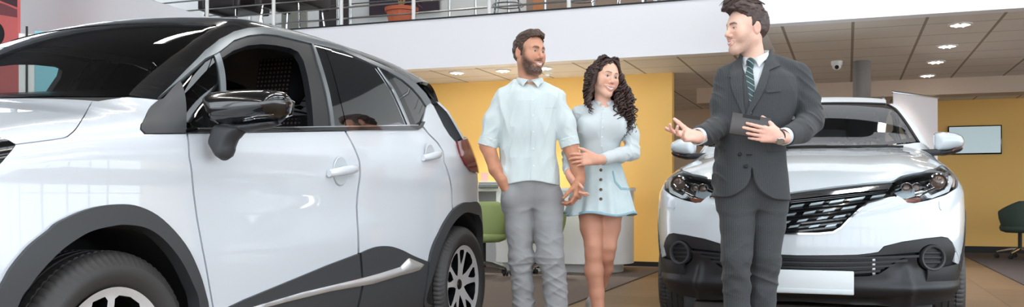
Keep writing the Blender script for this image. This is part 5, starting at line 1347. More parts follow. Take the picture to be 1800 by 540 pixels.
        mix(ins*1.0, (238, 234, 230)); mix(mouth*np.exp(-((z-up)/.0011)**2)*.35*(t < .98), (110, 50, 46)); mix(mouth*np.exp(-((z-lo)/.0011)**2)*.5*(t < .98), (110, 50, 46))
        mix(ins*(t > .78)*.7, (90, 44, 40))
        return C
M['skin'] = mat('skin', (220, 170, 145), .48, sss=.12, attr='Col', bump=(420, .05, .001))
M['hair'] = mat('dark brown hair', (52, 36, 30), .42, attr='Col', bump=(90, .35, .004, (3, 3, .6)))
M['curls'] = mat('dark brown curls', (58, 39, 34), .38, var=(30, .4))
def mesh_of(f, lo, hi, h, pol=2):
    V, Q = nets(f, lo, hi, h); V = polish(f, V, pol, e=h*.4, cap=h*.6); return V, Q
def trim(V, Q, *boxes):
    """drop the coarse skin where a finer patch of the same surface takes over"""
    k = np.zeros(len(V), bool)
    for lo, hi, m_ in boxes: k |= ((V > np.asarray(lo)+m_) & (V < np.asarray(hi)-m_)).all(1)
    return V, Q[~k[Q].all(1)]
def join_np(parts):
    V = []; F = []; b = 0; C = []
    for v, q, c in parts: V.append(v); F += (q+b).tolist(); b += len(v); C.append(c)
    return np.vstack(V), F, np.vstack(C)
def person(name, loc, label, parts, m):
    V, F, C = join_np(parts); o = mk(name, V, F, m, None, True, colors=C, loc=loc, rz=TH); return tag(o, label, 'person')
def garment(name, f, lo, hi, h, m, parent, colors=None, pol=2):
    V, Q = mesh_of(f, lo, hi, h, pol); c = colors(V) if colors else None
    return mk(name, V, Q, m, parent, True, colors=c)
def frame_at(pxc, D):
    base = at(pxc, 350, D); base[2] = 0
    def J(px, py, dy=0.0):
        dd = D+dy; return np.array([(px-900)*dd/FPX-(pxc-900)*D/FPX, dy, EYE+(HZ-py)*dd/FPX])
    return base, J
def cut(U_, *planes):
    """trim a garment by half spaces given as (point, outward normal)"""
    def g(d, x, y, z):
        for p, n in planes:
            n = unit(n); d = smax(d, (x-p[0])*n[0]+(y-p[1])*n[1]+(z-p[2])*n[2], .006)
        return d
    U_.post.append(g); return U_
def folds(U_, fn): U_.post.append(lambda d, x, y, z: d+fn(x, y, z)); return U_
def ridge_n(x, y, z): return 1-np.abs(noise(x, y, z))*2
def shoe(u, ankle, toe, k=.02):
    a = np.array(ankle, float); t = np.array(toe, float)
    u.cone((a[0], a[1], .06), (t[0], t[1], .032), .045, .036, k); u.cone((a[0]+(a[0]-t[0])*.22, a[1]+(a[1]-t[1])*.22, .045), (t[0], t[1], .03), .04, .032, k); u.cone((a[0], a[1], .12), (a[0], a[1], .05), .045, .045, k)
    u.post.append(lambda d, x, y, z: smax(d, -z+.002, .006))
    return u
# ------------------------------------------------------------------ the bearded man
mb_, J = frame_at(935, 5.23)
hd = Head(J(931.5, 94, -.01), 38, 0, 1, (.93, .96, 1.03), smile=.75, open_=.55)
skin = (204, 150, 122)
B = U(); B.fn(*hd.sdf(), k=.01)
nb = J(930, 150, .03)
B.cone(hd.w((0, .025, -.05)), nb, .056, .060, .03)
B.cone(J(912, 170, .03), J(950, 170, .03), .040, .040, .03)
B.chain([J(932, 185, .035), J(932, 250, .035), J(934, 325, .03)], [.085, .08, .09], .04)
aR = [J(881, 176, .03), J(857, 256, .02), J(871, 298, -.03), J(885, 324, -.05)]
aL = [J(979, 176, .03), J(1002, 256, .01), J(1015, 296, -.05), J(1019, 318, -.07)]
B.chain(aR, [.045, .044, .036, .027], .02); B.chain(aL, [.045, .044, .036, .027], .02)
hand(B, J(885, 324, -.05), (.14, .46, -.88), (.9, .3, .1), 1, curl=(25, 25, 25, 25), th=(14, 10), sc=.95)
hand(B, J(1019, 319, -.07), (-.16, -.10, -.95), (-.85, .45, .15), -1, curl=((22, 42, 30), (28, 46, 30), (32, 46, 30), (36, 46, 30)), th=(28, 30), sc=1.06, spread=5)
legR = [J(911, 350, .03), J(914, 445, .02), J(921, 570, .05)]; legL = [J(960, 350, .03), J(966, 445, -.02), J(978, 575, -.03)]
B.chain(legR, [.07, .05, .04], .03); B.chain(legL, [.07, .05, .04], .03)
b1 = (hd.c-[.15, .16, .22], hd.c+[.15, .16, .15], .006); b3 = (J(995, 375, -.2), J(1045, 235, .06), .008); b4 = (J(836, 345, -.16), J(905, 235, .1), .008)
b3 = (np.minimum(b3[0], b3[1]), np.maximum(b3[0], b3[1]), .008); b4 = (np.minimum(b4[0], b4[1]), np.maximum(b4[0], b4[1]), .008)
V1, Q1 = mesh_of(B, b1[0], b1[1], .0019)
V2, Q2 = mesh_of(B, J(835, 640, -.25)*[1, 1, 0]+[0, 0, .05], J(1048, 130, .2), .0045)
V2, Q2 = trim(V2, Q2, b1, b3, b4)
V3, Q3 = mesh_of(B, b3[0], b3[1], .0022)
V4, Q4 = mesh_of(B, b4[0], b4[1], .0028)
fl = np.array(srgb(*skin))[:3]
def arms_col(V, base=(196, 136, 106)): return np.tile(np.array(srgb(*base))[:3], (len(V), 1))*(1+.12*noise(V[:, 0]*40, V[:, 1]*40, V[:, 2]*30))[:, None]
man = person('person', mb_, 'bearded man in a white shirt and grey trousers, one hand in his pocket', [(V1, Q1, hd.paint(V1, skin, (194, 126, 112), (40, 28, 24), beard=(58, 41, 34))), (V2, Q2, arms_col(V2)), (V3, Q3, arms_col(V3)), (V4, Q4, arms_col(V4))], M['skin'])
# hair: short sides, fuller swept top
def short_hair(hd, fn, lo, hi, h=.0021):
    def F_(x, y, z):
        p = ((np.stack([x-hd.c[0], y-hd.c[1], z-hd.c[2]], -1))@hd.R)/hd.sc; return fn(*p.T)*hd.mn
    V, Q = nets(F_, lo, hi, h); V = polish(F_, V, 1, e=.001, cap=.001); return V, Q, F_
def man_hair(x, y, z):
    ax = np.abs(x); q = (x, y, z)
    st = noise(x*55+z*20, y*26, z*60)*.004+noise(x*140, y*60, z*130)*.0022
    top = smin(s_ell(q, (0, .014, .047), (.0775, .100, .082)), s_ell(q, (.0, -.045, .092), (.058, .052, .034)), .03)
    sid = s_ell(q, (0, .026, .022), (.0795, .097, .082))
    d = smin(top, sid, .02)-.003-st
    line = .058+.028*np.clip((-y-.03)/.05, 0, 1)-.0*ax                                # hairline on the forehead, side and neck
    front = (line-z)
    ln2 = np.where(y < -.026, .040+.038*np.clip((-y-.026)/.03, 0, 1)+.010*np.clip((.05-ax)/.05, 0, 1)*(y < -.05), np.where(y < .03, .034-.062*np.clip(1.35-np.abs(y+.006)/.017, 0, 1), -.045-.25*np.clip(y-.03, 0, .06)))
    return smax(d, ln2-z+noise(x*120, y*120, z*40)*.004, .006)
V, Q, _ = short_hair(hd, man_hair, hd.c-[.15, .15, .12], hd.c+[.15, .15, .17])
c = np.array(srgb(70, 50, 40))[:3]*(1+.45*noise(V[:, 0]*90, V[:, 1]*60, V[:, 2]*60))[:, None]
mk('hair', V, Q, M['hair'], man, True, colors=c)
# shirt
M['linen'] = mat('white linen shirt', (205, 217, 218), .85, sheen=.2, bump=(520, .10, .001), var=(26, .035, (1, 1, .3)))
M['trousers_grey'] = mat('grey cotton trousers', (150, 151, 153), .85, bump=(480, .15, .001), var=(12, .05))
Sh = U()
tab = [(J(0, 330)[2], J(932, 0)[0], .035, .176, .125), (J(0, 300)[2], J(932, 0)[0], .035, .170, .120), (J(0, 262)[2], J(930, 0)[0], .035, .160, .116), (J(0, 225)[2], J(930, 0)[0], .03, .163, .120), (J(0, 190)[2], J(930, 0)[0], .03, .166, .116), (J(0, 165)[2], J(930, 0)[0], .03, .158, .098), (J(0, 148)[2], J(930, 0)[0], .035, .09, .075)]
Sh.fn(*slices(tab, .05), k=.03)
Sh.cone(J(910, 155, .035), J(887, 173, .03), .048, .055, .04); Sh.cone(J(951, 155, .035), J(975, 173, .03), .048, .055, .04)
Sh.chain([J(886, 178, .03), J(869, 215, .025), J(857, 256, .02)], [.060, .060, .050], .03); Sh.chain([J(976, 178, .03), J(992, 215, .02), J(1002, 256, .01)], [.060, .060, .050], .03)
wj = J(930, 240)
def shirt_folds(x, y, z):
    arm = np.clip((np.abs(x-wj[0])-.165)/.03, 0, 1)
    d = -(.0095*ridge_n(x*9+z*3, y*6, z*2.6-x*3)+.0035*ridge_n(x*22-z*6, y*12, z*6))*(1-arm)-.0075*ridge_n(x*9, y*9, z*17+np.abs(x)*10)*arm
    hem = np.clip((J(0, 270)[2]-z)/.2, 0, 1); d -= .008*hem*ridge_n(x*13+3, y*5, z*2.5)
    return d+.003
folds(Sh, shirt_folds)
zh = J(0, 318)[2]
def shirt_cut(d, x, y, z):
    hem = zh+.012*np.cos((x-J(932, 0)[0])*17)-.014
    d = smax(d, np.where(np.abs(x-J(932, 0)[0]) < .20, hem-z, -1), .004)
    for a, b in ((aR[0], aR[1]), (aL[0], aL[1])):
        t = unit(b-a); q = (x-b[0])*t[0]+(y-b[1])*t[1]+(z-b[2])*t[2]; near = np.clip((np.abs(x-J(932, 0)[0])-.17)*50, 0, 1)
        d = np.where((near > .5) & (q > -.3), smax(d, q-.006, .004), d)
    # open collar
    return smax(d, -smin(s_cone((x, y, z), J(931, 120, .03), J(931, 143, .03), .064, .052), s_cone((x, y, z), J(931.5, 136, -.05), J(934.5, 164, -.10), .036, .006), .01), .004)
Sh.post.append(shirt_cut)
shirt = garment('shirt', Sh, J(830, 335, -.2), J(1040, 128, .22), .0042, M['linen'], man)
SS = Surf(Sh, mb_, TH)
for a, b in ((aR[0], aR[1]), (aL[0], aL[1])):             # rolled cuffs
    t = unit(b-a); rr_ = U(); rr_.cone(b-t*.034, b-t*.002, .0555, .0545, .0)
    def cf(x, y, z, rr_=rr_, b=b, t=t):
        q = (x-b[0])*t[0]+(y-b[1])*t[1]+(z-b[2])*t[2]; r = np.sqrt(np.maximum((x-b[0])**2+(y-b[1])**2+(z-b[2])**2-q*q, 0))
        dd = np.maximum(np.abs(q+.018)-.025, np.abs(r-.052-.002*noise(x*30, y*30, z*30))-.0055)+.0015*noise(x*60, y*60, z*90)
        return dd
    garment('cuff', cf, b-[.09, .09, .09], b+[.09, .09, .09], .0032, M['linen'], shirt)
ym = ('y', -1.0, 1.0)
AX['p'] = (1, -.6, .4, -1)
panel('placket', SS, [(932.5, 167), (938.5, 167), (940, 200), (941.5, 250), (942, 300), (942, 317), (933.5, 317), (933.5, 250), (932.5, 200)], M['linen'], shirt, axis='p', mirror=False, res=.012, off=.005, lip=.006)
for py in (176, 203, 232, 262, 292):
    c_ = SS.hit(936.5+(py-176)*.012, py); MB().lathe([(.0055, .002), (.0055, -.002), (.004, -.003), (0, -.0025)], 12, axis='y', c=(c_[0], c_[1]-.004, c_[2]), close=False).build('button', M['white_plastic'], shirt)
panel('pocket_seam', SS, [(958, 190), (979, 189), (979, 190.2), (958, 191.2)], mat('shirt seam', (190, 208, 212), .9), shirt, axis='p', mirror=False, res=.01, off=.001, lip=.001)
def collar_leaf(par, m, pts3, th=.004, name='collar'):
    """folded collar leaf: grid of 3-D points (rows from neck fold to tip)"""
    G = np.array(pts3, float); r, c = G.shape[:2]; ctr = G.reshape(-1, 3).mean(0)
    V = G.reshape(-1, 3); F = [[i*c+j, i*c+j+1, (i+1)*c+j+1, (i+1)*c+j] for i in range(r-1) for j in range(c-1)]
    o = mk(name, V, F, m, par, True); s_ = o.modifiers.new('thickness', 'SOLIDIFY'); s_.thickness = th; s_.offset = 0
    b_ = o.modifiers.new('soft', 'SUBSURF'); b_.levels = 1; b_.render_levels = 2
    return o
def shirt_collar(par, m, ctr, rad, zt, tipL, tipR, S, J, drop=.035, name='collar', front=0.0, fd=.030):
    """collar band round the neck that falls to two tips; ctr neck centre, rad neck radius, zt top height"""
    for sx, tip in ((-1, tipL), (1, tipR)):
        rows = []
        n = 12
        top = []; bot = []
        for i in range(n):
            t = i/(n-1); a = math.radians(180*t)                      # 0 = front, 180 = nape
            a = sx*a+math.radians(front); x = math.sin(a)*rad[0]; y = -math.cos(a)*rad[1]
            z = zt-(fd*(1-t)**1.6)
            top.append(np.array([ctr[0]+x, ctr[1]+y, z]))
            w_ = max(0, 1-t*3.2); base = np.array([ctr[0]+x*1.22, ctr[1]+y*1.20, z-drop*(1-.25*w_)])
            bot.append(base*(1-w_**.8)+np.array(tip)*w_**.8)
        mid = [(a_*.5+b_*.5)+np.array([(a_-ctr)[0]*.10, (a_-ctr)[1]*.10-.002, .006]) for a_, b_ in zip(top, bot)]
        inn = [a_+np.array([(ctr-a_)[0]*.06, (ctr-a_)[1]*.06, -.022]) for a_ in top]
        collar_leaf(par, m, [inn, top, mid, bot], name=name)
tl, tr = SS.hit(917, 155), SS.hit(949, 159)
shirt_collar(shirt, M['linen'], J(931, 140, .03), (.066, .070), J(0, 131)[2], tl+[0, -.008, 0], tr+[0, -.008, 0], SS, J)
# trousers
T = U()
tz = lambda py: J(0, py)[2]
T.chain([J(910, 356, .03), J(913, 400, .02), J(915, 450, .015), J(920, 505, .03), J(922, 585, .05)], [.088, .081, .072, .062, .060], .012)
T.chain([J(962, 356, .03), J(964, 400, .0), J(967, 450, -.025), J(976, 505, -.02), J(981, 590, -.02)], [.090, .085, .077, .065, .062], .008)
T.fn(*slices([(tz(366), J(936, 0)[0], .03, .150, .078), (tz(345), J(935, 0)[0], .03, .168, .105), (tz(315), J(933, 0)[0], .03, .160, .115), (tz(300), J(933, 0)[0], .03, .155, .11)], .01), k=.045)
T.ell(J(895, 346, -.035), (.040, .052, .062), k=.04)
def tr_folds(x, y, z):
    lo = np.clip((.75-z)/.3, 0, 1)
    d = -.006*ridge_n(x*6+z*7, y*6, z*14-x*9)*(.5+lo*.7)-.004*ridge_n(x*14, y*12, z*24+x*14)*lo
    d -= .007*np.exp(-((z-.50)/.06)**2)*ridge_n(x*8, y*8, z*24)
    return d+.002
folds(T, tr_folds); cut(T, (J(0, 596), (0, 0, -1)))
tr_ = garment('trousers', T, J(870, 600, -.22), J(1010, 298, .22), .0045, M['trousers_grey'], man)
ST = Surf(T, mb_, TH)
M['seam'] = mat('trouser seam', (118, 119, 122), .9)
panel('fly_seam', ST, [(939, 322), (942, 322), (943.5, 345), (941, 352), (938, 350), (940, 343)], M['trousers_grey'], tr_, axis='p', mirror=False, res=.008, off=.003, lip=.003)
panel('pocket_edge', ST, [(886, 322), (888.5, 322), (884.5, 344), (882.5, 343)], M['trousers_grey'], tr_, axis='p', mirror=False, res=.008, off=.004, lip=.004)
panel('belt_loop', ST, [(941, 311), (945, 311), (945, 324), (941, 324)], M['trousers_grey'], tr_, axis='p', mirror=False, res=.008, off=.005, lip=.004)
M['shoe_brown'] = mat('brown suede', (112, 84, 62), .8)
for nm, a, b in (('shoe', J(921, 590, .05), J(912, 600, -.12)), ('shoe', J(980, 596, -.02), J(985, 606, -.20))):
    u = shoe(U(), a, b); garment(nm, u, np.minimum(a, b)*[1, 1, 0]-[.1, .12, .02], np.maximum(a, b)*[1, 1, 0]+[.1, .12, .2], .006, M['shoe_brown'], man)
# ------------------------------------------------------------------ the curly haired woman
wb_, J = frame_at(1060, 5.38)
hd = Head(J(1063.5, 137, .0), 24, 3, 9, (.91, .93, .96), fem=True, smile=1.25, open_=1.3); hd.mw = .0325
skin = (232, 184, 160)
B = U(); B.fn(*hd.sdf(), k=.01)
B.cone(hd.w((0, .022, -.05)), J(1060, 190, .025), .046, .048, .025)
B.cone(J(1035, 196, .03), J(1087, 197, .03), .035, .035, .04)
B.chain([J(1060, 205, .03), J(1057, 255, .03), J(1056, 320, .03)], [.085, .075, .10], .05)
aL = [J(1098, 203, .03), J(1111, 268, -.02), J(1075, 277, -.175), J(1053, 281, -.25)]
aR = [J(1017, 203, .05), J(1001, 262, .06), J(1000, 290, -.08), J(1002, 308, -.175)]
B.chain(aL, [.036, .034, .027, .022], .015); B.chain(aR, [.036, .034, .027, .022], .015)
hand(B, J(1050, 281, -.255), (-1, -.02, .03), (.05, .85, -.25), -1, curl=((10, 18, 22), (14, 22, 26), (18, 26, 28), (22, 30, 30)), th=(32, -6), sc=.93, spread=5)
hand(B, J(1003, 311, -.185), (.30, -.28, -.90), (.85, .1, .3), 1, curl=((18, 32, 26), (22, 36, 28), (26, 38, 28), (30, 40, 28)), th=(30, 18), sc=.92, spread=6)
lgF = [J(1037, 360, .02), J(1043, 436, -.05), J(1047, 500, -.04), J(1053, 566, -.02)]
lgB = [J(1074, 360, .03), J(1067, 438, .0), J(1058, 490, .14), J(1044, 524, .25)]
B.chain([lgF[0], J(1040, 400, -.02), J(1043, 432, -.05), J(1043, 447, -.05), J(1044, 475, -.035), J(1049, 515, -.02), J(1054, 572, -.02)], [.078, .066, .050, .047, .054, .042, .033], .02)
B.chain([lgB[0], J(1071, 400, .02), J(1068, 434, -.005), J(1066, 449, .01), J(1062, 470, .09), J(1054, 500, .17), J(1043, 522, .24)], [.078, .064, .050, .046, .053, .042, .032], .02)
fF = (J(1054, 580, -.02), J(1056, 598, -.22)); B.cone(J(1054, 575, -.02), fF[0], .033, .033, .02)
B.cone(fF[0]*[1, 1, 0]+[0, 0, .06], fF[1]*[1, 1, 0]+[0, 0, .035], .034, .026, .02)
b1 = (hd.c-[.13, .15, .20], hd.c+[.13, .14, .13], .006)
def bx(a, b, m_=.008): a, b = np.array(a), np.array(b); return (np.minimum(a, b), np.maximum(a, b), m_)
b3 = bx(J(985, 362, -.36), J(1066, 256, .02)); b5 = bx(J(1010, 372, -.16)*[1, 1, 0]+[0, 0, .02], J(1100, 372, .34)*[1, 1, 1])
V1, Q1 = mesh_of(B, b1[0], b1[1], .0018)
V2, Q2 = mesh_of(B, np.array([J(985, 0)[0], -.36, .01]), J(1130, 175, .36), .0050); V2, Q2 = trim(V2, Q2, b1, b3, b5)
V3, Q3 = mesh_of(B, b3[0], b3[1], .0021)
V5, Q5 = mesh_of(B, b5[0], b5[1], .0038)
def leg_col(V, base):
    return np.tile(np.array(srgb(*base))[:3], (len(V), 1))*(1+.06*noise(V[:, 0]*30, V[:, 1]*30, V[:, 2]*20))[:, None]
woman = person('person', wb_, 'woman with long dark curls in a white blouse and pale denim skirt', [(V1, Q1, hd.paint(V1, skin, (206, 120, 112), (52, 34, 28), blush=.16)), (V2, Q2, leg_col(V2, (216, 160, 134))), (V3, Q3, leg_col(V3, (226, 170, 146))), (V5, Q5, leg_col(V5, (204, 146, 120)))], M['skin'])
# hair: a cap over the skull plus many single curls
def cap(x, y, z):
    q = (x, y, z); ax = np.abs(x)
    d = smin(s_ell(q, (0, .022, .036), (.086, .106, .092)), s_ell(q, (.0, .06, -.03), (.080, .06, .10)), .04)
    d = d-noise(x*60, y*60, z*30)*.006-noise(x*120, y*120, z*50)*.003
    part = .012
    line = .082-.75*np.clip(np.abs(x-part)-.004, 0, .2)-.2*np.clip(ax-.05, 0, 1)
    face = np.where(y < .018, line-z+np.clip(y+.03, -.2, 0)*.0, -1)
    face = np.where((y < .018), np.minimum(line-z, .05), -1)
    front = smax(d, np.where(y < -.008, line-z, np.where(y < .018, (line-z)-(y+.008)*3, -1)), .006)
    return front
V, Q, _ = short_hair(hd, cap, hd.c-[.14, .16, .18], hd.c+[.14, .2, .15], .0026)
hair = mk('hair', V, Q, M['curls'], woman, True)
mbh = MB(); rr = np.random.default_rng(11)
def curl(path, rad, pitch, tr, ph, n=70, grow=True):
    P = np.array(catmull(path, 14)); L = np.r_[0, np.cumsum(np.linalg.norm(np.diff(P, axis=0), axis=1))]; t = np.linspace(0, L[-1], n)
    Q = np.stack([np.interp(t, L, P[:, i]) for i in range(3)], 1); T_ = np.gradient(Q, axis=0); T_ /= np.linalg.norm(T_, axis=1, keepdims=True)+1e-9
    a = np.cross(T_, [0.3, .9, .1]); a /= np.linalg.norm(a, axis=1, keepdims=True)+1e-9; b = np.cross(T_, a)
    f = np.clip(t/(.10), 0.05, 1) if grow else np.ones(n)
    w_ = ph+2*math.pi*t/pitch; Q = Q+(a*np.cos(w_)[:, None]+b*np.sin(w_)[:, None])*(rad*f)[:, None]
    r = tr*np.clip(1.15-(t/L[-1])**3*.8, .3, 1); mbh.tube(Q, list(r), 6)
def lp(x, y, z): return hd.w((x, y, z))
for i in range(185):                                    # the full side (picture right), falling over the shoulder
    u = rr.random(); v = rr.random()
    az = math.radians(-60+150*u)                        # round the head from the temple to the nape
    root = lp(.012+.05*v, -.045+.12*u, .112-.03*v)
    mid = lp(.080+.012*rr.random()+.012*v, -.040+.11*u, .04-.03*v)
    sh_ = J(1083+30*rr.random()**.8-6*u, 165+16*rr.random(), -.035+.13*u)
    e = J(1080+37*rr.random(), 198+44*rr.random()**.7, -.075+.12*u)
    m2_ = (sh_+e)/2+[rr.normal()*.012, rr.normal()*.012-.012, 0]
    big = rr.random() < .4
    curl([root, mid, sh_, m2_, e], (.011+.008*rr.random()) if big else (.007+.006*rr.random()), (.045+.03*rr.random()) if big else (.034+.02*rr.random()), .0042+.0016*rr.random(), rr.random()*6.28)
for i in range(95):                                     # the smaller side (picture left)
    u = rr.random(); v = rr.random()
    root = lp(.010-.05*v, -.035+.12*u, .112-.03*v)
    mid = lp(-.080-.012*rr.random(), -.035+.11*u, .045-.03*v)
    sh_ = J(1034-6*rr.random(), 150+14*rr.random(), -.02+.12*u)
    e = J(1029+12*rr.random(), 170+20*rr.random(), -.03+.13*u)
    curl([root, mid, sh_, e], .006+.006*rr.random(), .032+.02*rr.random(), .0040+.0014*rr.random(), rr.random()*6.28)
for k in range(10):                                     # the long lock on the chest
    e = J(1038+4*rr.random(), 192+11*rr.random(), -.10)
    curl([lp(-.03, -.03, .10), lp(-.083, -.03, .03), J(1036+3*rr.random(), 166, -.06), J(1033+4*rr.random(), 182, -.095), e], .010, .05, .0038, k*.8)
for i in range(40):                                     # volume on the crown
    x = rr.normal()*.04; root = lp(.012, -.02+.1*rr.random(), .117); s_ = 1 if rr.random() < .55 else -1
    curl([root, lp(s_*(.035+.02*rr.random()), -.055+.1*rr.random(), .118+.012*rr.random()), lp(s_*.088, -.035+.09*rr.random(), .05), lp(s_*.10, -.02+.09*rr.random(), -.02)], .005, .04, .0042, rr.random()*6.28)
for i in range(34):                                     # sweeping off the parting over the temples
    s_ = 1 if i % 2 else -1; v = rr.random(); y0 = -.075+.05*rr.random()
    curl([lp(.006, y0+.02, .112), lp(s_*.030, y0-.012+.01*v, .104-.012*v), lp(s_*.062, y0+.008, .074-.02*v), lp(s_*.083, -.035+.03*v, .03), lp(s_*.092, -.03+.03*v, -.03)], .0035, .045, .0042, rr.random()*6.28)
for i in range(90):                                     # the fall behind the neck
    u = rr.random(); e = J(1034+66*u, 185+26*rr.random(), .11+.05*rr.random())
    curl([lp(-.05+.1*u, .09, .09), lp(-.08+.16*u, .125, .0), J(1036+56*u, 165, .12), e], .009, .042, .0045, rr.random()*6.28)
mk('curls', mbh.V, mbh.F, M['curls'], hair, True)
# blouse
M['blouse'] = mat('white blouse', (205, 214, 217), .8, sheen=.15, bump=(600, .06, .001))
M['denim_pale'] = mat('pale blue denim', (203, 220, 224), .85, bump=(700, .12, .001), var=(14, .06))
M['denim_trim'] = mat('blue denim trim', (150, 186, 198), .85)
xc = lambda px: J(px, 0)[0]
Bl = U()
Bl.fn(*slices([(J(0, 300)[2], xc(1056), .035, .118, .095), (J(0, 270)[2], xc(1056), .035, .112, .092), (J(0, 240)[2], xc(1057), .03, .128, .102), (J(0, 218)[2], xc(1058), .026, .132, .106), (J(0, 200)[2], xc(1059), .03, .142, .100), (J(0, 188)[2], xc(1060), .035, .115, .075), (J(0, 178)[2], xc(1060), .035, .062, .058)], .04), k=.03)
for sx, px in ((-1, 1032), (1, 1086)): Bl.ell((xc(px), -.052, J(0, 224)[2]), (.050, .042, .052), k=.06)
Bl.cone(J(1044, 190, .035), J(1020, 199, .04), .036, .045, .03); Bl.cone(J(1076, 190, .035), J(1096, 200, .035), .036, .045, .03)
Bl.chain([J(1097, 203, .03), J(1108, 238, .015), J(1111, 268, -.02)], [.049, .047, .043], .02); Bl.chain([J(1111, 268, -.02), J(1090, 273, -.11), J(1062, 279.5, -.225)], [.045, .041, .034], .02)
Bl.chain([J(1018, 203, .05), J(1008, 236, .085), J(1001, 264, .06)], [.049, .045, .043], .02); Bl.chain([J(1001, 264, .06), J(1000, 290, -.08), J(1001.5, 303, -.15)], [.042, .037, .034], .02)
def bl_f(x, y, z):
    arm = np.clip((np.abs(x-xc(1058))-.12)/.03, 0, 1)
    d = -.0050*ridge_n(x*14+z*5, y*8, z*6)*(1-arm)-.0060*ridge_n(x*16, y*14, z*26+x*12)*arm
    return d+.0012
folds(Bl, bl_f)
def bl_cut(d, x, y, z):
    d = smax(d, J(0, 302)[2]-z-np.clip(np.abs(x-xc(1056))-.16, 0, .01)*80, .004)
    d = smax(d, -s_cone((x, y, z), J(1060, 168, .02), J(1060, 180, .01), .052, .048), .004)
    for a, b in ((aL[2], J(1058, 280.5, -.235)), (aR[2], aR[3])):
        t = unit(b-a); q = (x-b[0])*t[0]+(y-b[1])*t[1]+(z-b[2])*t[2]; r = np.sqrt((x-b[0])**2+(y-b[1])**2+(z-b[2])**2); d = np.where(r < .075, smax(d, q, .004), d)
    return d
Bl.post.append(bl_cut)
blouse = garment('blouse', Bl, J(980, 305, -.34), J(1130, 170, .2), .0038, M['blouse'], woman)
SB = Surf(Bl, wb_, TH)
panel('placket', SB, [(1057.5, 186), (1063, 186), (1061, 230), (1059.5, 270), (1054, 270), (1055.5, 230)], M['blouse'], blouse, axis='p', mirror=False, res=.01, off=.003, lip=.003)
for py in (193, 208, 224, 241, 257):
    c_ = SB.hit(1060.3-(py-193)*.045, py); MB().lathe([(.0045, .002), (.0045, -.002), (.003, -.003), (0, -.0025)], 12, axis='y', c=(c_[0], c_[1]-.003, c_[2]), close=False).build('button', M['white_plastic'], blouse)
tl, tr = SB.hit(1050, 188), SB.hit(1071, 188)
shirt_collar(blouse, M['blouse'], J(1060, 178, .03), (.052, .055), J(0, 171.5)[2], tl+[0, -.006, 0], tr+[0, -.006, 0], SB, J, drop=.026)
# skirt
Sk = U(); cx = xc(1056)
def skirt(q):
    x, y, z = q; t = np.clip((J(0, 284)[2]-z)/(J(0, 284)[2]-J(0, 378)[2]), -.05, 1.1); a = np.arctan2(y-.035, x-cx-.0*t)
    R = .118+.088*np.clip(t, 0, 2)**.85; rp = R*(1+.045*np.clip(t, 0, 1)*np.sin(a*9+.6)+.03*np.clip(t, 0, 1)*np.sin(a*15+2))
    ex = x-cx-.0*t; r = np.sqrt((ex/1.0)**2+((y-.035)/.88)**2); d = (r-rp)*.85
    inner = (r-rp+.02)*.85
    d = np.maximum(d, -np.maximum(inner, z-J(0, 300)[2]))
    return np.maximum(np.maximum(d, z-J(0, 284)[2]), J(0, 377)[2]-.010*np.sin(a*4)-z)
Sk.fn(skirt, (cx, .03, J(0, 330)[2]), .35, k=0)
skirt_o = garment('skirt', Sk, J(980, 388, -.28), J(1135, 280, .32), .0042, M['denim_pale'], woman)
SK = Surf(Sk, wb_, TH)
hemp = [SK.hit(px, 372) for px in np.linspace(997, 1114, 30)]
V = []; F = []
for i, a in enumerate(np.linspace(0, 2*math.pi, 121)[:-1]):
    t = 1.0; R = .118+.088; 
    for dz, o_ in ((-.002, .004), (.012, .005)):
        tt = np.clip((J(0, 284)[2]-(J(0, 377)[2]-.010*math.sin(a*4)+dz))/(J(0, 284)[2]-J(0, 378)[2]), 0, 1.1); R = .118+.088*tt**.85
        r = R*(1+.045*min(tt, 1)*math.sin(a*9+.6)+.03*min(tt, 1)*math.sin(a*15+2))+o_*1.3
        V.append((cx+r*math.cos(math.atan2(.88*math.sin(math.atan2(math.sin(a), math.cos(a))), math.cos(a)))*1.0 if False else cx+r*math.cos(a), .035+.88*r*math.sin(a), J(0, 377)[2]-.010*math.sin(a*4)+dz))
for i in range(120): F.append([i*2, ((i+1) % 120)*2, ((i+1) % 120)*2+1, i*2+1])
o = mk('hem_fringe', V, F, M['denim_trim'], skirt_o, True); s_ = o.modifiers.new('thickness', 'SOLIDIFY'); s_.thickness = .006
panel('button_band', SK, [(1051.5, 290), (1060.5, 290), (1060.5, 373), (1051, 373)], M['denim_pale'], skirt_o, axis='p', mirror=False, res=.012, off=.004, lip=.004)
M['button_brown'] = mat('brown metal button', (104, 82, 66), .3, .7)
for py in (299, 316, 333.5, 350):
    c_ = SK.hit(1056, py); MB().lathe([(.0085, .003), (.009, -.003), (.006, -.005), (0, -.004)], 16, axis='y', c=(c_[0], c_[1]-.006, c_[2]), close=False).build('button', M['button_brown'], skirt_o)
panel('pocket', SK, [(1078, 300), (1082, 318), (1092, 330), (1107, 331), (1107, 334), (1091, 333.5), (1080, 321), (1076, 301)], M['denim_trim'], skirt_o, axis='p', mirror=False, res=.01, off=.003, lip=.003)
panel('pocket', SK, [(1022, 302), (1024, 322), (1020, 332), (1018, 331), (1021, 321), (1019.5, 303)], M['denim_trim'], skirt_o, axis='p', mirror=False, res=.01, off=.003, lip=.003)
mb = MB(); c_ = aR[3]; t = unit(np.array([.30, -.28, -.9])); a_ = unit(np.cross(t, [0, 1, 0])); b_ = np.cross(t, a_)
c_ = J(1003, 309, -.18); mb.tube([c_+(a_*math.cos(w_)+b_*math.sin(w_))*.026 for w_ in np.linspace(0, 2*math.pi, 25)[:-1]], .0022, 6, closed=True); mb.build('bracelet', M['chrome'], woman)
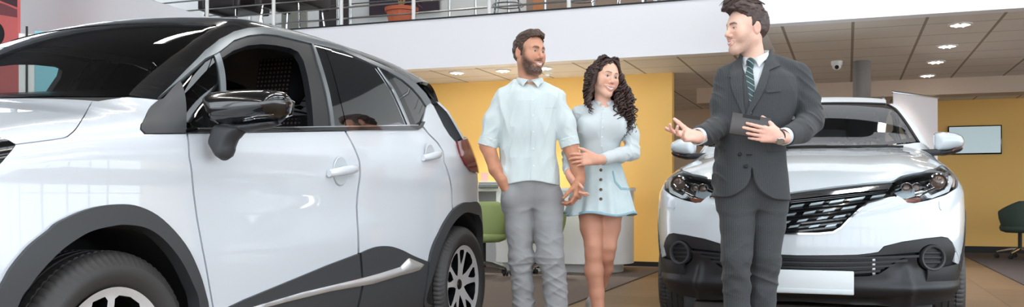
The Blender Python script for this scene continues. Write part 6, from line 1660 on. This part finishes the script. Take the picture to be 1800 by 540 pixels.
# trainers
M['trainer'] = mat('grey white trainer', (196, 190, 184), .7, bump=(200, .3, .003)); M['sole'] = mat('white rubber sole', (226, 224, 220), .6)
def trainer(heel, toe, up):
    """heel and toe points of the sole, up direction"""
    heel, toe, up = np.array(heel), np.array(toe), unit(up); f = unit(toe-heel); up = unit(up-f*(up@f)); L = np.linalg.norm(toe-heel); s_ = np.cross(f, up)
    P = lambda a, b, c=0: heel+f*a*L+up*b+s_*c
    u = U(); u.chain([P(.10, .040), P(.4, .036), P(.72, .030, .004), P(.9, .026, .004)], [.036, .036, .038, .030], .02); u.cone(P(.13, .06), P(.16, .095), .036, .034, .02); u.cone(P(.18, .08), P(.6, .04), .034, .032, .02)
    u.post.append(lambda d, x, y, z: smax(d, -((x-heel[0])*up[0]+(y-heel[1])*up[1]+(z-heel[2])*up[2])+.012, .004))
    lo = np.minimum(heel, toe)-.12; hi = np.maximum(heel, toe)+.14
    sh = garment('trainer', u, lo, hi, .0042, M['trainer'], woman)
    so = U(); so.chain([P(.08, .01), P(.4, .01), P(.72, .01, .004), P(.93, .01, .004)], [.040, .037, .043, .032], .02)
    def flat(d, x, y, z):
        h = (x-heel[0])*up[0]+(y-heel[1])*up[1]+(z-heel[2])*up[2]; return smax(smax(d, h-.022, .004), -h, .004)
    so.post.append(flat); garment('sole', so, lo, hi, .0045, M['sole'], sh)
    mb = MB()
    for k in range(5): mb.tube([P(.36+.07*k, .078-.008*k, -.024), P(.37+.07*k, .082-.008*k, 0), P(.36+.07*k, .078-.008*k, .024)], .0032, 6)
    mb.build('laces', M['sole'], sh)
trainer(fF[0]*[1, 1, 0]+[0, .05, 0], fF[1]*[1, 1, 0]+[.01, -.06, 0], (0, 0, 1))
an = lgB[3]; trainer(an+np.array([-.012, .055, -.065]), an+np.array([.03, -.10, -.205]), (-.15, -.72, .7) if False else (-.1, -.5, .65))
# ------------------------------------------------------------------ the salesman in the dark suit
sb_, J = frame_at(1322, 4.5)
hd = Head(J(1311, 51.5, .0), -72, 2, 2, (.95, .98, 1.0), smile=.9, open_=.3)
hd.gaze = -.002
skin = (238, 196, 176)
B = U(); B.fn(*hd.sdf(), k=.01)
B.cone(hd.w((0, .022, -.045)), J(1328, 116, .035), .056, .052, .03)
B.cone(J(1305, 145, .035), J(1355, 145, .035), .045, .045, .03)
B.chain([J(1325, 150, .03), J(1322, 240, .03), J(1321, 320, .03)], [.10, .10, .11], .05)
aR = [J(1275, 138, .04), J(1266, 222, .0), J(1243, 236, -.13), J(1222, 241, -.24)]
aL = [J(1407, 136, .04), J(1428, 214, .0), J(1400, 234, -.17), J(1372, 241, -.278)]
B.chain(aR, [.045, .042, .034, .026], .02); B.chain(aL, [.045, .042, .034, .026], .02)
hand(B, J(1224, 241, -.235), (-.90, -.42, .02), (.12, -.55, .80), 1, curl=((4, 10, 10), (14, 26, 20), (20, 34, 24), (26, 38, 26)), th=(48, 22), sc=.98, spread=7)
hand(B, J(1371, 241, -.281), (-.95, .0, .17), (.05, .97, .2), -1, curl=((4, 8, 8), (5, 9, 8), (7, 10, 9), (9, 12, 10)), th=(44, 42), sc=.95, spread=2.5)
legR = [J(1296, 350, .03), J(1296, 448, .0), J(1296, 600, .02)]; legL = [J(1350, 350, .03), J(1347, 448, .03), J(1338, 605, .08)]
B.chain(legR, [.07, .05, .04], .03); B.chain(legL, [.07, .05, .04], .03)
b1 = (hd.c-[.16, .14, .20], hd.c+[.16, .14, .14], .006)
def bx(a, b, m_=.006): a, b = np.array(a), np.array(b); return (np.minimum(a, b), np.maximum(a, b), m_)
b3 = bx(J(1178, 262, -.42), J(1236, 200, -.17)); b4 = bx(J(1298, 262, -.40), J(1384, 200, -.20))
V1, Q1 = mesh_of(B, b1[0], b1[1], .0017)
V2, Q2 = mesh_of(B, np.array([J(1180, 0)[0], -.42, .05]), J(1450, 100, .2), .006); V2, Q2 = trim(V2, Q2, b1, b3, b4)
V3, Q3 = mesh_of(B, b3[0], b3[1], .0018); V4, Q4 = mesh_of(B, b4[0], b4[1], .0018)
def hc(V, base=(240, 190, 172)): return np.tile(np.array(srgb(*base))[:3], (len(V), 1))*(1+.05*noise(V[:, 0]*40, V[:, 1]*40, V[:, 2]*40))[:, None]
salesman = person('person', sb_, 'salesman in a dark grey suit and striped tie, gesturing with an open hand', [(V1, Q1, hd.paint(V1, skin, (204, 124, 116), (50, 36, 34), stub=.34)), (V2, Q2, hc(V2)), (V3, Q3, hc(V3)), (V4, Q4, hc(V4))], M['skin'])
def sales_hair(x, y, z):
    ax = np.abs(x); q = (x, y, z)
    st = noise(x*50+z*30, y*22, z*50)*.006+noise(x*150, y*50, z*110)*.003
    top = smin(s_ell(q, (0, .012, .056), (.076, .100, .086)), s_ell(q, (.0, -.060, .108), (.056, .052, .034), rotm(18, 0, 0)), .035)
    top = smin(top, s_ell(q, (0, -.10, .098), (.042, .026, .02)), .02)
    sid = s_ell(q, (0, .028, .022), (.0785, .097, .084))
    d = smin(top, sid, .02)-.002-st*np.clip((z-.02)/.06, .25, 1)
    ln2 = np.where(y < -.012, .052+.034*np.clip((-y-.03)/.05, 0, 1)+.01*np.clip((.05-ax)/.05, 0, 1)*(y < -.05), np.where(y < .032, .030-.060*np.clip(1-np.abs(y+.004)/.014, 0, 1), -.055-.3*np.clip(y-.032, 0, .06)))
    return smax(d, ln2-z+noise(x*120, y*120, z*40)*.004, .006)
V, Q, _ = short_hair(hd, sales_hair, hd.c-[.17, .15, .13], hd.c+[.16, .15, .2], .0019)
c = np.array(srgb(66, 48, 44))[:3]*(1+.5*noise(V[:, 0]*90, V[:, 1]*60, V[:, 2]*60))[:, None]
hr = mk('hair', V, Q, M['hair'], salesman, True, colors=c)
mbh = MB(); rr = np.random.default_rng(3)
for i in range(150):                                    # combed strands over the top and the quiff
    x = rr.uniform(-.05, .05); y0 = rr.uniform(-.02, .07); h0 = math.sqrt(max(0, 1-(x/.08)**2)); e = rr.normal()*.006
    P = [hd.w((x, y0+.02, .06+.078*h0-.25*y0*y0*8)), hd.w((x*.95, y0-.03, .072+.080*h0+e*.4)), hd.w((x*.9, y0-.08, .062+.088*h0+e)), hd.w((x*.85+.004, y0-.105-.02*rr.random(), .04+.080*h0+e))]
    mbh.tube(catmull(P, 5), list(np.linspace(.0034, .0012, 16)), 5)
mk('strands', mbh.V, mbh.F, M['hair'], hr, True, colors=np.tile(np.array(srgb(70, 52, 46))[:3], (len(mbh.V), 1)))
# suit cloth: fine pale pinstripes on charcoal
def suit_mat(name, col, stripe):
    m = mat(name, col, .8, sheen=.1); N, L, b = nodes_of(m); tc = N.new('ShaderNodeTexCoord'); sp = N.new('ShaderNodeSeparateXYZ'); L.new(tc.outputs['Object'], sp.inputs[0])
    wv = N.new('ShaderNodeMath'); wv.operation = 'MULTIPLY'; wv.inputs[1].default_value = 105; L.new(sp.outputs['X'], wv.inputs[0])
    fr = N.new('ShaderNodeMath'); fr.operation = 'FRACT'; L.new(wv.outputs[0], fr.inputs[0]); lt = N.new('ShaderNodeMath'); lt.operation = 'LESS_THAN'; lt.inputs[1].default_value = .22; L.new(fr.outputs[0], lt.inputs[0])
    ns = N.new('ShaderNodeTexNoise'); ns.inputs['Scale'].default_value = 420; L.new(tc.outputs['Object'], ns.inputs['Vector'])
    ml = N.new('ShaderNodeMath'); ml.operation = 'MULTIPLY'; L.new(lt.outputs[0], ml.inputs[0]); L.new(ns.outputs['Fac'], ml.inputs[1])
    mx = N.new('ShaderNodeMix'); mx.data_type = 'RGBA'; mx.inputs['A'].default_value = srgb(*col); mx.inputs['B'].default_value = srgb(*stripe); L.new(ml.outputs[0], mx.inputs['Factor'])
    n2 = N.new('ShaderNodeTexNoise'); n2.inputs['Scale'].default_value = 260; n2.inputs['Detail'].default_value = 3; L.new(tc.outputs['Object'], n2.inputs['Vector'])
    mr = N.new('ShaderNodeMapRange'); mr.inputs['To Min'].default_value = .6; mr.inputs['To Max'].default_value = 1.4; L.new(n2.outputs['Fac'], mr.inputs['Value'])
    m2 = N.new('ShaderNodeMix'); m2.data_type = 'RGBA'; m2.blend_type = 'MULTIPLY'; m2.inputs['Factor'].default_value = 1; L.new(mx.outputs['Result'], m2.inputs['A']); L.new(mr.outputs[0], m2.inputs['B']); L.new(m2.outputs['Result'], b.inputs['Base Color'])
    return m
M['suit'] = suit_mat('charcoal pinstripe suit', (55, 58, 61), (76, 79, 82)); M['suit_leg'] = suit_mat('charcoal pinstripe trousers', (58, 61, 64), (80, 83, 86))
M['suit_lapel'] = suit_mat('charcoal lapel cloth', (58, 61, 64), (78, 81, 84))
xc = lambda px: J(px, 0)[0]; zc_ = lambda py: J(0, py)[2]
Jk = U()
Jk.fn(*slices([(zc_(356), xc(1323), .03, .192, .150), (zc_(325), xc(1322), .03, .186, .145), (zc_(290), xc(1322), .03, .176, .138), (zc_(250), xc(1324), .03, .170, .134), (zc_(205), xc(1330), .03, .184, .142), (zc_(165), xc(1336), .03, .196, .138), (zc_(138), xc(1338), .03, .185, .112), (zc_(118), xc(1336), .04, .115, .085), (zc_(100), xc(1332), .045, .080, .074), (zc_(82), xc(1331), .045, .073, .070)], .012), k=.03)
Jk.cone(J(1308, 118, .045), J(1278, 132, .04), .045, .050, .03); Jk.cone(J(1366, 114, .045), J(1402, 128, .04), .048, .056, .03)
Jk.chain([J(1277, 140, .04), J(1270, 182, .02), J(1266, 220, .0)], [.062, .058, .054], .025); Jk.chain([J(1266, 220, .0), J(1246, 234, -.11), J(1228, 240, -.205)], [.056, .052, .046], .02)
Jk.chain([J(1405, 140, .04), J(1419, 180, .02), J(1426, 212, .0)], [.066, .064, .060], .025); Jk.chain([J(1426, 212, .0), J(1404, 231, -.145), J(1382, 239, -.245)], [.062, .056, .047], .02)
def jk_f(x, y, z):
    arm = np.clip((np.abs(x-xc(1333))-.17)/.03, 0, 1); low = np.clip((zc_(175)-z)/.08, 0, 1)
    d = -.0022*ridge_n(x*8+z*3, y*6, z*4)*(1-arm)-.0075*ridge_n(x*9+z*6, y*9, z*20+x*16)*arm*(.35+.65*low)
    return d+.002
folds(Jk, jk_f)
def jk_cut(d, x, y, z):
    # hem and the curved front edges below the button, the V of the chest, sleeve ends
    hem = zc_(353)+.010*(1-np.clip((x-xc(1322))/.2, -1, 1))
    d = np.where(np.abs(x-xc(1323)) < .26, smax(d, np.where(z < zc_(290), hem-z, -1), .006), d)
    t = np.clip((zc_(298)-z)/(zc_(298)-zc_(352)), 0, 1.3); xl = xc(1311)-.010*t-.13*t**3.2; xr = xc(1313)+.020*t+.10*t**4
    op = np.minimum(np.minimum(x-xl, xr-x), np.minimum(zc_(297)-z, .1-y)); d = smax(d, -(-op*-1), .004) if False else smax(d, np.where(y < .1, np.minimum(np.minimum(x-xl, xr-x), zc_(297)-z), -1), .004)
    tv = np.clip((z-zc_(208))/(zc_(84)-zc_(208)), 0, 1.2); vl = xc(1309.5)-.022*tv; vr = xc(1310.5)+.125*tv**1.1
    d = smax(d, np.where(y < .02, np.minimum(np.minimum(x-vl, vr-x), z-zc_(208)), -1), .004)
    d = smax(d, -s_cone((x, y, z), J(1330, 60, .042), J(1330, 112, .040), .067, .066), .004)
    for a, b in ((aR[2], J(1229, 240, -.205)), (aL[2], J(1381, 239.5, -.247))):
        tt = unit(b-a); q = (x-b[0])*tt[0]+(y-b[1])*tt[1]+(z-b[2])*tt[2]; r = np.sqrt((x-b[0])**2+(y-b[1])**2+(z-b[2])**2); d = np.where(r < .10, smax(d, q, .004), d)
    return d
Jk.post.append(jk_cut)
jacket = garment('jacket', Jk, np.array([xc(1205), -.36, zc_(362)]), J(1460, 82, .26), .0040, M['suit'], salesman)
Jk0 = U(); Jk0.p = list(Jk.p); folds(Jk0, lambda x, y, z: -.002+0*x)
SJ = Surf(Jk0, sb_, TH)
lapL = [(1304, 98), (1300, 101), (1290, 112), (1283, 126), (1282, 136), (1285, 137), (1284, 146), (1290, 165), (1299, 186), (1308, 207), (1311, 207), (1307, 180), (1305, 150), (1304.5, 120)]
lapR = [(1353, 86), (1357, 88), (1364, 99), (1371, 116), (1352, 124), (1351, 132), (1347, 148), (1336, 172), (1320, 198), (1312, 208), (1309, 207), (1318, 184), (1330, 152), (1341, 120), (1350, 97)]
for l_ in (lapL, lapR): panel('lapel', SJ, l_, M['suit_lapel'], jacket, axis='p', mirror=False, res=.010, off=.006, lip=.007)
panel('breast_pocket', SJ, [(1347, 158.5), (1372, 156), (1372, 161), (1347, 163.5)], M['suit_lapel'], jacket, axis='p', mirror=False, res=.01, off=.004, lip=.004)
panel('hip_pocket', SJ, [(1349, 263.5), (1384, 262.5), (1384, 265.5), (1349, 266.5)], M['suit'], jacket, axis='p', mirror=False, res=.01, off=.004, lip=.004)
panel('hip_pocket', SJ, [(1262, 259.5), (1274, 261.5), (1274, 264.5), (1262, 262.5)], M['suit'], jacket, axis='p', mirror=False, res=.01, off=.004, lip=.004)
for px, py in ((1300, 271), (1311, 292)):
    c_ = SJ.hit(px, py); MB().lathe([(.0095, .003), (.010, -.002), (.007, -.004), (0, -.003)], 16, axis='y', c=(c_[0], c_[1]-.003, c_[2]), close=False).build('button', M['dark'], jacket)
c_ = SJ.hit(1317, 272); MB().box(c_[0]-.013, c_[0]+.013, c_[1]-.003, c_[1]+.004, c_[2]-.003, c_[2]+.003, .001).build('buttonhole', M['dark'], jacket)
# shirt with collar and cuffs, tie
M['shirt'] = mat('white dress shirt', (216, 222, 228), .7, sheen=.1)
Sd = U(); Sd.fn(*slices([(zc_(300), xc(1320), .03, .14, .115), (zc_(205), xc(1326), .03, .150, .122), (zc_(160), xc(1330), .03, .150, .118), (zc_(130), xc(1331), .035, .115, .092), (zc_(108), xc(1329), .04, .068, .066), (zc_(98), xc(1328), .04, .062, .062)], .012), k=.02)
Sd.post.append(lambda d, x, y, z: smax(d, -s_cone((x, y, z), J(1328, 80, .03), J(1328, 104, .03), .057, .056), .004))
dress = garment('shirt', Sd, J(1270, 300, -.14), J(1390, 92, .2), .0045, M['shirt'], salesman)
SD = Surf(Sd, sb_, TH)
tl, tr = SD.hit(1308, 120), SD.hit(1333, 123)
shirt_collar(dress, M['shirt'], J(1329, 98, .035), (.060, .063), J(0, 82)[2], tl+[-.004, -.012, 0], tr+[.006, -.012, 0], SD, J, drop=.036, front=-30, fd=.058)
for a, b in ((aR[2], J(1225.5, 240.5, -.22)), (aL[2], J(1376.5, 240.5, -.264))):
    t = unit(b-a)
    def cf(x, y, z, b=b, t=t):
        q = (x-b[0])*t[0]+(y-b[1])*t[1]+(z-b[2])*t[2]; r = np.sqrt(np.maximum((x-b[0])**2+(y-b[1])**2+(z-b[2])**2-q*q, 0)); return np.maximum(np.abs(q+.022)-.026, np.abs(r-.0375)-.003)
    garment('shirt_cuff', cf, b-.07, b+.07, .003, M['shirt'], dress)
def tie_mat():
    m = mat('dark green striped tie', (30, 58, 62), .45, sheen=.3); N, L, b = nodes_of(m); tc = N.new('ShaderNodeTexCoord'); mp = N.new('ShaderNodeMapping'); mp.inputs['Rotation'].default_value = (0, math.radians(52), 0); L.new(tc.outputs['Object'], mp.inputs[0])
    sp = N.new('ShaderNodeSeparateXYZ'); L.new(mp.outputs[0], sp.inputs[0]); a = N.new('ShaderNodeMath'); a.operation = 'MULTIPLY'; a.inputs[1].default_value = 44; L.new(sp.outputs['X'], a.inputs[0])
    fr = N.new('ShaderNodeMath'); fr.operation = 'FRACT'; L.new(a.outputs[0], fr.inputs[0]); lt = N.new('ShaderNodeMath'); lt.operation = 'LESS_THAN'; lt.inputs[1].default_value = .13; L.new(fr.outputs[0], lt.inputs[0])
    mx = N.new('ShaderNodeMix'); mx.data_type = 'RGBA'; mx.inputs['A'].default_value = srgb(32, 62, 66); mx.inputs['B'].default_value = srgb(150, 176, 176); L.new(lt.outputs[0], mx.inputs['Factor']); L.new(mx.outputs['Result'], b.inputs['Base Color']); return m
M['tie'] = tie_mat()
tie = panel('tie', SD, [(1313.5, 121), (1322.5, 121), (1325, 140), (1326, 165), (1323, 190), (1318, 215), (1308, 215), (1306, 190), (1306.5, 165), (1309, 140)], M['tie'], salesman, axis='p', mirror=False, res=.008, off=.012, lip=.01)[0]
k = SD.hit(1318, 115); kn = U(); kn.cone(k+[0, -.014, .016], k+[0, -.016, -.016], .021, .013, .01); garment('tie_knot', kn, k-.06, k+.06, .003, M['tie'], tie)
# trousers and shoes
T = U(); tz = zc_
T.chain([J(1296, 356, .03), J(1295, 400, .01), J(1295, 450, -.01), J(1296, 500, .01), J(1296, 610, .02)], [.092, .085, .074, .067, .064], .012)
T.chain([J(1351, 356, .035), J(1350, 400, .035), J(1347, 450, .03), J(1341, 500, .05), J(1337, 615, .08)], [.090, .085, .074, .066, .062], .008)
T.fn(*slices([(tz(368), xc(1323), .03, .150, .078), (tz(345), xc(1322), .03, .168, .106), (tz(300), xc(1321), .03, .160, .115)], .01), k=.045)
folds(T, lambda x, y, z: .002-.0055*ridge_n(x*7+z*6, y*6, z*11-x*10)*(.5+.5*np.clip((.8-z)/.3, 0, 1))-.006*np.exp(-((z-.47)/.09)**2)*ridge_n(x*9, y*9, z*22+x*8))
cut(T, (J(0, 633), (0, 0, -1)))
garment('trousers', T, J(1255, 640, -.2), J(1392, 298, .22), .0045, M['suit_leg'], salesman)
M['shoe_black'] = mat('black leather shoes', (20, 20, 22), .3, coat=.3)
for a, b in ((J(1296, 630, .02), J(1284, 640, -.18)), (J(1337, 630, .08), J(1330, 640, -.12))):
    garment('shoe', shoe(U(), a, b), np.minimum(a, b)*[1, 1, 0]-[.1, .12, .02], np.maximum(a, b)*[1, 1, 0]+[.1, .12, .2], .006, M['shoe_black'], salesman)
# wristwatch
wc = J(1369, 240, -.283); t = unit(aL[3]-aL[2]); a_ = unit(np.cross(t, [0, 0, 1])); b_ = np.cross(t, a_)
mb = MB(); mb.tube([wc+(a_*math.cos(q)+b_*math.sin(q)*1.05)*.030 for q in np.linspace(0, 2*math.pi, 29)[:-1]], .005, 8, closed=True); wt_ = mb.build('wristwatch', mat('dark watch strap', (60, 52, 50), .4), salesman)
fc = wc+np.array([.0, -.022, -.022]); R_ = Matrix.Translation(fc) @ Vector((0, -.72, -.69)).to_track_quat('Z', 'Y').to_matrix().to_4x4()
mb = MB(); mb.lathe([(.019, -.004), (.021, .002), (.019, .007), (.016, .0075)], 28, close=True); o = mb.build('watch_case', M['chrome'], wt_); o.matrix_local = R_
mb = MB(); mb.lathe([(.0155, .0078), (0, .0082)], 24, close=False); o = mb.build('watch_dial', mat('grey dial', (150, 140, 128), .3), wt_); o.matrix_local = R_
# tablet held in front of him: a thing of its own
tb = [J(1288, 197, -.268), J(1356, 208, -.268), J(1349, 246, -.268), J(1281.5, 235, -.268)]
ux = unit(tb[1]-tb[0]); uz = unit(tb[0]-tb[3]); n_ = unit(np.cross(ux, uz)); uz = np.cross(n_, ux); Wd = np.linalg.norm(tb[1]-tb[0]); Ht = np.linalg.norm(tb[0]-tb[3]); ctr = sum(tb)/4
R3 = Matrix(((ux[0], n_[0]*-1, uz[0]), (ux[1], n_[1]*-1, uz[1]), (ux[2], n_[2]*-1, uz[2])))
Mt = Matrix.Translation(Vector(sb_)) @ Matrix.Rotation(TH, 4, 'Z') @ Matrix.Translation(Vector(ctr+np.array([0, .006, 0]))) @ R3.to_4x4()
tablet = empty('tablet', (0, 0, 0), 0, "grey tablet computer held in the salesman's left hand", 'tablet'); tablet.matrix_world = Mt
M['alu'] = mat('grey anodised aluminium', (80, 77, 77), .38, .7)
s_ = 1 if (np.array(Mt.to_3x3() @ Vector((0, 1, 0)))@FV) > 0 else -1
MB().box(-Wd/2, Wd/2, -.0045, .0045, -Ht/2, Ht/2, .004).build('back_shell', M['alu'], tablet)
MB().box(-Wd/2+.05, Wd/2-.05, -s_*.0052, -s_*.003, Ht/2-.017, Ht/2-.001).build('antenna_strip', M['dark'], tablet)
MB().box(-Wd/2+.004, Wd/2-.004, s_*.003, s_*.0056, -Ht/2+.004, Ht/2-.004).build('screen', M['black_gloss'], tablet)
mb = MB(); mb.lathe([(.004, -.001), (.004, .001), (0, .001)], 16, axis='y', c=(-Wd/2+.018, -s_*.0048, Ht/2-.010), close=False); mb.build('camera_lens', M['black_gloss'], tablet)
